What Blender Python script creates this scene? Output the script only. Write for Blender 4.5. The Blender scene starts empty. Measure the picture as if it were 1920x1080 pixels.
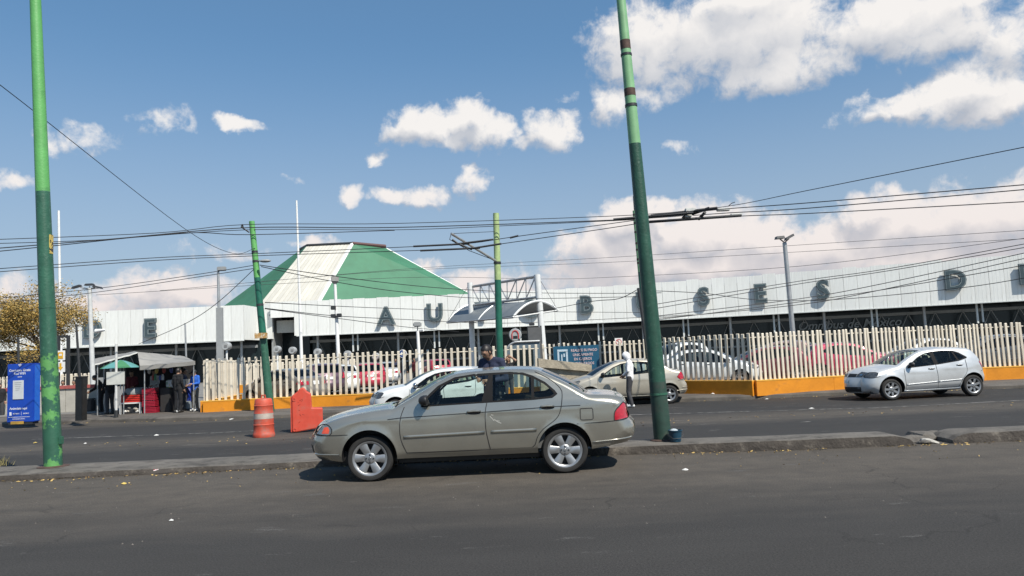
import bpy, bmesh, math, random
from mathutils import Vector, Matrix
from mathutils.geometry import delaunay_2d_cdt
random.seed(7)
R = math.radians
sc = bpy.context.scene
C = sc.collection

# ------------------------------------------------------------------ camera
F_PX, CAM_H = 1420.0, 1.62
PITCH, ROLL = math.atan(122/1420), R(2.5)
FW = Vector((0, math.cos(PITCH), math.sin(PITCH)))
_u = Vector((0, -math.sin(PITCH), math.cos(PITCH))); _r = Vector((1, 0, 0))
RT = math.cos(ROLL)*_r - math.sin(ROLL)*_u
UP = math.sin(ROLL)*_r + math.cos(ROLL)*_u
cam = bpy.data.objects.new('camera', bpy.data.cameras.new('camera'))
C.objects.link(cam)
cam.data.sensor_width = 36; cam.data.lens = 36*F_PX/1920
cam.data.clip_start = 0.05; cam.data.clip_end = 6000
m3 = Matrix((RT, UP, -FW)).transposed()
cam.matrix_world = Matrix.Translation((0, 0, CAM_H)) @ m3.to_4x4()
sc.camera = cam

def ray(px, py): return FW + (px-960)/F_PX*RT + (540-py)/F_PX*UP
def at(px, py, Y):                       # the point seen at a pixel, at distance Y up the street
    d = ray(px, py); t = Y/d.y; return Vector((d.x*t, Y, CAM_H + d.z*t))
def gnd(px, py, z):                      # the point of the ground seen at a pixel
    d = ray(px, py); t = (z-CAM_H)/d.z; return Vector((d.x*t, d.y*t, z))

# ------------------------------------------------------------------ sun, exposure
SUN = Vector((0.54, -0.66, 1.0)).normalized()          # towards the sun
sl = bpy.data.lights.new('sun', 'SUN'); sl.energy = 5.0; sl.angle = R(0.53); sl.color = (1, 0.945, 0.85)
so = bpy.data.objects.new('sun', sl); C.objects.link(so); so.location = (20, -20, 40)
so.rotation_euler = (-SUN).to_track_quat('-Z', 'Y').to_euler()
sc.view_settings.view_transform = 'Standard'
try: sc.view_settings.look = 'None'
except Exception: pass
sc.view_settings.exposure = 0.22; sc.view_settings.gamma = 1.0
sc.cycles.use_denoising = True
sc.cycles.max_bounces = 6; sc.cycles.diffuse_bounces = 3; sc.cycles.glossy_bounces = 3
sc.cycles.transmission_bounces = 6; sc.cycles.transparent_max_bounces = 16
sc.cycles.caustics_reflective = False; sc.cycles.caustics_refractive = False

# ------------------------------------------------------------------ world: sky and cumulus clouds
wd = bpy.data.worlds.new('World'); sc.world = wd; wd.use_nodes = True
nt = wd.node_tree; nt.nodes.clear(); L = nt.links.new
def wn(t, **kw):
    n = nt.nodes.new(t)
    for k, v in kw.items(): setattr(n, k, v)
    return n
def wmath(op, a, b=None, c=None, clamp=False, tree=None):
    n = (tree or nt).nodes.new('ShaderNodeMath'); n.operation = op; n.use_clamp = clamp
    lk = (tree or nt).links.new
    for i, v in enumerate((a, b, c)):
        if v is None: continue
        if isinstance(v, (int, float)): n.inputs[i].default_value = v
        else: lk(v, n.inputs[i])
    return n.outputs[0]
BLOBS = [  # px, py, half width, half height, strength
 (1205,85,95,70,1),(1175,45,60,35,.8),(1310,70,110,75,1),(1420,60,140,85,1.1),(1440,130,115,45,1),(1540,110,70,45,.8),(1400,10,130,50,1.1),
 (1690,35,160,60,1.1),(1760,60,110,45,1),(1600,60,70,45,.9),(1150,195,48,42,.8),(1215,178,48,32,.65),(1250,140,60,30,.6),
 (1895,70,60,50,.9),(1850,125,80,28,.7),(1720,195,110,25,1),(1815,175,110,40,1),(1890,195,90,34,1),(1650,188,55,16,.8),
 (790,232,66,40,1.15),(750,240,34,26,.8),(880,225,62,40,1.15),(920,250,58,36,1),(850,258,95,24,.9),(1030,242,56,42,1),(985,268,42,16,.7),(722,293,30,15,.8),
 (657,362,30,17,.75),(745,374,46,17,.8),(800,368,48,24,.85),(888,345,34,28,.9),
 (452,232,44,13,.85),(185,262,44,22,.55),(105,262,24,18,.6),(305,230,44,22,.45),(25,338,40,16,.7),(1060,172,22,9,.4),(1280,272,28,12,.4),(560,345,22,8,.4),
 (1180,420,70,48,1.25),(1232,400,30,26,1.1),(1300,440,120,55,1.2),(1150,470,110,55,1.1),(1420,455,100,50,1.15),(1300,500,330,50,1.1),(1560,470,150,55,1.1),
 (1650,395,62,34,1.1),(1730,425,140,52,1.15),(1840,415,120,60,1.15),(1700,490,260,60,1.05),(1900,400,60,60,1.1),
 (310,545,130,40,.9),(300,520,30,14,.9),(190,575,120,30,.85),(430,470,80,14,.5),(585,458,38,16,.9),(640,480,60,24,.6),(810,498,34,18,.75),
 (885,528,62,28,.85),(1000,545,120,26,.75),(1072,455,22,13,.8),(1085,535,30,12,.8),(1045,470,40,18,.5),(40,560,90,40,.6),
 (-260,300,150,40,.9),(-420,180,170,70,1),(-700,420,260,60,1),(2150,120,170,80,1),(2300,330,260,70,1.1),(2650,150,240,90,1),(400,-400,200,80,.9),(1300,-350,260,100,1),(2100,-300,220,80,1),(-500,-250,220,80,.9)]
def dir_to_ae(px, py):
    d = ray(px, py).normalized(); return math.atan2(d.x, d.y), math.asin(d.z)
grp = bpy.data.node_groups.new('cloud_field', 'ShaderNodeTree')
grp.interface.new_socket('P', in_out='INPUT', socket_type='NodeSocketVector')
grp.interface.new_socket('F', in_out='OUTPUT', socket_type='NodeSocketFloat')
gi = grp.nodes.new('NodeGroupInput'); go = grp.nodes.new('NodeGroupOutput'); GL = grp.links.new
acc = None
for (bx, by, rx, ry, k) in BLOBS:
    a, e = dir_to_ae(bx, by)
    s = 1/1420*1.18
    v1 = grp.nodes.new('ShaderNodeVectorMath'); v1.operation = 'MULTIPLY_ADD'
    v1.inputs[1].default_value = (1/(rx*s), 1/(ry*s), 0); v1.inputs[2].default_value = (-a/(rx*s), -e/(ry*s), 0)
    GL(gi.outputs[0], v1.inputs[0])
    v2 = grp.nodes.new('ShaderNodeVectorMath'); v2.operation = 'DOT_PRODUCT'
    GL(v1.outputs[0], v2.inputs[0]); GL(v1.outputs[0], v2.inputs[1])
    f = wmath('MULTIPLY_ADD', v2.outputs['Value'], -k*.9, k, tree=grp)
    acc = f if acc is None else wmath('SMOOTH_MAX', acc, f, 0.12, tree=grp)
GL(acc, go.inputs[0])
tc = wn('ShaderNodeTexCoord'); sx = wn('ShaderNodeSeparateXYZ'); L(tc.outputs['Generated'], sx.inputs[0])
az = wmath('ARCTAN2', sx.outputs[0], sx.outputs[1]); el = wmath('ARCSINE', sx.outputs[2])
cmb = wn('ShaderNodeCombineXYZ'); L(az, cmb.inputs[0]); L(el, cmb.inputs[1])
def wnoise(scale, detail, rough, dist=0):
    n = wn('ShaderNodeTexNoise'); n.inputs['Scale'].default_value = scale; n.inputs['Detail'].default_value = detail
    n.inputs['Roughness'].default_value = rough; n.inputs['Distortion'].default_value = dist
    L(tc.outputs['Generated'], n.inputs['Vector']); return n
nz = wnoise(17, 5, .55); nf = wnoise(42, 8, .62, .25); nw = wnoise(6, 4, .55)
vsub = wn('ShaderNodeVectorMath', operation='MULTIPLY_ADD'); L(nz.outputs['Color'], vsub.inputs[0])
vsub.inputs[1].default_value = (.085, .06, 0); vsub.inputs[2].default_value = (-.0425, -.03, 0)
vadd = wn('ShaderNodeVectorMath', operation='ADD'); L(cmb.outputs[0], vadd.inputs[0]); L(vsub.outputs[0], vadd.inputs[1])
def field(off):
    v = vadd.outputs[0]
    if off:
        o = wn('ShaderNodeVectorMath', operation='ADD'); L(v, o.inputs[0]); o.inputs[1].default_value = off; v = o.outputs[0]
    g = wn('ShaderNodeGroup'); g.node_tree = grp; L(v, g.inputs[0]); return g.outputs[0]
f0, f1 = field(None), field((.012, .022, 0))
fn = wmath('MULTIPLY_ADD', nf.outputs['Fac'], 1.75, -.90)
fsum = wmath('ADD', f0, fn)
dens = wn('ShaderNodeMapRange', interpolation_type='SMOOTHSTEP'); L(fsum, dens.inputs[0])
dens.inputs[1].default_value = .06; dens.inputs[2].default_value = .84; dens.inputs[3].default_value = 0; dens.inputs[4].default_value = .93
slope = wmath('SUBTRACT', f0, f1)
sh = wmath('MULTIPLY_ADD', slope, 1.6, .58)
sh2 = wmath('MULTIPLY_ADD', nf.outputs['Fac'], .55, -.27)
shade = wmath('ADD', sh, sh2, clamp=True)
lowf = wn('ShaderNodeMapRange'); L(el, lowf.inputs[0]); lowf.inputs[1].default_value = .04; lowf.inputs[2].default_value = .27
cr = wn('ShaderNodeMix', data_type='RGBA'); L(shade, cr.inputs['Factor'])
cr.inputs['A'].default_value = (.48, .51, .57, 1); cr.inputs['B'].default_value = (.95, .91, .87, 1)
warm = wn('ShaderNodeMix', data_type='RGBA', blend_type='MULTIPLY'); warm.inputs['Factor'].default_value = 1
wc = wn('ShaderNodeMix', data_type='RGBA'); L(lowf.outputs[0], wc.inputs['Factor'])
wc.inputs['A'].default_value = (.93, .86, .86, 1); wc.inputs['B'].default_value = (1, 1, 1, 1)
L(cr.outputs['Result'], warm.inputs['A']); L(wc.outputs['Result'], warm.inputs['B'])
sky = wn('ShaderNodeTexSky', sky_type='NISHITA'); sky.sun_disc = False
sky.sun_elevation = math.asin(SUN.z); sky.sun_rotation = math.atan2(SUN.x, SUN.y)
sky.altitude = 2200; sky.air_density = 1.15; sky.dust_density = 2.4; sky.ozone_density = 1.6
SKY_STRENGTH = 0.135
gm = wn('ShaderNodeGamma'); L(sky.outputs[0], gm.inputs[0]); gm.inputs[1].default_value = .62      # gamma flattens the sky's brightness range before it is tinted
tn = wn('ShaderNodeMix', data_type='RGBA', blend_type='MULTIPLY'); tn.inputs['Factor'].default_value = 1; L(gm.outputs[0], tn.inputs['A']); tn.inputs['B'].default_value = (.75, 1.16, 1.47, 1)
hz = wn('ShaderNodeMapRange', interpolation_type='SMOOTHSTEP'); L(el, hz.inputs[0]); hz.inputs[1].default_value = .02; hz.inputs[2].default_value = .42; hz.inputs[3].default_value = .66; hz.inputs[4].default_value = 0
hm = wn('ShaderNodeMix', data_type='RGBA'); L(hz.outputs[0], hm.inputs['Factor']); L(tn.outputs['Result'], hm.inputs['A']); hm.inputs['B'].default_value = (3.0, 3.3, 3.65, 1)     # pale haze low over the city
bg1 = wn('ShaderNodeBackground'); L(hm.outputs['Result'], bg1.inputs[0]); bg1.inputs[1].default_value = SKY_STRENGTH
bg2 = wn('ShaderNodeBackground'); L(warm.outputs['Result'], bg2.inputs[0]); bg2.inputs[1].default_value = 0.88
mx = wn('ShaderNodeMixShader'); L(dens.outputs[0], mx.inputs[0]); L(bg1.outputs[0], mx.inputs[1]); L(bg2.outputs[0], mx.inputs[2])
wo = wn('ShaderNodeOutputWorld'); L(mx.outputs[0], wo.inputs[0])
wd.cycles.sampling_method = 'MANUAL'; wd.cycles.sample_map_resolution = 512

# ------------------------------------------------------------------ materials
MATS = {}
def mat(name, col, rough=.6, metal=0, var=.12, scale=6, bump=0, bscale=60, coat=0, spec=.5, col2=None, c2=(.5,.6), s2=3, alpha=1, stretch=None, objrand=0):
    """Principled with a noisy base colour; col2 adds stains of a second colour where a noise passes c2."""
    if name in MATS: return MATS[name]
    m = bpy.data.materials.new(name); m.use_nodes = True; t = m.node_tree; b = t.nodes['Principled BSDF']
    b.inputs['Roughness'].default_value = rough; b.inputs['Metallic'].default_value = metal
    b.inputs['Coat Weight'].default_value = coat; b.inputs['Coat Roughness'].default_value = .05
    b.inputs['Specular IOR Level'].default_value = spec
    co = t.nodes.new('ShaderNodeTexCoord'); vec = co.outputs['Object']
    if stretch:
        mp = t.nodes.new('ShaderNodeMapping'); mp.inputs['Scale'].default_value = stretch; t.links.new(vec, mp.inputs[0]); vec = mp.outputs[0]
    n = t.nodes.new('ShaderNodeTexNoise'); n.inputs['Scale'].default_value = scale; n.inputs['Detail'].default_value = 6; n.inputs['Roughness'].default_value = .6
    t.links.new(vec, n.inputs['Vector'])
    mr = t.nodes.new('ShaderNodeMapRange'); t.links.new(n.outputs['Fac'], mr.inputs[0])
    mr.inputs[1].default_value = .3; mr.inputs[2].default_value = .7; mr.inputs[3].default_value = 1-var; mr.inputs[4].default_value = 1+var
    mxn = t.nodes.new('ShaderNodeMix'); mxn.data_type = 'RGBA'; mxn.blend_type = 'MULTIPLY'; mxn.inputs['Factor'].default_value = 1
    t.links.new(mr.outputs[0], mxn.inputs['B'])
    src = None
    if col2:
        n2 = t.nodes.new('ShaderNodeTexNoise'); n2.inputs['Scale'].default_value = s2; n2.inputs['Detail'].default_value = 8; n2.inputs['Roughness'].default_value = .65
        t.links.new(vec, n2.inputs['Vector'])
        r2 = t.nodes.new('ShaderNodeMapRange'); t.links.new(n2.outputs['Fac'], r2.inputs[0]); r2.inputs[1].default_value = c2[0]; r2.inputs[2].default_value = c2[1]
        m2 = t.nodes.new('ShaderNodeMix'); m2.data_type = 'RGBA'; t.links.new(r2.outputs[0], m2.inputs['Factor'])
        m2.inputs['A'].default_value = (*col, 1); m2.inputs['B'].default_value = (*col2, 1); t.links.new(m2.outputs['Result'], mxn.inputs['A'])
    else: mxn.inputs['A'].default_value = (*col, 1)
    if objrand:                             # each piece a little lighter or darker than the next
        oi = t.nodes.new('ShaderNodeObjectInfo'); ro = t.nodes.new('ShaderNodeMapRange'); t.links.new(oi.outputs['Random'], ro.inputs[0]); ro.inputs[3].default_value = 1-objrand; ro.inputs[4].default_value = 1+objrand*.5
        mo = t.nodes.new('ShaderNodeMath'); mo.operation = 'MULTIPLY'; t.links.new(mr.outputs[0], mo.inputs[0]); t.links.new(ro.outputs[0], mo.inputs[1]); t.links.new(mo.outputs[0], mxn.inputs['B'])
    t.links.new(mxn.outputs['Result'], b.inputs['Base Color'])
    if bump:
        nb = t.nodes.new('ShaderNodeTexNoise'); nb.inputs['Scale'].default_value = bscale; nb.inputs['Detail'].default_value = 4
        t.links.new(vec, nb.inputs['Vector'])
        bp = t.nodes.new('ShaderNodeBump'); bp.inputs['Strength'].default_value = bump; bp.inputs['Distance'].default_value = .02
        t.links.new(nb.outputs['Fac'], bp.inputs['Height']); t.links.new(bp.outputs[0], b.inputs['Normal'])
    MATS[name] = m; return m
def glass(name, tint, refl=1.0):
    if name in MATS: return MATS[name]
    m = bpy.data.materials.new(name); m.use_nodes = True; t = m.node_tree; t.nodes.clear()
    tr = t.nodes.new('ShaderNodeBsdfTransparent'); tr.inputs[0].default_value = (*tint, 1)
    gl = t.nodes.new('ShaderNodeBsdfGlossy'); gl.inputs['Roughness'].default_value = .02
    fr = t.nodes.new('ShaderNodeFresnel'); fr.inputs[0].default_value = 1.5
    k = t.nodes.new('ShaderNodeMath'); k.operation = 'MULTIPLY'; k.inputs[1].default_value = refl; t.links.new(fr.outputs[0], k.inputs[0])
    mx = t.nodes.new('ShaderNodeMixShader'); t.links.new(k.outputs[0], mx.inputs[0]); t.links.new(tr.outputs[0], mx.inputs[1]); t.links.new(gl.outputs[0], mx.inputs[2])
    o = t.nodes.new('ShaderNodeOutputMaterial'); t.links.new(mx.outputs[0], o.inputs[0]); MATS[name] = m; return m

BLACK = mat('black_plastic', (.016, .016, .017), .5, var=.15)
RUBBER = mat('tyre_rubber', (.022, .021, .02), .85, var=.25, scale=9)
CHROME = mat('bright_metal', (.62, .63, .64), .22, 1)
STEEL = mat('galvanised_steel', (.42, .43, .43), .45, .55, var=.15, scale=4)
WHITE = mat('white_paint', (.76, .76, .74), .5, var=.06)
DARKM = mat('dark_metal', (.045, .047, .05), .5, .3)
GREYP = mat('grey_paint', (.30, .31, .31), .5, var=.1)

# ------------------------------------------------------------------ mesh helpers
def link_mesh(name, verts, faces, m, parent=None, smooth=False, normals=None, loc=None):
    me = bpy.data.meshes.new(name); me.from_pydata([tuple(v) for v in verts], [], [tuple(f) for f in faces]); me.update()
    for mm in (m if isinstance(m, (list, tuple)) else [m]): me.materials.append(mm)
    if smooth or normals: me.polygons.foreach_set('use_smooth', [True]*len(me.polygons))
    if normals:
        try: me.normals_split_custom_set_from_vertices([tuple(n) for n in normals])
        except Exception: pass
    o = bpy.data.objects.new(name, me); C.objects.link(o)
    if parent: o.parent = parent
    if loc is not None: o.location = loc
    return o
def tag(o, label=None, cat=None, group=None, kind=None):
    for k, v in (('label', label), ('category', cat), ('group', group), ('kind', kind)):
        if v: o[k] = v
    return o
def thing(name, label, cat, loc=(0, 0, 0), rz=0, group=None):
    o = bpy.data.objects.new(name, None); C.objects.link(o); o.location = loc; o.rotation_euler = (0, 0, rz); o.empty_display_size = .1
    return tag(o, label, cat, group)
class MB:
    """Collects shapes; build() links them as one mesh object. off is subtracted, so a shape may be given in world metres."""
    def __init__(s, off=(0, 0, 0)): s.v = []; s.f = []; s.off = Vector(off)
    def add(s, vs, fs):
        n = len(s.v); s.v += [Vector(v)-s.off for v in vs]; s.f += [tuple(i+n for i in f) for f in fs]; return s
    def box(s, x0, x1, y0, y1, z0, z1):
        return s.add([(x0,y0,z0),(x1,y0,z0),(x1,y1,z0),(x0,y1,z0),(x0,y0,z1),(x1,y0,z1),(x1,y1,z1),(x0,y1,z1)],
                     [(0,3,2,1),(4,5,6,7),(0,1,5,4),(1,2,6,5),(2,3,7,6),(3,0,4,7)])
    def bbox(s, x0, x1, y0, y1, z0, z1, b=.02):
        bm = bmesh.new(); bmesh.ops.create_cube(bm, size=1)
        for v in bm.verts: v.co = Vector((x0+(v.co.x+.5)*(x1-x0), y0+(v.co.y+.5)*(y1-y0), z0+(v.co.z+.5)*(z1-z0)))
        bmesh.ops.bevel(bm, geom=bm.edges[:], offset=b, segments=2, affect='EDGES')
        bm.verts.index_update(); s.add([v.co for v in bm.verts], [[v.index for v in f.verts] for f in bm.faces]); bm.free(); return s
    def tube(s, pts, r, n=8, cap=True):
        pts = [Vector(p) for p in pts]; rs = r if isinstance(r, (list, tuple)) else [r]*len(pts)
        vs = []; fs = []; k = len(pts); ref = None
        for i, p in enumerate(pts):
            t = (pts[min(i+1, k-1)]-pts[max(i-1, 0)]).normalized()
            if ref is None: ref = Vector((0, 0, 1)) if abs(t.z) < .9 else Vector((1, 0, 0))
            a = t.cross(ref).normalized(); b = t.cross(a).normalized()
            if i: 
                a = (pa - t*pa.dot(t)).normalized(); b = t.cross(a).normalized()
            pa = a
            for j in range(n):
                w = 2*math.pi*j/n; vs.append(p + rs[i]*(math.cos(w)*a + math.sin(w)*b))
        for i in range(k-1):
            for j in range(n): fs.append((i*n+j, i*n+(j+1) % n, (i+1)*n+(j+1) % n, (i+1)*n+j))
        if cap: fs.append(tuple(range(n))[::-1]); fs.append(tuple(range((k-1)*n, k*n)))
        return s.add(vs, fs)
    def lathe(s, prof, n=24, axis='z', c=(0, 0, 0), closed=False, caps=True):
        vs = []; fs = []; k = len(prof); c = Vector(c)
        for (r, h) in prof:
            for j in range(n):
                w = 2*math.pi*j/n; u, q = r*math.cos(w), r*math.sin(w)
                vs.append(c + (Vector((u, q, h)) if axis == 'z' else Vector((u, h, q)) if axis == 'y' else Vector((h, u, q))))
        for i in range(k-1 if not closed else k):
            for j in range(n): 
                i2 = (i+1) % k; fs.append((i*n+j, i*n+(j+1) % n, i2*n+(j+1) % n, i2*n+j))
        if not closed and caps:
            if prof[0][0] > 1e-6: fs.append(tuple(range(n))[::-1])
            if prof[-1][0] > 1e-6: fs.append(tuple(range((k-1)*n, k*n)))
        return s.add(vs, fs)
    def prism(s, poly, y0, y1, plane='xz'):
        k = len(poly)
        f = (lambda a, b, y: (a, y, b)) if plane == 'xz' else (lambda a, b, y: (a, b, y)) if plane == 'xy' else (lambda a, b, y: (y, a, b))
        vs = [f(a, b, y0) for a, b in poly] + [f(a, b, y1) for a, b in poly]
        return s.add(vs, [tuple(range(k)), tuple(range(2*k-1, k-1, -1))] + [(i, i+k, (i+1) % k+k, (i+1) % k) for i in range(k)])
    def sphere(s, c, r, n=12, m=8, sc_=(1, 1, 1)):
        prof = [(max(1e-4, math.sin(math.pi*i/m)), -math.cos(math.pi*i/m)) for i in range(m+1)]
        t = MB(); t.lathe(prof, n); c = Vector(c)
        return s.add([c + Vector((v.x*r*sc_[0], v.y*r*sc_[1], v.z*r*sc_[2])) for v in t.v], t.f)
    def quad(s, a, b, c, d): return s.add([a, b, c, d], [(0, 1, 2, 3)])
    def build(s, name, m, parent=None, smooth=False, fix=True):
        o = link_mesh(name, s.v, s.f, m, parent, False)
        if fix:
            bm = bmesh.new(); bm.from_mesh(o.data); bmesh.ops.recalc_face_normals(bm, faces=bm.faces[:]); bm.to_mesh(o.data); bm.free()
        if smooth: smooth_by_angle(o, smooth if smooth is not True else 40)
        return o
def smooth_by_angle(o, deg):
    me = o.data; me.polygons.foreach_set('use_smooth', [True]*len(me.polygons))
    try: me.set_sharp_from_angle(angle=R(deg))
    except Exception: pass
def text_mesh(body, size, depth=.002, bold=0.0, shear=0, space=1.0, align='CENTER'):
    cu = bpy.data.curves.new('txt', 'FONT'); cu.body = body; cu.size = size; cu.extrude = depth; cu.offset = bold*size; cu.shear = shear
    cu.space_character = space; cu.align_x = align; cu.align_y = 'CENTER'; cu.resolution_u = 3
    o = bpy.data.objects.new('txt', cu); C.objects.link(o)
    dg = bpy.context.evaluated_depsgraph_get(); me = bpy.data.meshes.new_from_object(o.evaluated_get(dg))
    vs = [v.co.copy() for v in me.vertices]; fs = [tuple(p.vertices) for p in me.polygons]
    bpy.data.objects.remove(o); bpy.data.meshes.remove(me); bpy.data.curves.remove(cu)
    return vs, fs
def text_obj(name, body, size, m, parent, loc, rz=0, depth=.002, bold=0.0, shear=0, space=1.0, align='CENTER', sx=1):
    """flat lettering that stands upright and faces -Y (before rz)"""
    vs, fs = text_mesh(body, size, depth, bold, shear, space, align)
    M = Matrix.Rotation(rz, 3, 'Z')
    return link_mesh(name, [M @ Vector((v.x*sx, -v.z, v.y)) + Vector(loc) for v in vs], fs, m, parent)
def copy_tree(o, parent=None, link=True):
    c = o.copy(); C.objects.link(c); c.parent = parent
    for ch in o.children: copy_tree(ch, c)
    return c
def cat_rom(P, step):
    """Catmull-Rom through tuples, about one point each step of the first two coordinates"""
    out = []; n = len(P)
    for i in range(n-1):
        p0, p1, p2, p3 = P[max(i-1, 0)], P[i], P[i+1], P[min(i+2, n-1)]
        k = max(1, int(math.hypot(p2[0]-p1[0], p2[1]-p1[1])/step+.5))
        for j in range(k):
            t = j/k
            out.append(tuple(.5*((2*b)+(-a+c)*t+(2*a-5*b+4*c-d)*t*t+(-a+3*b-3*c+d)*t**3) for a, b, c, d in zip(p0, p1, p2, p3)))
    out.append(tuple(P[-1])); return out
def inside(p, poly):
    x, y = p; r = False; j = len(poly)-1
    for i in range(len(poly)):
        xi, yi = poly[i]; xj, yj = poly[j]
        if (yi > y) != (yj > y) and x < (xj-xi)*(y-yi)/(yj-yi)+xi: r = not r
        j = i
    return r
# ================================================================== THE SETTING
ZF, ZS = -0.25, -0.10                    # far carriageway, far pavement
def lerp_tab(tab, x):
    if x <= tab[0][0]: return tab[0][1]
    for (a, b), (c, d) in zip(tab, tab[1:]):
        if x <= c: return b+(d-b)*(x-a)/(c-a)
    return tab[-1][1]

def road_mat(name, base, dust, ydust, patch=None, fine=.35):
    """asphalt; dust that has gathered within the y range ydust of the sheet, streaked along the traffic"""
    m = bpy.data.materials.new(name); m.use_nodes = True; t = m.node_tree; b = t.nodes['Principled BSDF']; lk = t.links.new
    def node(ty, **kw):
        n = t.nodes.new(ty)
        for k, v in kw.items(): setattr(n, k, v)
        return n
    def noise(vec, s, d=6, r=.6):
        n = node('ShaderNodeTexNoise'); n.inputs['Scale'].default_value = s; n.inputs['Detail'].default_value = d; n.inputs['Roughness'].default_value = r; lk(vec, n.inputs['Vector']); return n.outputs['Fac']
    def rng(v, a, c, lo, hi):
        n = node('ShaderNodeMapRange'); lk(v, n.inputs[0]); n.inputs[1].default_value = a; n.inputs[2].default_value = c; n.inputs[3].default_value = lo; n.inputs[4].default_value = hi; return n.outputs[0]
    def mth(op, a, c):
        n = node('ShaderNodeMath', operation=op)
        for i, v in enumerate((a, c)):
            if isinstance(v, (int, float)): n.inputs[i].default_value = v
            else: lk(v, n.inputs[i])
        return n.outputs[0]
    co = node('ShaderNodeTexCoord'); P = co.outputs['Object']
    mp = node('ShaderNodeMapping'); mp.inputs['Scale'].default_value = (.40, 1.4, 1); lk(P, mp.inputs[0]); S = mp.outputs[0]
    sep = node('ShaderNodeSeparateXYZ'); lk(P, sep.inputs[0])
    big = noise(S, .9, 8, .65); grain = noise(P, 55, 3, .7); mid = noise(P, 3.5, 6, .6)
    yy = mth('ADD', sep.outputs[1], mth('MULTIPLY', mth('SUBTRACT', big, .5), 3.0))
    d = None
    for (a, c, e, f) in ydust:          # rises a..c, falls e..f
        k = mth('MULTIPLY', rng(yy, a, c, 0, 1), rng(yy, e, f, 1, 0)); d = k if d is None else mth('MAXIMUM', d, k)
    d = mth('MULTIPLY', d, rng(mid, .25, .6, .55, 1))
    mix = node('ShaderNodeMix', data_type='RGBA'); lk(d, mix.inputs['Factor']); mix.inputs['A'].default_value = (*base, 1); mix.inputs['B'].default_value = (*dust, 1)
    col = mix.outputs['Result']
    if patch:                            # scraps of worn paint and patched spots
        v = noise(S, 2.3, 7, .72); pm = mth('MULTIPLY', rng(v, patch[0], patch[0]+.03, 0, 1), rng(grain, .38, .55, .1, .55))
        m2 = node('ShaderNodeMix', data_type='RGBA'); lk(pm, m2.inputs['Factor']); lk(col, m2.inputs['A']); m2.inputs['B'].default_value = (*patch[1], 1); col = m2.outputs['Result']
    v = noise(S, 1.9, 9, .7); dk = mth('MULTIPLY', rng(v, .58, .66, 0, .38), d)     # oil and tar marks, mostly where cars stand
    m3_ = node('ShaderNodeMix', data_type='RGBA'); lk(dk, m3_.inputs['Factor']); lk(col, m3_.inputs['A']); m3_.inputs['B'].default_value = (.02, .019, .018, 1); col = m3_.outputs['Result']
    wv = node('ShaderNodeTexVoronoi', feature='DISTANCE_TO_EDGE'); wv.inputs['Scale'].default_value = .42
    wp = node('ShaderNodeVectorMath', operation='MULTIPLY_ADD'); nn = node('ShaderNodeTexNoise'); nn.inputs['Scale'].default_value = 1.6; nn.inputs['Detail'].default_value = 6; lk(P, nn.inputs['Vector']); lk(nn.outputs['Color'], wp.inputs[0]); wp.inputs[1].default_value = (1.1, 1.1, 0); lk(P, wp.inputs[2]); lk(wp.outputs[0], wv.inputs['Vector'])
    ck = mth('MULTIPLY', rng(wv.outputs['Distance'], .003, .010, .40, 0), rng(noise(P, .35, 3), .5, .6, 0, 1))    # cracks, here and there
    m5 = node('ShaderNodeMix', data_type='RGBA'); lk(ck, m5.inputs['Factor']); lk(col, m5.inputs['A']); m5.inputs['B'].default_value = (.012, .011, .010, 1); col = m5.outputs['Result']
    spots = mth('MULTIPLY', rng(noise(P, 9, 2, .5), .70, .74, 0, .5), rng(mid, .45, .6, 0, 1))                        # trodden gum and oil drips
    m6 = node('ShaderNodeMix', data_type='RGBA'); lk(spots, m6.inputs['Factor']); lk(col, m6.inputs['A']); m6.inputs['B'].default_value = (.018, .017, .016, 1); col = m6.outputs['Result']
    br = mth('MULTIPLY', rng(grain, .3, .7, 1-fine, 1+fine), rng(big, .3, .7, .88, 1.12))
    m4 = node('ShaderNodeMix', data_type='RGBA', blend_type='MULTIPLY'); m4.inputs['Factor'].default_value = 1; lk(col, m4.inputs['A']); lk(br, m4.inputs['B'])
    lk(m4.outputs['Result'], b.inputs['Base Color']); b.inputs['Roughness'].default_value = .88; b.inputs['Specular IOR Level'].default_value = .3
    bp = node('ShaderNodeBump'); bp.inputs['Strength'].default_value = .35; bp.inputs['Distance'].default_value = .01; lk(grain, bp.inputs['Height']); lk(bp.outputs[0], b.inputs['Normal'])
    return m
A_NEAR = road_mat('asphalt_near_road', (.040, .0375, .035), (.088, .076, .063), [(7.0, 9.8, 13.5, 14)], (.622, (.115, .11, .105)), .42)
A_FAR = road_mat('asphalt_far_road', (.035, .0335, .032), (.082, .072, .061), [(17.8, 19.2, 19.6, 21.2), (25.2, 26.6, 30, 31)], (.62, (.16, .15, .14)), .3)
CONC_D = mat('dusty_concrete', (.125, .113, .098), .9, var=.3, scale=2.2, bump=.7, bscale=22, col2=(.06, .053, .046), c2=(.5, .66), s2=3.5)
KFACE = mat('dirty_shaded_kerb_face', (.06, .051, .043), .95, var=.35, scale=5, bump=.9, bscale=26, col2=(.11, .097, .08), c2=(.55, .68), s2=5)  # dirt, with the face's grazing-sun shade added into the colour
PAVE = mat('pavement_concrete', (.105, .093, .08), .9, var=.25, scale=1.3, bump=.4, bscale=18, col2=(.055, .05, .045), c2=(.5, .68), s2=.8)
LOT = mat('car_park_asphalt', (.19, .183, .17), .9, var=.2, scale=.6, bump=.3, bscale=30)
EARTH = mat('earth', (.13, .115, .09), .95, var=.25, scale=.05)

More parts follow.
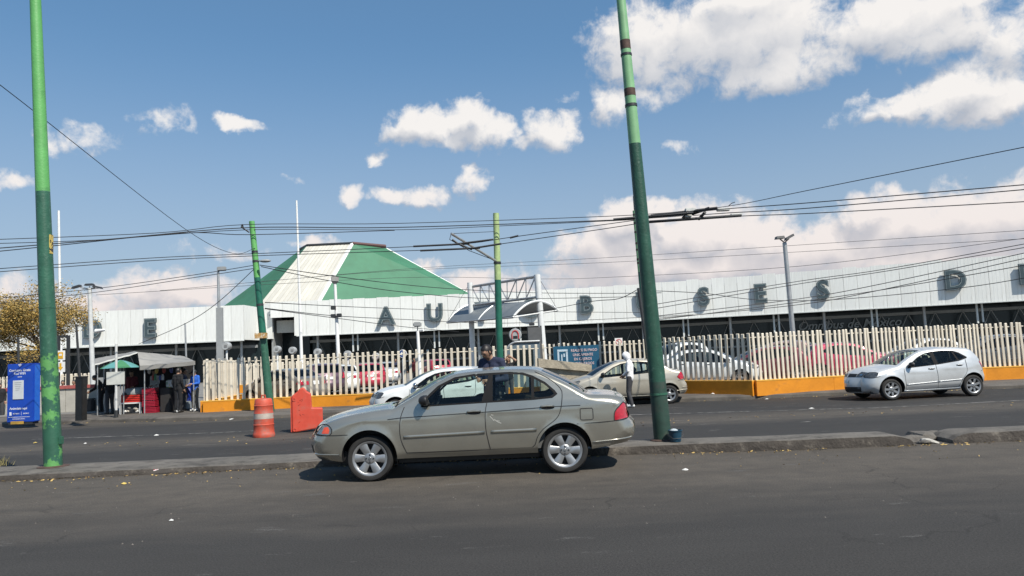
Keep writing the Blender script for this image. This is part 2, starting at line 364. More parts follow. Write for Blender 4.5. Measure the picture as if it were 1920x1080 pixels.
def sheet(name, x0, x1, y0, y1, z, m, kind='structure'):
    return tag(MB().quad((x0, y0, z), (x1, y0, z), (x1, y1, z), (x0, y1, z)).build(name, m), kind=kind)
g = sheet('ground', -2500, 2500, -800, 3500, -.45, EARTH)
sheet('road', -160, 160, -40, 12.3, 0, A_NEAR)
sheet('far_road', -160, 160, 11.9, 32, ZF, A_FAR)
tag(MB().box(-160, 160, 11.98, 12.02, ZF-.1, -.005).build('road_edge', CONC_D), kind='structure')

# --- the median with its chipped kerb, broken open at one spot
YF = [(-60, 11.8), (-8, 11.8), (-4, 11.86), (0, 11.84), (2, 11.7), (4, 11.45), (8, 11.36), (60, 11.36)]
YB = [(-60, 13.0), (-3, 12.98), (2, 12.5), (4, 12.12), (8, 11.97), (60, 11.97)]
KH = [(-60, .09), (-4, .09), (1, .12), (4, .155), (60, .16)]
from mathutils import noise as mnoise
def nz3(x, y, z, s=1): return mnoise.noise(Vector((x*s, y*s, z*s)))
def median(x0, x1):
    xs = []; x = x0
    while x < x1: xs.append(x); x += .07 if -9 < x < 11 else 1.5
    xs.append(x1); V = []; Fc = []; prof = 10
    for x in xs:
        f, b, h = lerp_tab(YF, x), lerp_tab(YB, x), lerp_tab(KH, x)
        e = min((x-x0)/.25, (x1-x)/.25, 1); h *= .35+.65*max(0, e)**.5
        n = lambda a, s, k: k*nz3(x+a*7.3, a, 0, s)
        chip = max(0, nz3(x, 3.3, 0, 1.7)-.12)*.16 + abs(nz3(x, 8.1, 0, 6))*.025
        V += [(x, f-.012, -.08), (x, f-.008+n(1, 3, .015), h*.25), (x, f+n(2, 4, .018)+chip*.3, h*.62-chip*.1), (x, f+.008+chip*.8+n(3, 5, .01), h*.94-chip*.15), (x, f+.045+chip+n(4, 5, .012), h+n(5, 3, .005)),
              (x, f+(b-f)*.4, h+.006+n(6, 2, .006)), (x, f+(b-f)*.75, h+.006+n(7, 2, .006)), (x, b-.03, h-.002+n(8, 3, .005)), (x, b+n(9, 4, .01), h*.88), (x, b+.01, ZF-.06)]
    for i in range(len(xs)-1):
        for j in range(prof-1): Fc.append((i*prof+j, (i+1)*prof+j, (i+1)*prof+j+1, i*prof+j+1))
    Fc += [tuple(range(prof)), tuple(range((len(xs)-1)*prof, len(xs)*prof))]
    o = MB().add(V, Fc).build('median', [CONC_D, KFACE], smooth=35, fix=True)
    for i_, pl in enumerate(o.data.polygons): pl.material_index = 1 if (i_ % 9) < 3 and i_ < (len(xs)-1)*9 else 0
    return tag(o, kind='structure')
gx0, gx1 = gnd(1700, 832, 0).x, gnd(1768, 828, 0).x
median(-60, gx0); median(gx1, 60)

# --- far kerb and pavement
KPX = [(0, 800), (83, 797), (162, 793), (400, 788), (515, 784), (597, 780), (1263, 754), (1377, 750), (1560, 742), (1845, 730), (1920, 728)]
KL = [gnd(a, b, ZF) for a, b in KPX]
KL = [(-70, KL[0].y+.3), (KL[0].x-4, KL[0].y)] + [(p.x, p.y) for p in KL] + [(40, KL[-1].y), (90, KL[-1].y)]
def ky(x): return lerp_tab(KL, x)
mb = MB(); xs = [-70+i*.35 for i in range(400)]; V = []; Fc = []
for x in xs:
    y = ky(x); k = .03*nz3(x, 1, 0, 2); h = ZS-.02+.02*nz3(x, 5, 0, 1.3)
    V += [(x, y-.02+k, ZF-.05), (x, y+k, h-.03), (x, y+.06+k, h), (x, y+.32, ZS+.004), (x, 32, ZS), (x, 140, ZS)]
for i in range(len(xs)-1):
    for j in range(5): Fc.append((i*6+j, (i+1)*6+j, (i+1)*6+j+1, i*6+j+1))
tag(MB().add(V, [f for i, f in enumerate(Fc) if i % 5 < 4]).build('pavement', PAVE, smooth=35), kind='structure')
tag(MB().add(V, [f for i, f in enumerate(Fc) if i % 5 == 4]).build('car_park', LOT), kind='structure')

# --- worn lane lines on the far road
LINE = mat('worn_road_paint', (.24, .23, .215), .85, var=.3, scale=3, col2=(.06, .058, .055), c2=(.42, .56), s2=5)
def lane(px0, px1, w):
    a, b = gnd(*px0, ZF), gnd(*px1, ZF); n = 30; V = []
    for i in range(n+1):
        p = a.lerp(b, i/n); k = .02*nz3(p.x, 2, 0, 3); V += [(p.x, p.y-w/2+k, ZF+.004), (p.x, p.y+w/2+k, ZF+.004)]
    return tag(MB().add(V, [(2*i, 2*i+2, 2*i+3, 2*i+1) for i in range(n)]).build('lane_line', LINE), kind='structure')
lane((1180, 778), (1660, 764), .11); lane((395, 812), (475, 808), .12); lane((60, 824), (390, 812), .10); lane((1660, 764), (1930, 750), .10); lane((1500, 792), (1520, 790.5), .1)

# ------------------------------------------------------------------ fences of cream pickets on an orange wall
CREAM = mat('cream_paint', (.70, .63, .51), .55, var=.10, scale=3, col2=(.40, .33, .25), c2=(.56, .74), s2=3.5, objrand=.16)
ORANGE = mat('orange_wall_paint', (.66, .24, .010), .7, var=.12, scale=2, bump=.25, bscale=14, col2=(.42, .17, .03), c2=(.6, .75), s2=2.2)
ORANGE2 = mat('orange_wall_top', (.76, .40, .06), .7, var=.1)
def picket_mesh(w, d, h):
    V = []; n = 6; prof = [(-d/2, 0)]
    for i in range(n+1):
        a = math.pi*(1-i/n); prof.append((d/2*math.cos(a), h-d/2+d/2*math.sin(a)))
    prof.append((d/2, 0)); m = MB().prism(prof, -w/2, w/2, 'yz')
    bm = bmesh.new(); vs = [bm.verts.new(v) for v in m.v]; 
    for f in m.f: bm.faces.new([vs[i] for i in f])
    bmesh.ops.recalc_face_normals(bm, faces=bm.faces[:])
    me = bpy.data.meshes.new('picket'); bm.to_mesh(me); bm.free(); me.materials.append(CREAM); return me
def fence(label, pts, wall_h, top, spacing, w=.095, d=.085, base=ZS, group=None, wallmat=None, jitter=.012):
    pts = [Vector((p[0], p[1], 0)) for p in pts]; o0 = Vector((pts[0].x, pts[0].y, base))
    t = thing('picket_fence', label, 'fence', o0, 0, group)
    wm = wallmat or ORANGE; me = picket_mesh(w, d, top-base-wall_h)
    for a, b in zip(pts, pts[1:]):
        u = (b-a).normalized(); n = Vector((u.y, -u.x, 0)); ln = (b-a).length; ang = math.atan2(u.y, u.x)
        q = MB(o0); c = [a+n*.14, b+n*.14, b-n*.14, a-n*.14]
        up = lambda p, z: (p.x, p.y, z)
        q.add([up(p, base-.05) for p in c]+[up(p, base+wall_h-.035) for p in c], [(0, 1, 5, 4), (1, 2, 6, 5), (2, 3, 7, 6), (3, 0, 4, 7), (4, 5, 6, 7)])
        q.build('wall', wm, t)
        c2 = [a+n*.15, b+n*.15, b-n*.15, a-n*.15]; z0, z1 = base+wall_h-.034, base+wall_h
        MB(o0).add([up(p, z0) for p in c2]+[up(p, z1) for p in c2], [(0, 3, 2, 1), (0, 1, 5, 4), (1, 2, 6, 5), (2, 3, 7, 6), (3, 0, 4, 7), (4, 5, 6, 7)]).build('coping', ORANGE2 if wm is ORANGE else wm, t)
        MB(o0).tube([up(a-n*.03, top-.16), up(b-n*.03, top-.16)], .02, 6).build('rail', CREAM, t)
        k = max(2, int(ln/spacing))
        for i in range(k):
            p = a.lerp(b, (i+.5)/k)
            e = bpy.data.objects.new('picket', me); C.objects.link(e); e.parent = t
            e.location = Vector((p.x, p.y, base+wall_h-.01))-o0
            e.rotation_euler = (random.gauss(0, jitter), random.gauss(0, jitter*.8), ang+random.gauss(0, .04))
            e.scale = (1, 1, 1+random.uniform(-.012, .012))
    return t
def G(px, py, z=ZS): p = gnd(px, py, z); return (p.x, p.y)
fA0 = G(383, 773); fA1 = (at(1012, 700, 28.6).x, 28.6)
fence('cream picket fence on orange wall between the food stall and the concrete ramp block', [fA0, G(590, 763), fA1], .43, 1.91, .226, .085, .055)
fence('short side run of cream pickets beside the man in blue jacket, at the fence corner', [fA0, (fA0[0]-.5, fA0[1]+5)], .43, 1.86, .23)
B1 = (at(1236, 700, 28.4).x, 28.4); Cc = G(1416, 739.5)
fence('set-back picket fence carrying the blue payment sign', [(at(1018, 700, 29.8).x, 29.8), (at(1236, 700, 29.6).x, 29.6)], .43, 1.93, .19, .075, .075)
fence('shaded slanting run of picket fence behind the tall right green pole', [B1, Cc], .47, 1.95, .215, .09, .055)
fence('cream picket fence on orange wall behind the silver hatchback', [Cc, G(1560, 731), G(1845, 713), (at(2040, 700, 27.4).x, 27.4)], .47, 1.95, .168, .078, .055)
zI = at(520, 679, 47).z
fence('far inner picket fence across the left car park', [(at(400, 700, 47).x, 47), (at(668, 700, 47).x, 47)], .5, zI, .22, .12, .1, jitter=.004)
fence('far picket fence behind the concrete bench wall at the left edge', [(at(-40, 700, 44).x, 44), (at(172, 700, 44).x, 44)], .3, at(100, 702, 44).z, .26, .13, .1, jitter=.004)

# ------------------------------------------------------------------ the bus terminal
PANEL = mat('white_metal_panel', (.78, .785, .75), .5, objrand=.05, var=.06, scale=1.2, col2=(.64, .635, .59), c2=(.52, .72), s2=1.6, stretch=(3, 3, .35))
TRIM = mat('pale_trim', (.62, .64, .62), .5, var=.08)
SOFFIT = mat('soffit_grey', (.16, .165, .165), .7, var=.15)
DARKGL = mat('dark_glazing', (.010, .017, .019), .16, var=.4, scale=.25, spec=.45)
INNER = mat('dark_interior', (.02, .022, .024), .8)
BRACE = mat('brace_steel', (.36, .37, .37), .5, .3)
LETTER = mat('slate_letter_face', (.052, .078, .088), .45, var=.15, scale=2)
LRIM = mat('pale_letter_rim', (.34, .38, .38), .4)
def fy(X): return 83.0 if X < 0 else 83-.0052*X*X if X < 30 else 78.32-.312*(X-30)
def ft(X): return math.atan2((fy(X+.05)-fy(X-.05)), .1)
ZB, ZT = 4.55, 8.3
X0 = at(507, 600, 83).x; X1 = 54
term = thing('bus_terminal', 'long white bus terminal with ribbed fascia and big grey letters above dark glazing', 'building', (X0, 83, ZS))
TO = term.location
pm = {}
def panel(X, Xn, z0, z1, yf, rot, parent, off, z_out=0.0):
    w = round(math.hypot(Xn-X, yf(Xn)-yf(X)), 3); key = (w, round(z1-z0, 3))
    if key not in pm:
        h = z1-z0; m = MB(); m.box(-w/2+.012, w/2-.012, 0, .08, 0, h)
        for k in range(1, 4): m.box(-w/2+w*k/4-.02, -w/2+w*k/4+.02, -.007, -.001, .0, h)      # pressed ribs
        o = m.build('wall_panel', PANEL); pm[key] = o.data; bpy.data.objects.remove(o)
    o = bpy.data.objects.new('wall_panel', pm[key]); C.objects.link(o); o.parent = parent
    xm = (X+Xn)/2; o.location = Vector((xm, (yf(X)+yf(Xn))/2-z_out, z0))-off; o.rotation_euler = (0, 0, rot)
xd0, xd1 = X0, at(556, 620, 83).x; zd = at(530, 595, 83).z
X = X0; i = 0
while X < X1:
    Xn = X+1.3*math.cos(ft(X))
    low = zd if X+.3 < xd1 else ZB
    top = ZT + (.06 if i % 2 else 0) + (.08*((i*7) % 3)/2 if X > 14 else 0) + .012*max(0, X)
    panel(X, Xn, round(low, 2), round(top, 2), fy, ft((X+Xn)/2), term, TO, .008 if i % 2 and X > 12 else 0)
    X = Xn; i += 1
def strip(name, xa, xb, d0, d1, z0, z1, m, step=2.0):
    """a band that follows the facade, d0..d1 behind its face"""
    q = MB(TO); n = max(1, int((xb-xa)/step)); V = []
    for i in range(n+1):
        x = xa+(xb-xa)*i/n; a = ft(x); nx, ny = -math.sin(a), math.cos(a)
        for d, z in ((d0, z0), (d0, z1), (d1, z1), (d1, z0)): V.append((x+nx*d, fy(x)+ny*d, z))
    Fc = [(i*4+j, (i+1)*4+j, (i+1)*4+(j+1) % 4, i*4+(j+1) % 4) for i in range(n) for j in range(4)] + [(0, 1, 2, 3), (n*4+3, n*4+2, n*4+1, n*4)]
    return q.add(V, Fc).build(name, m, term)
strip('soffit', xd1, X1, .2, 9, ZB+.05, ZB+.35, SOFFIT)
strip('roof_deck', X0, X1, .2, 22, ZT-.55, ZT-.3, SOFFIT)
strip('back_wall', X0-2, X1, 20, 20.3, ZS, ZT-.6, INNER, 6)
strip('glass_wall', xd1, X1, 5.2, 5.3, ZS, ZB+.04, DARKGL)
strip('lintel', xd1, X1, 4.6, 4.9, ZB-.75, ZB-.45, GREYP)
strip('lower_rail', xd1, X1, 4.95, 5.1, 1.15, 1.35, GREYP)
strip('fascia_edge', xd1, X1, -.06, .16, ZB-.09, ZB-.005, TRIM)
MB(TO).box(xd0-5, xd1+.2, 87.5, 87.7, ZS, ZB+2.4).build('entrance_glass', DARKGL, term)
MB(TO).box(xd0-.25, xd0-.05, 84.1, 87.4, ZS, ZB+2.4).build('entrance_jamb', GREYP, term)
MB(TO).box(xd0-.3, xd1+.1, 83.6, 87.4, zd+.25, zd+.4).build('entrance_ceiling', SOFFIT, term)
MB(TO).box(xd0+.3, xd1, 84.2, 84.5, at(530, 624, 84.2).z, at(530, 601, 84.2).z).build('entrance_beam', mat('cream_beam', (.5, .48, .42), .7), term)
for k in range(9):
    x = -22+k*9.0
    if x > X1-1: break
    a = ft(x); nx, ny = -math.sin(a), math.cos(a)
    MB(TO).tube([(x+nx*2, fy(x)+ny*2, ZS), (x+nx*2, fy(x)+ny*2, ZB+.1)], .16, 10).build('column', STEEL, term, True)
    xx = x+4.2; a = ft(xx); nx, ny = -math.sin(a), math.cos(a)
    MB(TO).box(xx+nx*.8-.08, xx+nx*.8+.08, fy(xx)+ny*.8-.06, fy(xx)+ny*.8+.06, ZB-2.0, ZB+.05).build('hanger', TRIM, term)
    MB(TO).box(xx+nx*.8+.45, xx+nx*.8+.6, fy(xx)+ny*.8-.05, fy(xx)+ny*.8+.05, ZB-1.9, ZB+.05).build('hanger', TRIM, term)
bl = None; x = xd1+.6; k = 0
while x < X1-2:                              # the zigzag of thin braces in front of the glass
    a = ft(x); nx, ny = -math.sin(a), math.cos(a)
    if bl is None:
        b1 = MB().tube([(-.62, 0, 0), (.62, 0, 2.7)], .035, 6).build('brace', BRACE); bl = [b1.data]; bpy.data.objects.remove(b1)
        b1 = MB().tube([(.62, 0, 0), (-.62, 0, 2.7)], .035, 6).build('brace', BRACE); bl.append(b1.data); bpy.data.objects.remove(b1)
    o = bpy.data.objects.new('brace', bl[k % 2]); C.objects.link(o); o.parent = term
    o.location = Vector((x+nx*4.5, fy(x)+ny*4.5, 1.2))-TO; o.rotation_euler = (0, 0, a); x += 1.27*math.cos(a); k += 1
def big_letter(ch, px, py, h, yf, ftan, parent, off):
    p = at(px, py, 80); 
    for _ in range(8): p = at(px, py, yf(p.x)-.34)
    a = ftan(p.x); n = Vector((-math.sin(a), math.cos(a), 0))
    t = bpy.data.objects.new('letter', None); C.objects.link(t); t.parent = parent; t.location = p-off; t['label'] = 'grey channel letter ' + ch
    M = Matrix.Rotation(a, 3, 'Z')
    def txt(nm, size, dep, bold, m, dy):
        vs, fs = text_mesh(ch, size, dep, bold)
        return link_mesh(nm, [M @ Vector((v.x*1.0, -v.z+dy, v.y)) for v in vs], fs, m, t)
    s = h/.66
    txt('face', s, .10, .048, LETTER, 0); txt('rim', s, .010, .026, LRIM, -.105)
    txt('core', s, .010, .013, LETTER, -.115)
    return t
for ch, px, py in (('A', 724, 594), ('U', 815, 588), ('T', 905, 585), ('O', 995, 580), ('B', 1099, 573), ('U', 1208, 566), ('S', 1319, 558), ('E', 1425, 552), ('S', 1543, 545), ('D', 1791, 527), ('E', 1924, 516)):
    big_letter(ch, px, py, 1.72, fy, ft, term, TO)
px, py = 1590, 608; p = at(px, py, 78)
for _ in range(8): p = at(px, py, fy(p.x)+5.0)
text_obj('shop_lettering', 'Omnibus de México', 1.25, mat('faded_lettering', (.30, .33, .34), .6), term, p-TO, ft(p.x), .01, .01, .35)

# left wing
YW = 79.5; xw1 = at(457, 600, YW).x; zb, zt = 4.25, 7.9
wing = thing('terminal_wing', 'left wing of the terminal with white ribbed fascia behind the food stall', 'building', (xw1, YW, ZS)); WO = wing.location
X = -72.0; n = int((xw1+72)/1.3); st = (xw1+72)/n
for i in range(n): panel(X+i*st, X+(i+1)*st, zb, zt, lambda x: YW, 0, wing, WO)
xs1 = at(487, 600, 84).x
MB(WO).add([(xw1+.01, YW+.02, zb), (xs1, 84, zb), (xs1, 84, zt), (xw1+.01, YW+.02, zt), (xw1+.01, YW+.3, zb), (xs1, 84.3, zb), (xs1, 84.3, zt), (xw1+.01, YW+.3, zt)],
   [(0, 1, 2, 3), (7, 6, 5, 4), (3, 2, 6, 7), (0, 4, 5, 1)]).build('side_panel', PANEL, wing)
MB(WO).add([(xs1, 84, ZB-.2), (xd0, 83.6, ZB-.2), (xd0, 83.6, ZT+.1), (xs1, 84, ZT-.2), (xs1, 84.4, ZB-.2), (xd0, 84, ZB-.2), (xd0, 84, ZT+.1), (xs1, 84.4, ZT-.2)], [(0, 1, 2, 3), (7, 6, 5, 4), (3, 2, 6, 7), (0, 4, 5, 1)]).build('corner_panel', PANEL, wing)
MB(WO).box(-72, xw1, YW+.1, YW+9, zb+.03, zb+.3).build('soffit', SOFFIT, wing)
MB(WO).box(-72, xw1, YW+.1, YW+18, zt-.5, zt-.3).build('roof_deck', SOFFIT, wing)
MB(WO).box(-72, xs1, YW+4.5, YW+4.6, ZS, zb).build('glass_wall', DARKGL, wing)
MB(WO).box(-72, xw1, YW-.05, YW+.09, zb-.12, zb-.005).build('fascia_edge', TRIM, wing)
MB(WO).box(-72, xw1, YW+4.1, YW+4.3, zb-.8, zb-.5).build('lintel', GREYP, wing)
for i in range(7): MB(WO).tube([(xw1-1-i*7, YW+2, ZS), (xw1-1-i*7, YW+2, zb+.05)], .15, 10).build('column', STEEL, wing, True)
x = -66; k = 0
while x < xw1-1:
    o = bpy.data.objects.new('brace', bl[k % 2]); C.objects.link(o); o.parent = wing; o.location = Vector((x, YW+3.9, 1.0))-WO; x += 1.27; k += 1
big_letter('D', 173, 618, 1.72, lambda x: YW, lambda x: 0, wing, WO); big_letter('E', 281, 617, 1.72, lambda x: YW, lambda x: 0, wing, WO)

# the green hipped hall roof behind the fascia
GREENR = mat('green_roof_sheet', (.046, .172, .095), .65, var=.14, scale=.35, col2=(.046, .16, .085), c2=(.5, .56), s2=.12)
WROOF = mat('white_roof_sheet', (.66, .63, .55), .6, var=.1, scale=.5, objrand=.12)
REDC = mat('dull_red_cap', (.11, .055, .052), .7)
hall = thing('terminal_hall', 'green and white truncated pyramid roof rising behind the white fascia', 'building', (at(660, 560, 112).x, 112, ZS)); HO = hall.location
tz = at(660, 459, 111).z; bz = 6.0
T1, T2, T3, T4 = at(566, 470, 118), at(577, 463, 112.5), at(661, 459, 110.5), at(719, 465, 115)
def bp_(px, py, Y): return at(px, py, Y)
B1_, B2_, B3_, B4_ = at(416, 580, 121), at(484, 578, 106), at(593, 576, 102), at(905, 566, 114)
bk = lambda p: Vector((2*HO.x-p.x+1, 236-p.y, p.z))
T5, B5 = Vector((T3.x, 128, T1.z)), Vector((B3_.x+6, 150, B1_.z))
def face(nm, m, *ps):
    ps = [Vector(p) for p in ps]; n = (ps[1]-ps[0]).cross(ps[2]-ps[0]).normalized()*.25; k = len(ps)
    return MB(HO).add(ps+[p+n for p in ps], [tuple(range(k)), tuple(range(2*k-1, k-1, -1))]+[(i, (i+1) % k, (i+1) % k+k, i+k) for i in range(k)]).build(nm, m, hall)
face('green_roof_slope', GREENR, B1_, B2_, T2, T1); face('green_roof_slope', GREENR, B3_, B4_, T4, T3)
face('roof_slope', GREENR, B4_, B5, T5, T4); face('roof_slope', GREENR, B5, B1_, T1, T5)
face('roof_top', GREYP, T1, T2, T3, T4, T5)
nP = 13
for i in range(nP):                      # standing-seam sheets of the white slope
    a, b = i/nP+.004, (i+1)/nP-.004
    q0, q1, q2, q3 = B2_.lerp(B3_, a), B2_.lerp(B3_, b), T2.lerp(T3, b), T2.lerp(T3, a)
    n = (q1-q0).cross(q3-q0).normalized(); lift = -n*(.10 if n.y > 0 else -.10)
    face('roof_sheet', WROOF, q0, q1, q2, q3)
    MB(HO).tube([q0+lift, q3+lift], .07, 5).build('seam', WROOF, hall)
MB(HO).tube([B3_+Vector((0, -.1, 0)), T3+Vector((0, -.15, .1))], .28, 6).build('white_ridge', WHITE, hall)
MB(HO).tube([B4_+Vector((0, -.1, .05)), T4+Vector((0, -.1, .1))], .2, 6).build('white_ridge', WHITE, hall)
MB(HO).tube([B1_+Vector((0, -.1, .05)), T1+Vector((0, -.1, .1))], .14, 6).build('dark_ridge', DARKM, hall)
MB(HO).tube([T3+Vector((0, -.25, .15)), T4+Vector((.3, -.25, .2))], .30, 6).build('cap_edge', REDC, hall)
MB(HO).tube([T1+Vector((-.2, -.2, .2)), T2+Vector((0, -.2, .2)), T3+Vector((0, -.2, .2))], .22, 6).build('cap_edge', DARKM, hall)
cA, cB = T3.lerp(T4, .62), B3_.lerp(B4_, .66)
MB(HO).tube([cA+Vector((0, -.1, 0)), cB+Vector((0, -.1, 0))], .1, 5).build('crease_seam', mat('dark_green_seam', (.055, .17, .10), .6), hall)

for i in range(1, 9):                    # lapped joints across the big green slope
    if i == 6: continue
    u = i/9; MB(HO).tube([T3.lerp(T4, u)+Vector((0, -.06, 0)), B3_.lerp(B4_, u)+Vector((0, -.06, 0))], .05, 4).build('sheet_joint', GREENR, hall)
# ================================================================== CARS (front at -x, centre between the wheels, ground at z 0)
def paint(name, col, metal=.35, rough=.38, dust=.1):
    return mat(name, col, rough, metal, var=dust, scale=1.7, coat=.9, col2=tuple(c*.82+.03 for c in col), c2=(.5, .72), s2=2.4)
GLS = glass('car_glass', (.80, .885, .85), .9); GLD = glass('tinted_car_glass', (.20, .235, .24), 1.1); GLW = glass('windscreen_glass', (.55, .64, .62), 1.0)
TRIMB = mat('black_window_trim', (.008, .008, .009), .6, spec=.15)
GAP = mat('panel_gap', (.012, .012, .012), .8)
RED_L = mat('red_lamp', (.42, .012, .03), .12, var=.25, scale=22, coat=1); AMB_L = mat('amber_lamp', (.62, .075, .025), .2, var=.15, scale=20, coat=1)
LENS = mat('lamp_lens', (.20, .21, .205), .1, .4, var=.5, scale=11, coat=1); LENSD = mat('dark_lamp_lens', (.07, .075, .08), .1, .3, var=.4, scale=14, coat=1)
LENSW = mat('clear_tail_lens', (.6, .5, .5), .12, coat=1)
SEAT = mat('seat_fabric', (.10, .10, .098), .9, var=.2); DASH = mat('dashboard', (.035, .035, .037), .7)
ALLOY = mat('alloy_wheel', (.36, .365, .37), .38, .7, var=.08); RIMD = mat('wheel_shadow_metal', (.03, .03, .032), .6, .4)

def wheel_mesh(Rw, rim, wd, spokes, style):
    """tyre, rim, backing, bolts as mesh data, outer face towards -y"""
    o = {}
    t = MB(); h = wd/2; s = Rw-rim
    t.lathe([(rim-.005, -h*.78), (rim+.01, -h*.93), (rim+s*.35, -h*1.02), (rim+s*.72, -h*.97), (Rw-.014, -h*.80), (Rw-.003, -h*.6), (Rw, -h*.3), (Rw, h*.3), (Rw-.003, h*.6), (Rw-.02, h*.85), (rim+.01, h*.93), (rim-.005, h*.78)], 48, 'y', caps=False)
    o['tyre'] = (t, RUBBER, 50)
    r = MB(); r.lathe([(rim-.005, -h*.80), (rim+.006, -h*.90), (rim-.012, -h*.88), (rim-.028, -h*.72), (rim-.032, -h*.2), (rim-.02, h*.7)], 48, 'y', caps=False)
    R1 = rim-.024
    def spoke(ang, wi, wo, r0, r1, y0, y1, th=.02):
        ca, sa = math.cos(ang), math.sin(ang); V = []
        prof = [(-1, .3), (-.86, 0), (.86, 0), (1, .3)]
        for (rr, ww, yy) in ((r0, wi, y0), ((r0+r1)/2, (wi+wo)/2*.97, (y0+y1)/2-.004), (r1, wo, y1)):
            for (u, dep) in prof: V.append((rr*ca-u*ww*sa, yy+dep*th, rr*sa+u*ww*ca))
            V.append((rr*ca+ww*sa, yy+th*1.8, rr*sa-ww*ca)); V.append((rr*ca-ww*sa, yy+th*1.8, rr*sa+ww*ca))
        # order of one ring: -1, -.72, .72, 1, then the back pair
        Fc = []
        for i in range(2):
            a = i*6
            for j, k in ((0, 1), (1, 2), (2, 3), (3, 5), (4, 0)): Fc.append((a+j, a+k, a+6+k, a+6+j))
        r.add(V, Fc)
    y0, y1 = -h*.70, -h*.80
    for i in range(spokes):
        a = 2*math.pi*i/spokes + (math.pi/2 if style != 'five' else math.pi/2)
        if style == 'six': spoke(a+math.pi/6, .040, .058, .055, R1+.004, y0, y1)
        else: spoke(a, .030, .034, .05, R1+.004, y0, y1)
    r.lathe([(1e-4, y0-.012), (.05, y0-.012), (.072, y0-.004), (.085, y0+.012), (.085, y0+.05)], 24, 'y', caps=False)
    o['rim'] = (r, ALLOY, 40)
    b = MB(); b.lathe([(1e-4, h*.05), (rim-.03, h*.05)], 32, 'y', caps=False); b.lathe([(1e-4, -h*.35), (.115, -h*.35), (.115, 0)], 24, 'y', caps=False); o['brake_disc'] = (b, RIMD, 30)
    for i in range(4 if style == 'six' else 5):
        a = 2*math.pi*i/(4 if style == 'six' else 5)+math.pi/2; k = MB(); k.lathe([(1e-4, y0-.016), (.0125, y0-.016), (.0125, y0)], 8, 'y', (.047*math.cos(a), 0, .047*math.sin(a))); o['wheel_bolt#%d' % i] = (k, DARKM, 30)
    e = MB(); e.lathe([(1e-4, y0-.020), (.017, y0-.020), (.021, y0-.012)], 16, 'y'); o['hub_emblem'] = (e, CHROME, 30)
    return o
def build_mesh(mb, m, sm):
    ob = mb.build('tmp', m, None, sm); me = ob.data; bpy.data.objects.remove(ob); return me

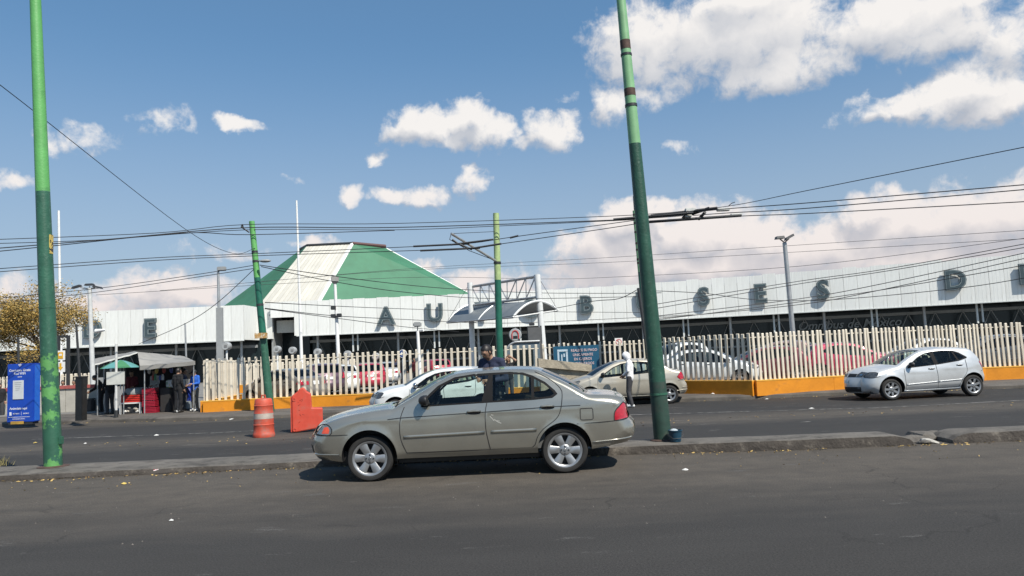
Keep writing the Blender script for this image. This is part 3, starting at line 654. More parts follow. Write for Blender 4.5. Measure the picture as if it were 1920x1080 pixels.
class Car:
    def __init__(s, spec): s.p = spec; s.setup()
    def setup(s):
        p = s.p; s.W = p['W']
        s.prof = []; tags = []
        raw = [tuple(q[:5]) for q in p['prof']]; tg = []; cur = p['prof'][0][5]
        for q in p['prof']:
            if len(q) > 5: cur = q[5]
            tg.append(cur)
        n = len(raw)
        for i in range(n-1):
            seg = cat_rom([raw[max(i-1, 0)], raw[i], raw[i+1], raw[min(i+2, n-1)]], p.get('step', .045))
            # keep only the middle span
            k1 = max(1, int(math.hypot(raw[max(i-1, 0)][0]-raw[i][0], raw[max(i-1, 0)][1]-raw[i][1])/p.get('step', .045)+.5)) if i else 1
            k2 = max(1, int(math.hypot(raw[i+1][0]-raw[i][0], raw[i+1][1]-raw[i][1])/p.get('step', .045)+.5))
            seg = seg[k1:k1+k2]
            s.prof += seg; tags += [tg[i]]*len(seg)
        s.prof.append(raw[-1]); tags.append(tg[-1]); s.tags = tags
        s.B = [(q[0], q[1]) for q in s.prof]
        s.xf = min(q[0] for q in s.B); s.xr = max(q[0] for q in s.B)
    def belt(s, x): return s.p['belt'][0]+s.p['belt'][1]*x
    def near(s, x, z):
        best = 9; r = .1; B = s.B; bi = (0, 0)
        for i in range(len(B)-1):
            ax, az = B[i]; bx, bz = B[i+1]; dx, dz = bx-ax, bz-az; l2 = dx*dx+dz*dz
            t = 0 if l2 < 1e-12 else max(0, min(1, ((x-ax)*dx+(z-az)*dz)/l2)); d = math.hypot(x-ax-t*dx, z-az-t*dz)
            if d < best: best = d; r = s.prof[i][2]*(1-t)+s.prof[i+1][2]*t; bi = (i, t)
        s.last = bi
        return best, r
    def out2(s, i):
        B = s.B; a, b = B[max(i-1, 0)], B[min(i+1, len(B)-1)]; dx, dz = b[0]-a[0], b[1]-a[1]; l = math.hypot(dx, dz) or 1
        return (-dz/l, dx/l)
    def base_w(s, x, z):
        p = s.p; W = s.W; b = s.belt(x)
        t = max(0, (s.xf+.75-x)/.75); W -= p.get('tf', .10)*t**2.4
        t = max(0, (x-(s.xr-.8))/.8); W -= p.get('tr', .09)*t**2.4
        u = z-b; k = .025; sp = k*math.log(1+math.exp(max(-30, min(30, u/k))))     # soft bend at the belt line
        W -= p.get('tum', .36)*sp
        W -= .080*((b-.30-z)/.45)**2 if z < b-.30 else .028*min(1, (z-b+.30)/.30)**2
        if z < .36: W -= .30*(.36-z)
        c = p.get('crease')
        if c:
            zc = c[0]+c[1]*x; W += .007/(1+((z-zc)/.035)**2)
        for (cx, cz, r) in s.p['arches']:                       # wheel-arch flare
            d = math.hypot(x-cx, z-cz)-r
            d = max(d, 0)
            if d < .09: W += .012*(1-d/.09)**2
        return W
    def w(s, x, z, nd=None):
        W = s.base_w(x, z); d, r = nd or s.near(x, z)
        if d < r: W -= r*(1-math.sqrt(max(0, 1-(1-d/r)**2)))
        return W
    def nrm(s, x, z, side):
        e = .004; d, r = s.near(x, z); i, t = s.last
        wx = (s.base_w(x+e, z)-s.base_w(x-e, z))/(2*e); wz = (s.base_w(x, z+e)-s.base_w(x, z-e))/(2*e)
        nx, nz = -wx, -wz
        if d < r:
            k = 1-d/r; q = min(40, k/math.sqrt(max(1e-6, 1-k*k))); o0, o1 = s.out2(i), s.out2(i+1)
            nx += (o0[0]*(1-t)+o1[0]*t)*q; nz += (o0[1]*(1-t)+o1[1]*t)*q
        return Vector((nx, side, nz)).normalized()
    # ---- side skin, cut exactly along every outline
    def side(s):
        p = s.p; out = list(s.B)
        zb = p['sill']
        (fx, fz, fr), (rx, rz, rr) = p['arches']
        def arc(cx, cz, r, a0, a1, n=26): return [(cx+r*math.cos(a0+(a1-a0)*i/n), cz+r*math.sin(a0+(a1-a0)*i/n)) for i in range(n+1)]
        def ang(cz, r, z): return math.asin(max(-1, min(1, (z-cz)/r)))
        a = ang(rz, rr, p['zrb']); b = ang(rz, rr, zb)
        low = arc(rx, rz, rr, a, math.pi-b)
        a2 = ang(fz, fr, zb); b2 = ang(fz, fr, p['zfb'])
        low2 = arc(fx, fz, fr, a2, math.pi-b2)
        s.arch_lines = [low, low2]
        k = max(2, int((low[-1][0]-low2[0][0])/.12)); sill = [(low[-1][0]+(low2[0][0]-low[-1][0])*i/k, zb) for i in range(1, k)]
        outline = out + low + sill + low2
        polys = []
        for nm in ('trim',): polys += [q for q in p.get(nm, [])]
        polys += [q for _, q in p['glass']] + [q for _, q in p.get('lamps', [])] + [q for _, q in p['doors']] + [q for _, q in p.get('zones', [])]
        V = []; E = []
        def addpoly(q, closed=True):
            n0 = len(V); V.extend(q); m = len(q)
            for i in range(m if closed else m-1): E.append((n0+i, n0+(i+1) % m))
        addpoly(outline)
        for q in polys: addpoly(q)
        g = p.get('grid', .06); x = s.xf+g*.5
        zmax = max(q[1] for q in s.B)
        for i in range(len(s.B)):                               # rings that follow the rounded edge
            o = s.out2(i); r = s.prof[i][2]
            for k in (.03, .10, .22, .42, .68, 1.0):
                q = (s.B[i][0]-o[0]*r*k, s.B[i][1]-o[1]*r*k)
                if inside(q, outline) and s.near(*q)[0] > r*k*.93: V.append(q)
        while x < s.xr:
            z = zb
            while z < zmax:
                jx = x+(g*.5 if int(z/g) % 2 else 0)
                if inside((jx, z), outline):
                    d, r = s.near(jx, z)
                    if d > r*1.12: V.append((jx, z))
                z += g
            x += g
        res = delaunay_2d_cdt([Vector(v) for v in V], E, [], 0, 1e-5)
        v2, _, f2 = res[0], res[1], res[2]
        cls = []
        order = [('glass:'+n, q) for n, q in p['glass']] + [('trim', q) for q in p.get('trim', [])] + [('lamp:'+n, q) for n, q in p.get('lamps', [])] + [('door:'+n, q) for n, q in p['doors']] + [('zone:'+n, q) for n, q in p.get('zones', [])]
        for f in f2:
            c = ((v2[f[0]].x+v2[f[1]].x+v2[f[2]].x)/3, (v2[f[0]].y+v2[f[1]].y+v2[f[2]].y)/3)
            k = None
            if inside(c, outline):
                k = 'body'
                for n, q in order:
                    if inside(c, q): k = n; break
            cls.append(k)
        nd = [s.near(v.x, v.y) for v in v2]
        wv = [s.w(v.x, v.y, d) for v, d in zip(v2, nd)]
        nv = [s.nrm(v.x, v.y, 1) if True else None for v in v2]
        s.tri = (v2, f2, cls, wv, nv)
    def part_side(s, key, side, inset=0):
        v2, f2, cls, wv, nv = s.tri; mp = {}; V = []; N = []; Fc = []
        for f, c in zip(f2, cls):
            if c != key: continue
            t = []
            for i in f:
                if i not in mp:
                    mp[i] = len(V); n = nv[i]; V.append(Vector((v2[i].x-n.x*inset, side*(wv[i]-n.y*inset), v2[i].y-n.z*inset))); N.append(Vector((n.x, side*n.y, n.z)))
                t.append(mp[i])
            a, b, c_ = (V[i] for i in t); fn = (b-a).cross(c_-a)
            if fn.dot(N[t[0]]) < 0: t.reverse()
            Fc.append(t)
        return V, Fc, N
    def on(s, x, z, side, out=0):
        n = s.nrm(x, z, 1); W = s.w(x, z); return Vector((x+n.x*out, side*(W+n.y*out), z+n.z*out)), Vector((n.x, side*n.y, n.z))
    def ribbon(s, line, width, side, out=.002, thick=0, step=.05):
        """a band on the side skin along a line of (x,z); thick makes it stand proud"""
        L_ = cat_rom(line, step) if len(line) > 2 else [tuple(a+(b-a)*i/12 for a, b in zip(line[0], line[1])) for i in range(13)]
        V = []; Fc = []; n = len(L_)
        for i, (x, z) in enumerate(L_):
            x0, z0 = L_[max(i-1, 0)]; x1, z1 = L_[min(i+1, n-1)]; l = math.hypot(x1-x0, z1-z0) or 1; px_, pz_ = -(z1-z0)/l, (x1-x0)/l
            if thick:
                for u, o in ((-.5, -.003), (-.42, thick*.75), (-.15, thick), (.15, thick), (.42, thick*.75), (.5, -.003)): V.append(s.on(x+px_*width*u, z+pz_*width*u, side, o)[0])
            else:
                for u in (-.5, .5): V.append(s.on(x+px_*width*u, z+pz_*width*u, side, out)[0])
        k = 6 if thick else 2
        for i in range(n-1):
            for j in range(k-1): Fc.append((i*k+j, (i+1)*k+j, (i+1)*k+j+1, i*k+j+1))
        if thick: Fc += [tuple(range(k)), tuple(range((n-1)*k, n*k))]
        return V, Fc
    # ---- the skin that runs over the top from nose to tail
    def strip(s):
        vs = [-1, -.975, -.93, -.85, -.72, -.55, -.36, -.18, 0, .18, .36, .55, .72, .85, .93, .975, 1]
        P = []
        for (x, z, r, cx, cz) in s.prof:
            y = s.base_w(x, z)-r; row = []
            for v in vs:
                k = (1-v*v)**1.35; row.append(Vector((x+cx*k, v*y, z+cz*k)))
            P.append(row)
        N = []; n = len(P); m = len(vs)
        for i in range(n):
            row = []
            for j in range(m):
                du = P[min(i+1, n-1)][j]-P[max(i-1, 0)][j]; dv = P[i][min(j+1, m-1)]-P[i][max(j-1, 0)]
                if j in (0, m-1): dv = Vector((0, 1, 0))
                row.append((-du.cross(dv)).normalized() if du.cross(dv).length > 1e-9 else Vector((0, 0, 1)))
            N.append(row)
        # nose to tail is +x, v is +y: the outward normal is du x dv turned up
        mid = N[n//2][m//2]
        if mid.z < 0: N = [[-q for q in row] for row in N]
        s.S = (P, N, vs)
    def part_strip(s, rows, cols, out=0):
        P, N, vs = s.S; V = []; NN = []; Fc = []; idx = {}
        def vid(i, j):
            if (i, j) not in idx: idx[(i, j)] = len(V); V.append(P[i][j]+N[i][j]*out); NN.append(N[i][j])
            return idx[(i, j)]
        for i in rows:
            if i+1 >= len(P): continue
            for j in cols:
                t = [vid(i, j), vid(i+1, j), vid(i+1, j+1), vid(i, j+1)]
                a, b, c = V[t[0]], V[t[1]], V[t[2]]
                if (b-a).cross(c-a).dot(NN[t[0]]) < 0: t.reverse()
                Fc.append(t)
        return V, Fc, NN
    def spt(s, u, v, out=0):
        """point on the strip: u is the row (float), v across -1..1"""
        P, N, vs = s.S; i = max(0, min(len(P)-2, int(u))); fu = u-i
        j = 0
        while j < len(vs)-2 and vs[j+1] < v: j += 1
        fv = (v-vs[j])/(vs[j+1]-vs[j])
        q = lambda A: (A[i][j]*(1-fv)+A[i][j+1]*fv)*(1-fu)+(A[i+1][j]*(1-fv)+A[i+1][j+1]*fv)*fu
        return q(P)+q(N).normalized()*out
    def patch(s, u0, u1, v0, v1, out=.004, nu=6, nv=10, fn=None):
        V = []; Fc = []
        for a in range(nu+1):
            for b in range(nv+1):
                u, v = u0+(u1-u0)*a/nu, v0+(v1-v0)*b/nv
                if fn: u, v = fn(a/nu, b/nv)
                V.append(s.spt(u, v, out))
        for a in range(nu):
            for b in range(nv): i = a*(nv+1)+b; Fc.append((i, i+1, i+nv+2, i+nv+1))
        return V, Fc
    def row_at(s, x=None, z=None, tag=None):
        """row of the strip nearest to a height on the nose or tail"""
        best = None
        for i, q in enumerate(s.prof):
            if tag and s.tags[i] not in tag: continue
            d = abs(q[1]-z) if z is not None else abs(q[0]-x)
            if best is None or d < best[0]: best = (d, i)
        return best[1]

def make_car(spec, name, label, pm_, loc, rz, group=None, detail=True, glm=None, wheel=('six', 6)):
    c = Car(spec); c.side(); c.strip()
    t = thing(name, label, 'car', loc, rz, group); p = spec; glm = glm or GLS
    def mk(nm, V, Fc, m, par=None, N=None, sm=False): return link_mesh(nm, V, Fc, m, par or t, sm, N)
    keys = []
    for k in c.tri[2]:
        if k and k not in keys: keys.append(k)
    dobj = {}
    for side in (-1, 1):
        for k in keys:
            ins = .007 if k.startswith('glass') else .004 if k == 'trim' else 0
            V, Fc, N = c.part_side(k, side, ins)
            if k == 'body': mk('body_side', V, Fc, pm_, None, N)
            elif k == 'trim': mk('window_trim', V, Fc, TRIMB, None, N)
            elif k.startswith('door'): dobj[(k[5:], side)] = mk('door', V, Fc, pm_, None, N)
            elif k.startswith('glass'): mk('side_window', V, Fc, glm if 'd' not in k[6:] else GLD, None, N)
            elif k.startswith('lamp'):
                nm, mm = {'lamp:ind': ('indicator', AMB_L), 'lamp:head': ('headlight', LENS), 'lamp:headd': ('headlight', LENSD), 'lamp:tail': ('tail_light', RED_L)}[k]
                dobj[(k, side)] = mk(nm, V, Fc, mm, None, N)
            elif k.startswith('zone'): mk(k[5:], V, Fc, pm_ if 'sill' not in k else p.get('sillmat', pm_), None, N)
        # gaps between the panels
        for line in p['seams']:
            mk('panel_gap', *c.ribbon(line, .010 if detail else .012, side, .0016, step=.04), GAP)
        for _, q_ in [k_ for k_ in p.get('lamps', []) if k_[0] != 'ind']:
            mk('lamp_gap', *c.ribbon(q_+[q_[0]], .012, side, .002, step=.03), GAP)
        for (nm, line) in p.get('lamp_marks', []):
            V, Fc = c.ribbon(line, p.get('mark_w', .07), side, .0025); mk(nm, V, Fc, AMB_L, dobj.get(('lamp:head', side)) or dobj.get(('lamp:headd', side)))
        for (line, wd_) in p.get('moulding', []): mk('side_moulding', *c.ribbon(line, wd_, side, 0, .014), pm_, sm=True)
        for (nm, hx, hz) in p['handles']:
            d = dobj.get((nm, side), t); V = []; Fc = []
            q = MB()
            ring = [(hx+.095*math.cos(a)*(1 if abs(math.cos(a)) < .8 else 1), hz+.03*math.sin(a)) for a in [2*math.pi*i/20 for i in range(20)]]
            q.add([c.on(x, z, side, .002)[0] for x, z in ring], [tuple(range(20))]); q.build('handle_recess', GAP, d)
            mk('handle', *c.ribbon([(hx-.09, hz+.008), (hx, hz+.013), (hx+.09, hz+.008)], .026, side, 0, .03), p.get('handlemat', pm_), d, sm=True)
        # wheel-arch lining
        for line in c.arch_lines:
            V = []; n = len(line)
            for (x, z) in line:
                W = c.w(x, z); V += [(x, side*W, z), (x, side*(W-.30), z)]
            mk('arch_lining', V, [(2*i, 2*i+1, 2*i+3, 2*i+2) for i in range(n-1)]+[tuple(2*i+1 for i in range(n))], BLACK)
        # mirror
        mx, mz = p['mirror']; W = c.w(mx, mz); q = MB(); y0 = side*(W+.11)
        prof = [(.0, -.09), (.055, -.088), (.080, -.06), (.088, 0), (.082, .05), (.05, .075), (.0, .08)]
        V = []; Fc = []; n = 14
        for (r_, yy) in prof:
            for j in range(n):
                a = 2*math.pi*j/n; dx = r_*math.cos(a)*.95; dz = r_*math.sin(a)*.82
                V.append((mx-.045*(1-(r_/.09)**2)+dx*.55-.02, y0+side*(yy*1.05), mz+dz))
        V = []
        for i in range(9):                     # a shell: round in front, flat behind
            ph = math.pi*i/8
            for j in range(n):
                a = 2*math.pi*j/n; ca, sa = math.cos(a), math.sin(a)
                xx = -abs(math.sin(ph))*0 - (.105*math.sin(ph)*max(0, -ca)**.8 if ca < 0 else -.02*math.sin(ph)*ca)
                V.append((mx+xx, y0+side*(-.105*math.cos(ph)), mz+.01+.072*sa*math.sin(ph)**.7-.012*math.cos(ph)*0))
        for i in range(8):
            for j in range(n): Fc.append((i*n+j, i*n+(j+1) % n, (i+1)*n+(j+1) % n, (i+1)*n+j))
        q.add(V, Fc); q.tube([(mx+.0, side*(W-.03), mz-.05), (mx, y0, mz-.02)], [.035, .03], 8)
        q.build('mirror', p.get('mirrormat', BLACK), t, 60)
    # top skin
    groups = {}
    for i, k in enumerate(c.tags): groups.setdefault(k, []).append(i)
    allc = range(16); inner = range(2, 14); outer = [0, 1, 14, 15]
    for k, rows in groups.items():
        if k in ('windshield', 'rear_window'):
            V, Fc, N = c.part_strip(rows, inner, -.004); mk(k, V, Fc, GLW if k == 'windshield' else p.get('rearglass', GLD), None, N)
            for oc in (outer[:2], outer[2:]):
                V, Fc, N = c.part_strip(rows, oc); mk('pillar', V, Fc, pm_, None, N)
        else:
            V, Fc, N = c.part_strip(rows, allc); mk(k, V, Fc, pm_ if k not in p.get('darkstrip', ()) else BLACK, None, N)
    for k, mm, args in p.get('patches', []):
        V, Fc = args(c); o = mk(k, V, Fc, mm, None, None, True)
    # underbody and floor
    (fx, fz, fr), (rx, rz, rr) = p['arches']; Wi = p['W']
    q = MB(); q.box(fx+fr-.02, rx-rr+.02, -Wi+.30, Wi-.30, .2, .34); q.box(fx+fr, rx-rr, -Wi+.10, Wi-.10, p['sill']+.01, .345); q.box(c.xf+.15, fx+fr, -Wi+.34, Wi-.34, .22, .5); q.box(rx-rr, c.xr-.34, -Wi+.34, Wi-.34, .30, .45)
    q.box(c.xf+.14, fx-fr+.04, -Wi+.2, Wi-.2, p['zfb']-.02, .4); q.box(rx+rr-.04, c.xr-.14, -Wi+.3, Wi-.3, p['zrb']+.06, .44)
    q.build('underbody', BLACK, t)
    bz_ = p['belt'][0]-.04
    q = MB()
    for sgn in (-1, 1): q.box(fx+fr+.1, rx-.25, sgn*(Wi-.13)-.02, sgn*(Wi-.13)+.02, .34, bz_-.02)
    q.build('door_lining', SEAT, t)
    dx = p['dash']
    q = MB(); q.bbox(dx-.35, dx+.12, -Wi+.18, Wi-.18, .55, bz_-.03, .04); q.build('dashboard', DASH, t)
    q = MB(); cx, cy, cz = dx+.24, -.36*1, bz_-.02                  # driver on the far left of the car is at -y when it faces -x
    cy = .36 if p.get('rhd') else -.36
    ringp = [(cx+.05*math.sin(a)*0+.07*math.sin(a), cy+.18*math.cos(a), cz+.165*math.sin(a)) for a in [2*math.pi*i/20 for i in range(21)]]
    q.tube(ringp, .014, 6, False); q.tube([(dx, cy, cz-.1), (cx-.01, cy, cz)], .025, 6); q.sphere((cx-.005, cy, cz), .055, 8, 6); q.build('steering_wheel', DASH, t, True)
    def seat(x, y, w_, nm, back=.62, head=True):
        q = MB(); z0 = .34
        q.bbox(x-.5, x+.02, y-w_/2, y+w_/2, z0, z0+.2, .05)
        n0 = len(q.v); q.bbox(-.06, .08, y-w_/2+.02, y+w_/2-.02, 0, back, .05)
        for v in q.v[n0:]:
            zz = v.z; v.x = x+v.x+zz*.26; v.z = z0+.14+zz
        if head:
            hx_ = x+(back+.1)*.26
            for yy in ([y] if w_ < .8 else [y-.36, y+.36]):
                q.bbox(hx_-.05, hx_+.06, yy-.13, yy+.13, z0+.14+back+.01, z0+.14+back+.19, .04)
        q.build(nm, SEAT, t, 40)
    hr = p.get('seat_h', .52)
    seat(dx+.95, -.36, .5, 'front_seat', hr); seat(dx+.95, .36, .5, 'front_seat', hr); seat(dx+1.78, 0, 1.25, 'rear_seat', hr-.04, True)
    # wheels
    Rw, rim, wdt = p['wheel']; parts = wheel_mesh(Rw, rim, wdt, wheel[1], wheel[0]); data = {k: build_mesh(v[0], v[1], v[2]) for k, v in parts.items()}
    for (cx, cz, r_) in p['arches']:
        for sgn in (-1, 1):
            e = bpy.data.objects.new('wheel', None); C.objects.link(e); e.parent = t; e.location = (cx, sgn*(Wi-.03-wdt/2-p.get('winset', 0)), Rw)
            e.rotation_euler = (0, random.uniform(0, 1) if sgn > 0 else p.get('wrot', 0), 0 if sgn < 0 else math.pi)
            for k, me in data.items():
                o = bpy.data.objects.new(k.split('#')[0], me); C.objects.link(o); o.parent = e
    return t, c

# ---- the sage grey saloon
SAGE = paint('sage_grey_metallic', (.36, .346, .298), .66, .24, .07)
sentra = dict(W=.83, belt=(.965, .018), tum=.40, crease=(.845, .026), sill=.285, zfb=.275, zrb=.305, tf=.12, tr=.10, grid=.05, step=.04,
  arches=[(-1.275, .325, .362), (1.275, .325, .352)], wheel=(.305, .222, .19), dash=-.66, mirror=(-.50, 1.035), wrot=.05, winset=.02,
  prof=[(-1.93,.268,.20,-.14,0,'front_bumper'),(-2.03,.32,.22,-.14,0),(-2.075,.46,.24,-.14,0),(-2.07,.575,.24,-.13,0),(-2.035,.64,.22,-.13,0,'nose'),
   (-1.95,.745,.2,-.12,.02,'hood'),(-1.83,.805,.16,-.08,.04),(-1.67,.855,.14,-.04,.05),(-1.48,.893,.12,0,.055),(-1.25,.925,.11,0,.055),(-1.03,.945,.10,-.05,.05),
   (-.93,.96,.07,-.10,.03,'windshield'),(-.62,1.13,.06,-.10,.03),(-.36,1.275,.06,-.08,.03),(-.15,1.365,.07,-.03,.03,'roof'),(.12,1.395,.08,0,.03),(.45,1.405,.08,0,.03),(.75,1.40,.08,0,.03),(.93,1.385,.08,.02,.03),
   (1.02,1.355,.07,.05,.03,'rear_window'),(1.29,1.215,.06,.08,.03),(1.44,1.125,.06,.09,.03),(1.59,1.035,.07,.08,.02,'trunk_lid'),(1.70,1.02,.09,.06,.03),(1.84,1.012,.1,.05,.03),(1.97,.995,.12,.05,.03),
   (2.08,.955,.15,.06,.02),(2.125,.88,.18,.07,.01,'tail_panel'),(2.15,.70,.2,.08,0,'rear_bumper'),(2.21,.63,.22,.08,0),(2.24,.53,.24,.08,0),(2.22,.43,.24,.08,0),(2.12,.35,.2,.08,0)],
  trim=[[(-.585,.955),(-.555,1.05),(-.36,1.225),(-.14,1.328),(.12,1.36),(.38,1.366),(.6,1.368),(.77,1.352),(.9,1.305),(1.06,1.213),(1.18,1.10),(1.213,1.05),(1.14,1.0),(.9,.985),(.2,.972)]],
  glass=[('f',[(-.535,.978),(-.515,1.045),(-.335,1.205),(-.13,1.302),(.12,1.335),(.312,1.338),(.212,.993)]),
         ('r',[(.37,1.34),(.57,1.343),(.75,1.325),(.873,1.28),(.868,1.008),(.36,.998)]),('q',[(.915,1.262),(1.04,1.19),(1.14,1.10),(1.17,1.055),(1.11,1.025),(.905,1.012)])],
  lamps=[('ind',[(-1.905,.655),(-1.875,.735),(-1.815,.742),(-1.79,.70),(-1.80,.655)]),('head',[(-2.03,.648),(-2.005,.70),(-1.945,.758),(-1.84,.770),(-1.775,.733),(-1.755,.69),(-1.785,.636),(-1.9,.636)]),
         ('tail',[(1.935,.668),(1.952,.79),(2.075,.903),(2.11,.88),(2.13,.80),(2.14,.69)])],
  doors=[('front',[(-.80,.965),(-.845,.842),(-.865,.695),(-.85,.532),(-.787,.365),(.305,.357),(.258,.617),(.258,.854),(.286,.99),(.345,1.372),(.12,1.372),(-.14,1.34),(-.37,1.236),(-.57,1.06),(-.60,.96)]),
         ('rear',[(.286,.99),(.258,.854),(.258,.617),(.305,.357),(.85,.363),(.889,.398),(.924,.499),(1.003,.599),(1.174,.725),(1.24,.841),(1.272,1.033),(1.252,1.123),(1.125,1.245),(.93,1.352),(.77,1.370),(.6,1.38),(.345,1.372)])],
  zones=[('fuel_flap',[(1.495,.845),(1.49,.71),(1.505,.697),(1.645,.697),(1.66,.71),(1.66,.83),(1.645,.845)]),
         ('front_bumper_side',[(-2.2,.2),(-1.5,.2),(-1.545,.632),(-1.785,.632),(-2.3,.636)]),('rear_bumper_side',[(1.40,.2),(2.4,.2),(2.4,.685),(2.14,.684),(1.935,.662),(1.44,.645)]),
         ('sill_strip',[(-.925,.2),(.935,.2),(.925,.352),(-.80,.34),(-.925,.31)])],
  seams=[[(-.80,.965),(-.845,.842),(-.865,.695),(-.85,.532),(-.787,.365)],[(-.787,.362),(.305,.354)],[(.305,.354),(.85,.36)],[(.305,.357),(.258,.617),(.258,.854),(.286,.985)],
         [(.85,.36),(.889,.398),(.924,.499),(1.003,.599),(1.174,.725),(1.24,.841),(1.272,1.033),(1.252,1.123),(1.125,1.245),(.93,1.355)],
         [(1.495,.838),(1.492,.71),(1.505,.697),(1.645,.697),(1.658,.71),(1.658,.832),(1.645,.845),(1.505,.845),(1.495,.838)],[(-2.03,.633),(-1.785,.630),(-1.545,.632)],[(1.44,.648),(1.935,.664),(2.12,.686)],
         [(-1.02,.812),(-.855,.826)],[(-.855,.826),(.025,.849)],[(.205,.853),(.987,.882)],[(1.16,.888),(1.50,.889)],[(-.92,.20),(-.92,.31)]],
  moulding=[([(-.815,.573),(.24,.592)],.042),([(.325,.594),(.915,.597)],.042),([(-2.05,.385),(-1.66,.375)],.012),([(1.64,.40),(2.18,.43)],.014)],
  handles=[('front',.11,.858),('rear',1.07,.884)],
  patches=[('grille',BLACK,lambda c: c.patch(c.row_at(z=.66,tag=('nose',)),c.row_at(z=.73,tag=('nose',)),-.6,.6)),
           ('lower_intake',BLACK,lambda c: c.patch(c.row_at(z=.34,tag=('front_bumper',)),c.row_at(z=.46,tag=('front_bumper',)),-.7,.7)),
           ('tail_light',RED_L,lambda c: c.patch(c.row_at(z=.88,tag=('tail_panel','trunk_lid')),c.row_at(z=.72,tag=('tail_panel',)),-1,-.66)),('tail_light',RED_L,lambda c: c.patch(c.row_at(z=.88,tag=('tail_panel','trunk_lid')),c.row_at(z=.72,tag=('tail_panel',)),.66,1)),
           ('headlight',LENS,lambda c: c.patch(c.row_at(z=.65,tag=('nose',)),c.row_at(z=.735,tag=('nose',)),-1,-.66)),('headlight',LENS,lambda c: c.patch(c.row_at(z=.65,tag=('nose',)),c.row_at(z=.735,tag=('nose',)),.66,1)),
           ('number_plate',WHITE,lambda c: c.patch(c.row_at(z=.86,tag=('tail_panel','trunk_lid')),c.row_at(z=.74,tag=('tail_panel',)),-.25,.25))])
car_sage, cs = make_car(sentra, 'saloon_car', 'sage grey four door saloon parked at the near kerb, largest car', SAGE, (-.69, 11.0, 0), 0)
for yy in (-.45, .05):                   # wipers lying at the foot of the windscreen
    MB().tube([(-1.00, yy, 1.0), (-.93, yy+.2, 1.012), (-.86, yy+.5, 1.05)], .009, 5).build('wiper', BLACK, car_sage)

car_sage.scale = (1.02, 1, 1)
SCR = mat('scuffed_paint', (.42, .41, .37), .7)
for ln in ([(.315, .80), (.345, .765), (.37, .735)], [(.33, .815), (.36, .81)], [(.37, .755), (.42, .715), (.46, .70)], [(.40, .735), (.44, .728)]):
    V, Fc = cs.ribbon(ln, .009, -1, .0018); link_mesh('scuff', V, Fc, SCR, car_sage)
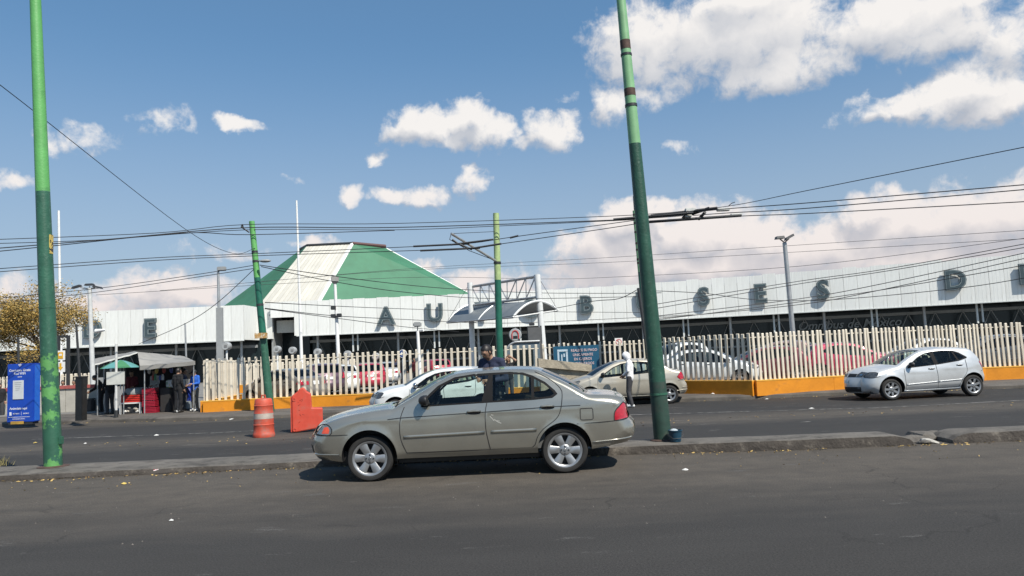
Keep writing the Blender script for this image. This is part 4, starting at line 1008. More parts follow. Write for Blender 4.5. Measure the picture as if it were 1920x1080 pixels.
# ---- hatchback
SILVER = paint('silver_metallic', (.60, .61, .61), .35, .34, .04)
hatch = dict(W=.84, belt=(.935, .085), tum=.34, crease=(.80, .06), sill=.225, zfb=.21, zrb=.29, tf=.15, tr=.14, grid=.065, step=.05,
  arches=[(-1.235, .32, .375), (1.235, .32, .372)], wheel=(.308, .215, .19), dash=-.72, mirror=(-.62, .985), wrot=.3, mirrormat=BLACK,
  prof=[(-1.80,.215,.22,-.22,0,'front_bumper'),(-1.90,.26,.26,-.22,0),(-1.93,.40,.28,-.22,0),(-1.92,.55,.28,-.22,0),(-1.88,.68,.26,-.20,.0,'nose'),(-1.83,.76,.24,-.18,.02,'hood'),
   (-1.70,.83,.18,-.12,.06),(-1.50,.885,.15,-.06,.075),(-1.25,.93,.12,-.02,.075),(-1.02,.965,.09,-.10,.06),(-.95,.985,.07,-.16,.03,'windshield'),(-.65,1.16,.06,-.16,.03),(-.38,1.295,.06,-.12,.03),(-.15,1.375,.08,-.05,.03,'roof'),
   (.15,1.415,.09,0,.035),(.5,1.43,.09,0,.035),(.85,1.42,.09,0,.035),(1.15,1.395,.09,.03,.03),(1.32,1.34,.08,.06,.02,'rear_window'),(1.48,1.17,.10,.08,.01),(1.58,1.02,.14,.08,.01,'tailgate'),
   (1.67,.86,.18,.08,0),(1.70,.70,.20,.08,0,'rear_bumper'),(1.76,.60,.22,.08,0),(1.77,.46,.22,.08,0),(1.72,.36,.2,.08,0),(1.64,.30,.18,.06,0)],
  trim=[[(-.74,.89),(-.58,1.03),(-.36,1.185),(-.12,1.29),(.10,1.335),(.45,1.355),(.75,1.335),(.92,1.27),(1.12,1.135),(1.10,1.10),(.85,1.03),(.2,.955)]],
  glass=[('f',[(-.66,.92),(-.54,1.035),(-.33,1.178),(-.10,1.275),(.045,1.305),(.095,.965)]),('r',[(.16,1.315),(.45,1.332),(.70,1.318),(.80,1.05),(.21,.985)]),('q',[(.76,1.295),(.90,1.245),(1.06,1.135),(.86,1.062)])],
  lamps=[('headd',[(-1.87,.665),(-1.86,.73),(-1.80,.80),(-1.62,.815),(-1.58,.795),(-1.63,.72),(-1.72,.655)]),('tail',[(1.47,.99),(1.56,1.035),(1.66,.865),(1.68,.79),(1.60,.775),(1.53,.86)])],
  doors=[('front',[(-.83,.88),(-.83,.60),(-.80,.28),(.16,.285),(.155,.6),(.125,.95),(.10,1.345),(-.13,1.302),(-.38,1.197),(-.60,1.04),(-.76,.89)]),
         ('rear',[(.125,.95),(.155,.6),(.16,.285),(.80,.30),(.84,.40),(.93,.56),(1.02,.68),(1.05,.80),(1.04,1.08),(.93,1.285),(.75,1.348),(.45,1.367),(.10,1.345)])],
  zones=[('sill_strip',[(-.87,.1),(.87,.1),(.87,.282),(-.85,.278)])],
  seams=[[(-.83,.88),(-.835,.60),(-.80,.28)],[(.125,.95),(.155,.6),(.16,.285)],[(.80,.30),(.84,.40),(.93,.56),(1.02,.68),(1.05,.80),(1.045,1.08)],[(-.80,.28),(.80,.30)],[(-1.55,.70),(-1.72,.655)],[(1.50,.72),(1.68,.76)]],
  moulding=[([(-.80,.43),(.15,.475)],.03),([(.17,.476),(.90,.51)],.03),([(-.86,.245),(.86,.255)],.05)], handles=[('front',-.02,.845),('rear',.84,.915)],
  patches=[('grille',BLACK,lambda c: c.patch(c.row_at(z=.69,tag=('nose','front_bumper')),c.row_at(z=.765,tag=('nose','hood')),-.62,.62)),
           ('lower_intake',BLACK,lambda c: c.patch(c.row_at(z=.27,tag=('front_bumper',)),c.row_at(z=.42,tag=('front_bumper',)),-.99,.99)),
           ('fog_light',LENS,lambda c: c.patch(c.row_at(z=.36,tag=('front_bumper',)),c.row_at(z=.40,tag=('front_bumper',)),-.93,-.78,.01)),
           ('headlight',LENSD,lambda c: c.patch(c.row_at(z=.68,tag=('nose','front_bumper')),c.row_at(z=.80,tag=('nose','hood')),-1,-.64)),('headlight',LENSD,lambda c: c.patch(c.row_at(z=.68,tag=('nose','front_bumper')),c.row_at(z=.80,tag=('nose','hood')),.64,1)),
           ('headlight_reflector',CHROME,lambda c: c.patch(c.row_at(z=.71,tag=('nose','front_bumper')),c.row_at(z=.76,tag=('nose','hood')),-.92,-.78,.007)),('headlight_reflector',CHROME,lambda c: c.patch(c.row_at(z=.71,tag=('nose','front_bumper')),c.row_at(z=.76,tag=('nose','hood')),.78,.92,.007)),
           ('number_plate',WHITE,lambda c: c.patch(c.row_at(z=.50,tag=('front_bumper',)),c.row_at(z=.59,tag=('front_bumper',)),-.24,.24,.012)),
           ('emblem',CHROME,lambda c: c.patch(c.row_at(z=.70,tag=('nose','front_bumper')),c.row_at(z=.76,tag=('nose','hood')),-.07,.07,.012)),
           ('number_plate',WHITE,lambda c: c.patch(c.row_at(z=.84,tag=('tailgate',)),c.row_at(z=.74,tag=('tailgate',)),-.3,.3,.01))])
wf, wr = gnd(1663.5, 750, ZF), gnd(1824.5, 744, ZF)
cx, cy = (wf.x+wr.x)/2, (wf.y+wr.y)/2
yaw = math.atan2(wr.y-wf.y, wr.x-wf.x)
YAWP = R(6)
car_silver, ch = make_car(hatch, 'hatchback_car', 'silver five door hatchback passing the orange fence wall', SILVER, (cx+.02, cy+.78, ZF), YAWP, wheel=('seven', 7), glm=GLS)
car_silver.scale = (1.045, 1.03, 1.03)

# ---- champagne saloon beside the hooded person
BEIGE = paint('champagne_metallic', (.50, .455, .37), .4, .36, .05)
tiida = dict(W=.84, belt=(.975, .05), tum=.34, crease=(.80, .05), sill=.27, zfb=.24, zrb=.30, tf=.14, tr=.12, grid=.075, step=.055,
  arches=[(-1.3, .32, .365), (1.3, .32, .365)], wheel=(.305, .20, .185), dash=-.85, mirror=(-.83, 1.03), wrot=.2, seat_h=.56,
  prof=[(-1.95,.245,.22,-.2,0,'front_bumper'),(-2.04,.32,.26,-.2,0),(-2.06,.48,.28,-.2,0),(-2.03,.64,.26,-.18,.0,'nose'),(-1.95,.76,.22,-.14,.03,'hood'),(-1.75,.86,.16,-.08,.06),(-1.5,.925,.13,-.03,.07),(-1.25,.985,.09,-.1,.05),
   (-1.17,1.01,.07,-.16,.03,'windshield'),(-.85,1.2,.06,-.15,.03),(-.55,1.35,.06,-.1,.03),(-.30,1.435,.08,-.04,.03,'roof'),(.05,1.48,.09,0,.03),(.4,1.485,.09,0,.03),(.8,1.455,.09,.02,.03),(.98,1.41,.08,.06,.02,'rear_window'),(1.2,1.27,.07,.08,.02),(1.42,1.135,.08,.07,.02,'trunk_lid'),
   (1.6,1.095,.10,.05,.02),(1.76,1.06,.14,.06,.01),(1.83,.95,.18,.08,0,'tail_panel'),(1.87,.75,.2,.08,0,'rear_bumper'),(1.95,.62,.22,.08,0),(1.97,.48,.22,.08,0),(1.93,.35,.2,.08,0),(1.86,.29,.18,.06,0)],
  trim=[[(-.97,.93),(-.80,1.07),(-.50,1.26),(-.22,1.37),(.05,1.41),(.4,1.415),(.72,1.385),(.95,1.28),(1.12,1.13),(1.10,1.09),(.85,1.045),(.1,.99)]],
  glass=[('f',[(-.88,.955),(-.76,1.06),(-.47,1.24),(-.20,1.345),(-.03,1.375),(.03,1.003)]),('r',[(.09,1.385),(.4,1.39),(.66,1.365),(.70,1.06),(.11,1.01)]),('q',[(.74,1.34),(.93,1.255),(1.06,1.125),(.78,1.068)])],
  lamps=[('head',[(-2.0,.67),(-1.96,.74),(-1.87,.80),(-1.62,.87),(-1.60,.85),(-1.72,.74),(-1.85,.66)]),('tail',[(1.58,.86),(1.73,1.03),(1.82,.93),(1.845,.80),(1.70,.77)])],
  doors=[('front',[(-1.02,.93),(-1.03,.62),(-.97,.33),(.06,.33),(.06,.65),(.045,.99),(.03,1.425),(-.23,1.384),(-.52,1.272),(-.82,1.08),(-.98,.94)]),
         ('rear',[(.045,.99),(.06,.65),(.06,.33),(.86,.34),(.90,.45),(1.0,.62),(1.1,.72),(1.14,.85),(1.14,1.11),(.96,1.292),(.73,1.4),(.4,1.43),(.03,1.425)])],
  zones=[('sill_strip',[(-.95,.1),(.95,.1),(.95,.325),(-.95,.32)])],
  seams=[[(-1.02,.93),(-1.035,.62),(-.97,.33)],[(.045,.99),(.06,.65),(.06,.33)],[(.86,.34),(.90,.45),(1.0,.62),(1.1,.72),(1.14,.85),(1.14,1.11)],[(-.97,.33),(.86,.34)],[(1.6,.745),(1.85,.75)]],
  moulding=[([(-.93,.30),(.93,.30)],.03),([(1.75,.52),(1.93,.53)],.02),([(1.5,.42),(1.95,.44)],.015)], handles=[('front',-.12,.90),('rear',.92,.945)],
  patches=[('grille',BLACK,lambda c: c.patch(c.row_at(z=.67,tag=('nose','front_bumper')),c.row_at(z=.74,tag=('nose',)),-.6,.6)),('lower_intake',BLACK,lambda c: c.patch(c.row_at(z=.33,tag=('front_bumper',)),c.row_at(z=.47,tag=('front_bumper',)),-.7,.7)),
           ('headlight',LENS,lambda c: c.patch(c.row_at(z=.67,tag=('nose','front_bumper')),c.row_at(z=.76,tag=('nose',)),-1,-.64)),('headlight',LENS,lambda c: c.patch(c.row_at(z=.67,tag=('nose','front_bumper')),c.row_at(z=.76,tag=('nose',)),.64,1)),
           ('tail_light',RED_L,lambda c: c.patch(c.row_at(z=.98,tag=('tail_panel','trunk_lid')),c.row_at(z=.80,tag=('tail_panel',)),-1,-.68)),('tail_light',RED_L,lambda c: c.patch(c.row_at(z=.98,tag=('tail_panel','trunk_lid')),c.row_at(z=.80,tag=('tail_panel',)),.68,1)),
           ('number_plate',WHITE,lambda c: c.patch(c.row_at(z=.93,tag=('tail_panel','trunk_lid')),c.row_at(z=.81,tag=('tail_panel',)),-.28,.28))])
rwp = gnd(1255, 757, ZF)
car_beige, ct = make_car(tiida, 'saloon_car', 'champagne saloon at the far kerb behind the hooded person', BEIGE, (rwp.x-1.3, rwp.y+.75, ZF), R(1.5), wheel=('five', 5))

# ---- white hatchback behind the sage saloon
WCAR = paint('white_car_paint', (.72, .73, .71), .0, .3, .04)
hatch2 = dict(hatch); hatch2['handles'] = [('front', .0, .83), ('rear', .84, .90)]; hatch2['mirrormat'] = CHROME; hatch2['tum'] = .36
hp = at(693, 760, 22.5)
car_white, cw = make_car(hatch2, 'hatchback_car', 'white hatchback standing behind the sage grey saloon', WCAR, (hp.x+2.05, 23.6, ZF), R(-2), wheel=('five', 5))
car_white.scale = (1.06, 1.0, 1.05)

# ---- cars parked behind the fence: copies of the three bodies with their own paint
def car_copy(src, label, col, px, Y, rz, sc_=1.0, z=ZS, dark_glass=True):
    t = copy_tree(src); t.name = src.name.split('.')[0]; p = at(px, 700, Y); t.location = (p.x, Y, z); t.rotation_euler = (0, 0, rz)
    t['label'] = label; t['group'] = 'cars parked behind the fence'; t['category'] = 'car'
    t.scale = (sc_, sc_, sc_) if isinstance(sc_, (int, float)) else sc_
    body = [m for m in (SAGE, SILVER, BEIGE, WCAR)]
    for ch in t.children:
        for o in [ch]+list(ch.children):
            if o.type != 'MESH': continue
            for sl_ in o.material_slots:
                if sl_.material in body: sl_.link = 'OBJECT'; sl_.material = col
                elif dark_glass and sl_.material in (GLS, GLW): sl_.link = 'OBJECT'; sl_.material = GLD
    return t
P_TAUPE = paint('taupe_paint', (.22, .19, .155), .4); P_PLUM = paint('plum_paint', (.085, .045, .065), .3); P_RED = paint('red_car_paint', (.40, .02, .045), .15); P_CRIM = paint('crimson_car_paint', (.52, .03, .09), .1)
P_DRED = paint('dark_red_car_paint', (.16, .025, .035), .25); P_GREY = paint('graphite_paint', (.10, .105, .11), .4); P_SILV2 = paint('pale_silver_paint', (.52, .53, .54), .35); P_ROSE = paint('rose_grey_paint', (.36, .24, .22), .3)
car_copy(car_beige, 'taupe saloon close behind the left picket fence beside the leaning pole', P_TAUPE, 535, 33.0, R(-32), .98)
car_copy(car_silver, 'dark plum car behind the taupe saloon in the left car park', P_PLUM, 600, 38.5, R(-62), (1.1, 1.05, 1.12))
car_copy(car_beige, 'white saloon seen from behind beside the dark plum car', WCAR, 640, 40.5, R(-72), 1.0)
car_copy(car_silver, 'red hatchback seen from behind in the left car park', P_RED, 690, 42.5, R(-75), 1.05)
car_copy(car_beige, 'pale silver saloon beyond the red hatchback in the left car park', P_SILV2, 727, 50, R(-78), 1.0)
car_copy(car_silver, 'small far red car above the white hatchback bonnet', P_RED, 812, 56, R(-60), 1.05)
car_copy(car_silver, 'white van-like car just right of the tall green pole, behind the fence', WCAR, 1268, 40, R(28), (1.1, 1.05, 1.3))
car_copy(car_beige, 'white saloon behind the shaded run of fence', WCAR, 1322, 31.8, R(170), 1.02)
car_copy(car_silver, 'dark red car behind the fence corner', P_DRED, 1432, 32.2, R(-12), 1.06)
car_copy(car_silver, 'rose grey tall car behind the dark red car', P_ROSE, 1462, 38, R(-30), (1.1, 1.05, 1.2))
car_copy(car_beige, 'white saloon between the rose grey car and the crimson car', WCAR, 1535, 38.5, R(20), 1.02)
car_copy(car_silver, 'crimson hatchback behind the fence left of the silver hatchback', P_CRIM, 1590, 32.6, R(172), 1.08)
car_copy(car_beige, 'white saloon behind the roof of the silver hatchback', WCAR, 1735, 36, R(8), 1.04)
car_copy(car_silver, 'graphite car behind the fence at the right edge of the picture', P_GREY, 1862, 34, R(-15), 1.1)
# ================================================================== STREET POLES
GD = mat('dark_green_paint', (.030, .108, .068), .45, var=.2, scale=5, bump=.25, bscale=30, col2=(.055, .15, .10), c2=(.58, .64), s2=9)
GDR = mat('deep_green_paint', (.020, .072, .047), .45, var=.25, scale=5, bump=.25, bscale=30, col2=(.05, .11, .08), c2=(.60, .66), s2=12)
GPEEL = mat('peeling_green_paint', (.027, .105, .064), .5, var=.2, scale=4, bump=.25, bscale=30, col2=(.10, .29, .085), c2=(.515, .54), s2=2.8)
GL_ = mat('light_green_paint', (.115, .37, .105), .5, var=.12, scale=3, bump=.2, bscale=30, col2=(.09, .29, .09), c2=(.55, .66), s2=5)
GL2 = mat('pale_green_paint', (.20, .40, .20), .45, var=.15, scale=4)
GL3 = mat('yellow_green_paint', (.36, .47, .21), .5, var=.18, scale=6)
GTEAL = mat('teal_green_paint', (.014, .115, .075), .4, var=.25, scale=5)
RUST = mat('rusty_band', (.075, .045, .035), .8, var=.4, scale=12)
GDK = mat('grimy_green_paint', (.020, .052, .038), .6, var=.3, scale=5, col2=(.05, .06, .05), c2=(.5, .65), s2=4)
def pole(label, base, top, rb, rt, cuts, mats_, name='green_pole', n=20):
    """a tapering post; cuts are fractions of its length where the paint changes"""
    t = thing(name, label, 'pole', base); b = Vector(base); d = Vector(top)-b; cuts = [0]+list(cuts)+[1]
    for i, m in enumerate(mats_):
        a, c = cuts[i], cuts[i+1]
        MB(b).tube([b+d*(a+(c-a)*k/4) for k in range(5)], [rb+(rt-rb)*(a+(c-a)*k/4) for k in range(5)], n, cap=(i == len(mats_)-1)).build('post_section', m, t, 50)
    t_at = lambda f: (b+d*f, rb+(rt-rb)*f)
    return t, t_at
def ring(t, t_at, f, h, m, nm='strap', extra=.006):
    p, r = t_at(f); q, r2 = t_at(f+h); off = Vector(t.location)
    MB(off).tube([p, q], [r+extra, r2+extra], 20).build(nm, m, t, 50)
bL = gnd(100, 876, .085)
zc = lambda px, py, Y: at(px, py, Y)
topL = at(61, -140, bL.y); fr = lambda b, t, p: (p.z-b.z)/(t.z-b.z)
pL, aL = pole('thick green pole on the median near the left edge, bright green above dark green', bL, topL, .140, .078, [.20, fr(bL, topL, at(79, 360, bL.y))], [GPEEL, GD, GL_])
for f_ in (.28,): ring(pL, aL, f_, .004, GD, 'weld_seam', .005)
MB(bL).lathe([(.24, -.02), (.24, .02), (.15, .03)], 20, 'z', bL).build('base_plate', RUST, pL)
p, r = aL(fr(bL, topL, at(98, 457, bL.y))); MB(bL).box(p.x+r-.012, p.x+r+.012, p.y-.05, p.y+.03, p.z-.17, p.z+.15).build('sticker_plate', mat('yellow_plate', (.6, .45, .12), .5, col2=(.05, .04, .03), c2=(.5, .54), s2=14), pL)
p, r = aL(fr(bL, topL, at(113, 826, bL.y))); MB(bL).bbox(p.x+r-.005, p.x+r+.045, p.y-.06, p.y+.02, p.z-.06, p.z+.07, .008).build('cable_box', GD, pL)
bR = gnd(1243, 825, .145); topR = at(1153, -120, bR.y)
pR, aR = pole('thick leaning green pole on the median right of the saloon, rusty bands near the top', bR, topR, .142, .066, [.11, fr(bR, topR, at(1192, 270, bR.y))], [GDK, GDR, GL2])
for y0, y1, m in ((75, 92, RUST), (100, 104, DARKM), (166, 180, RUST), (195, 200, DARKM), (738, 742, GD)):
    f0, f1 = fr(bR, topR, at(1200, y1, bR.y)), fr(bR, topR, at(1200, y0, bR.y)); ring(pR, aR, f0, f1-f0, m, 'band', .003 if m is RUST else .009)
MB(bR).lathe([(.20, -.03), (.20, .01), (.15, .02)], 20, 'z', bR).build('base_plate', RUST, pR)
Y3 = 27.4; b3 = Vector((at(507, 772, Y3).x, Y3, ZS)); t3 = at(472, 415, Y3)
p3, a3 = pole('leaning green pole with a street lamp beside the traffic drum', b3, t3, .150, .098, [.38, .70], [GD, GTEAL, GL_])
p, r = a3(fr(b3, t3, at(480, 491, Y3)))
lt = MB(b3); lt.tube([p, p+Vector((.18, -.1, .02)), p+Vector((.3, -.2, .0))], .025, 6); n0 = len(lt.v); lt.sphere(p+Vector((.45, -.3, -.02)), .1, 12, 8, (2.1, 1, .6)); lt.build('lamp_head', GREYP, p3, True)
p, r = a3(fr(b3, t3, at(488, 630, Y3))); MB(b3).box(p.x-.22, p.x+.22, p.y-.26, p.y-.16, p.z-.09, p.z+.10).build('sign_box', mat('tan_sign', (.45, .26, .09), .6, col2=(.62, .55, .42), c2=(.5, .55), s2=9), p3)
p, r = a3(fr(b3, t3, at(474, 430, Y3))); q = MB(b3); q.tube([p+Vector((-.1, -.05, -.12)), p+Vector((-.32, -.15, .05))], .025, 6); q.lathe([(.05, -.02), (.06, .03), (.03, .06), (.05, .1), (.02, .13)], 10, 'z', p+Vector((-.32, -.15, .05))); q.build('insulator_bracket', DARKM, p3)
for f in (.55, .78, .83): ring(p3, a3, f, .012, DARKM)
Y4 = 27.8; b4 = Vector((at(939, 745, Y4).x, Y4, ZS)); t4 = at(930, 400, Y4)
p4, a4 = pole('straight green pole behind the man in navy, pale yellow green on top', b4, t4, .135, .112, [.30, fr(b4, t4, at(932, 525, Y4))], [GTEAL, GTEAL, GL3])
p, r = a4(fr(b4, t4, at(932, 491, Y4))); ring(p4, a4, fr(b4, t4, at(932, 495, Y4)), .012, DARKM, 'clamp', .02)
e = at(846, 438, Y4-2.2); e2 = at(848, 448, Y4-2.2)
MB(b4).tube([p, e], .045, 8).build('bracket_arm', STEEL, p4); MB(b4).tube([p+Vector((0, 0, .02)), at(880, 470, Y4-1.2), at(843, 449, Y4-2.2), e], .012, 5).build('arm_cable', DARKM, p4)
pt, _ = a4(fr(b4, t4, at(932, 434, Y4))); MB(b4).tube([e, pt], .01, 5).build('stay_wire', DARKM, p4)
Y5 = 27.9; b5 = Vector((at(1222, 740, Y5).x, Y5, ZS)); t5 = at(1190, 395, Y5)
p5, a5 = pole('slim green pole with dark bands half hidden behind the thick leaning pole', b5, t5, .115, .080, [fr(b5, t5, at(1200, 510, Y5))], [GTEAL, GL2])
for py in (404, 420, 437, 458, 470, 488, 495): ring(p5, a5, fr(b5, t5, at(1195, py, Y5)), .010, RUST)
MB(b5).tube([t5+Vector((0, 0, -.1)), t5+Vector((-.02, 0, .55))], [.03, .02], 6).build('insulator', DARKM, p5)
tag(MB().tube([Vector((at(1226, 745, 27.6).x, 27.6, ZS)), at(1197, 540, 27.6)], [.07, .06], 10).build('conduit_post', DARKM), 'dark conduit post beside the slim banded green pole', 'pole')

# grey lamp posts and flagpoles
def post(name, label, px0, py0, px1, py1, Y, r0, r1, m, cat='pole', base=ZS):
    p0, p1 = at(px0, py0, Y), at(px1, py1, Y); b = Vector((p0.x+(p0.x-p1.x)*(p0.z-base)/max(.1, (p1.z-p0.z)), Y, base))
    t = thing(name, label, cat, b); MB(b).tube([b, b.lerp(p1, .5), p1], [r0, (r0+r1)/2, r1], 12).build('pole_shaft', m, t, 50); return t, b, p1
post('flagpole', 'tall bare white flagpole in front of the terminal entrance', 565, 660, 556, 376, 60, .14, .07, WHITE)
post('flagpole', 'bare white flagpole behind the left green pole', 113, 600, 110, 395, 58, .13, .08, WHITE)
t, b, e = post('lamp_post', 'pale lamp post with three flat heads beside the golden tree', 174, 715, 168, 540, 36, .125, .09, mat('pale_post', (.55, .56, .55), .5), 'lamp post')
for dx, dz, tl in ((-.62, .05, .25), (.0, .12, 0), (.38, -.02, -.25)):
    q = MB(b); q.tube([e+Vector((0, 0, -.05)), e+Vector((dx*.7, 0, .02+dz*.5))], .03, 6); q.build('arm', STEEL, t)
    q = MB(b); c0 = e+Vector((dx, 0, dz)); q.add([c0+Vector((x, y, z+x*tl)) for x, y, z in ((-.22, -.12, 0), (.22, -.12, 0), (.22, .12, 0), (-.22, .12, 0), (-.16, -.09, .09), (.16, -.09, .09), (.16, .09, .09), (-.16, .09, .09))], [(0, 3, 2, 1), (4, 5, 6, 7), (0, 1, 5, 4), (1, 2, 6, 5), (2, 3, 7, 6), (3, 0, 4, 7)]); q.build('lamp_head', DARKM, t)
c0 = at(180, 621, 35.8); MB(b).tube([c0, c0+Vector((.5, -.1, .04))], [.11, .05], 10).build('side_lamp', WHITE, t, True)
t, b, e = post('lamp_post', 'grey post with a floodlight behind the fence left of the leaning pole', 413, 690, 409, 510, 40, .12, .06, STEEL, 'lamp post')
MB(b).box(b.x-.18, b.x+.14, b.y-.1, b.y+.1, .5, at(410, 577, 40).z).build('mast_sleeve', GREYP, t)
q = MB(b); q.bbox(e.x-.02, e.x+.42, e.y-.15, e.y+.1, e.z+.05, e.z+.27, .03); q.tube([e, e+Vector((.1, 0, .12))], .04, 6); q.build('floodlight', GREYP, t)
t, b, e = post('lamp_post', 'slim white post with a square lamp below the green hall roof', 634, 660, 628, 530, 46, .13, .09, WHITE, 'lamp post')
q = MB(b); q.bbox(e.x-.2, e.x+.2, e.y-.2, e.y+.2, e.z+.05, e.z+.38, .03); q.lathe([(.08, -.1), (.2, .05)], 10, 'z', e); q.build('square_lamp', mat('lamp_grey', (.34, .33, .31), .5), t)
for px, py in ((625, 577), (625, 592), (636, 591)):
    c0 = at(px, py, 45.8); MB(b).bbox(c0.x-.14, c0.x+.14, c0.y-.12, c0.y+.12, c0.z-.12, c0.z+.1, .02).build('floodlight', DARKM, t)
t, b, e = post('lamp_post', 'tall grey post with twin floodlights in front of the terminal letters', 1489, 650, 1471, 455, 36, .13, .10, STEEL, 'lamp post')
for dx, tl in ((-.25, .05), (.2, .5)):
    q = MB(b); c0 = e+Vector((dx, -.1, .18)); q.add([c0+Vector((x, y, z+(x*tl))) for x, y, z in ((-.2, -.18, 0), (.2, -.18, 0), (.2, .18, 0), (-.2, .18, 0), (-.17, -.15, .12), (.17, -.15, .12), (.17, .15, .12), (-.17, .15, .12))], [(0, 3, 2, 1), (4, 5, 6, 7), (0, 1, 5, 4), (1, 2, 6, 5), (2, 3, 7, 6), (3, 0, 4, 7)]); q.tube([e, c0], .03, 6); q.build('floodlight', DARKM, t)
t, b, e = post('camera_mast', 'thin white camera mast behind the fence below the letter U', 787, 690, 783, 620, 40, .10, .08, WHITE, 'camera')
q = MB(b); q.bbox(e.x-.2, e.x+.2, e.y-.25, e.y+.15, e.z+.2, e.z+.45, .05); q.tube([e, e+Vector((0, 0, .25))], .03, 6); q.build('camera_head', GREYP, t)
q = MB(b); q.tube([e+Vector((.1, 0, .0)), e+Vector((.32, -.1, .02))], [.06, .08], 8); q.build('camera', WHITE, t)
post('thin_mast', 'thin grey mast rising behind the stall canopy', 349, 668, 347, 606, 40, .06, .04, STEEL)
post('thin_mast', 'dark thin mast between the yellow arrow sign and the triple lamp post', 149, 700, 143, 608, 37, .07, .05, DARKM)
post('thin_mast', 'dark thin mast left of the left green pole below the golden tree', 35, 690, 34, 632, 37, .07, .05, DARKM)

# ================================================================== SIGN GANTRY AND VAULTED CANOPY
YG = 45; WG = mat('gantry_white', (.66, .67, .66), .45, var=.08)
gl0, gl1 = at(888, 700, YG), at(881, 530, YG); gr0, gr1 = at(1023, 700, YG-3), at(1007, 515, YG-3)
bg = Vector((gl0.x, YG, ZS)); t = thing('sign_gantry', 'white lattice gantry on two posts above the vaulted canopy', 'gantry', bg)
MB(bg).tube([Vector((gl0.x, YG, ZS)), gl1], .16, 12).build('post', WG, t, 50); MB(bg).tube([Vector((gr0.x, YG-3, ZS)), gr1], .18, 12).build('post', WG, t, 50)
A, B_, Cg, D = at(884, 537, YG), at(1004, 518, YG-3), at(885, 572, YG), at(1005, 557, YG-3)
for k, (u, v) in enumerate(((A, B_), (Cg, D))):
    for dy in (0, .5): MB(bg).tube([u+Vector((0, dy, 0)), v+Vector((0, dy, 0))], .055, 8).build('chord', STEEL, t)
n = 7
for i in range(n+1):
    u, v = A.lerp(B_, i/n), Cg.lerp(D, i/n); MB(bg).tube([u, v], .035, 6).build('upright', STEEL, t)
    if i < n:
        w = Cg.lerp(D, (i+1)/n) if i < 4 else None
        MB(bg).tube([u, w] if w else [v, A.lerp(B_, (i+1)/n)], .035, 6).build('diagonal', STEEL, t)
CAN = mat('grey_canopy_sheet', (.19, .21, .22), .4, .2, var=.08, scale=2)
r1, r2, ra = at(962, 595, 41), at(1046, 582, 42.5), at(1003, 565, 41.7); l1, l2, la = at(838, 605, 46), at(925, 592, 47.5), at(882, 571, 46.8)
bc = Vector((gr0.x, YG-3, ZS)); t = thing('vaulted_canopy', 'grey barrel vaulted canopy hung below the white gantry', 'canopy', (r1.x, 41.7, r1.z)); off = t.location
N_ = 14; ends = []
for (p1, pa, p2) in ((l1, la, l2), (r1, ra, r2)):
    row = []
    for i in range(N_+1):
        s_ = i/N_; c = (pa-(p1+p2)*.5); row.append(p1.lerp(p2, s_)+c*(math.sin(math.pi*s_)**.85))
    ends.append(row)
V = []; M_ = 4
for k in range(M_+1):
    for i in range(N_+1): V.append(ends[0][i].lerp(ends[1][i], k/M_))
top_n = len(V); V += [v-Vector((0, 0, .06)) for v in V]
Fc = []
for k in range(M_):
    for i in range(N_):
        a = k*(N_+1)+i; Fc.append((a, a+1, a+N_+2, a+N_+1)); Fc.append(tuple(q+top_n for q in (a+N_+1, a+N_+2, a+1, a)))
MB(off).add(V, Fc).build('vault_sheet', CAN, t, 50, fix=False)
MB(off).tube(ends[1], .065, 6).build('edge_rib', WG, t, True); MB(off).tube(ends[0], .06, 6).build('edge_rib', STEEL, t, True)
MB(off).tube([ends[0][i].lerp(ends[1][i], .5) for i in range(N_+1)], .05, 6).build('middle_rib', STEEL, t, True)
MB(off).tube([r1, r2], .05, 6).build('tie_bar', STEEL, t); MB(off).tube([l1, r1], .05, 6).build('eave_bar', STEEL, t)
MB(off).tube([l1, l1.lerp(gl1, .55), gl1], .012, 4).build('hanger_wire', DARKM, t); MB(off).tube([r2, gr1], .012, 4).build('hanger_wire', DARKM, t)

# ================================================================== OVERHEAD WIRES
WIREM = mat('overhead_wire', (.018, .019, .022), .6)
def wire(label, pts, r, sag=0, group='overhead wires'):
    P = [tuple(at(*p)) for p in pts]
    if len(P) > 2:
        out = []
        for i in range(len(P)-1):
            p0, p1, p2, p3_ = P[max(i-1, 0)], P[i], P[i+1], P[min(i+2, len(P)-1)]
            for j in range(6):
                s_ = j/6; out.append(tuple(.5*((2*b)+(-a+c)*s_+(2*a-5*b+4*c-d)*s_*s_+(-a+3*b-3*c+d)*s_**3) for a, b, c, d in zip(p0, p1, p2, p3_)))
        P = out+[P[-1]]
    else:
        a, b = Vector(P[0]), Vector(P[1]); P = [a.lerp(b, i/10)-Vector((0, 0, sag*4*(i/10)*(1-i/10))) for i in range(11)]
    return tag(MB().tube(P, r*.8, 5).build('wire', WIREM, None, True), label, 'wire', group)
w_top = 'thick trolley feeder wire passing the tops of the green poles'
wire(w_top+', uppermost strand', [(-60, 451, 24), (290, 437, 26), (462, 421, 27), (740, 419, 27.5), (1140, 405.5, 27), (1300, 395, 25)], .016)
wire(w_top+', second strand', [(-60, 470, 23.5), (200, 449, 25), (462, 427, 27), (740, 426.5, 27.5), (1140, 413, 27), (1300, 403, 25)], .022)
wire(w_top+', lowest strand', [(-60, 458, 26), (180, 450, 26.5), (460, 431, 27.3), (740, 431, 27.8), (930, 424, 27.8), (1190, 412, 26.5)], .016)
wire('thick left trolley wire meeting the insulators, lower strand', [(-60, 477, 22), (100, 461, 22.5), (345, 437, 23), (470, 440, 26), (740, 432, 27)], .018)
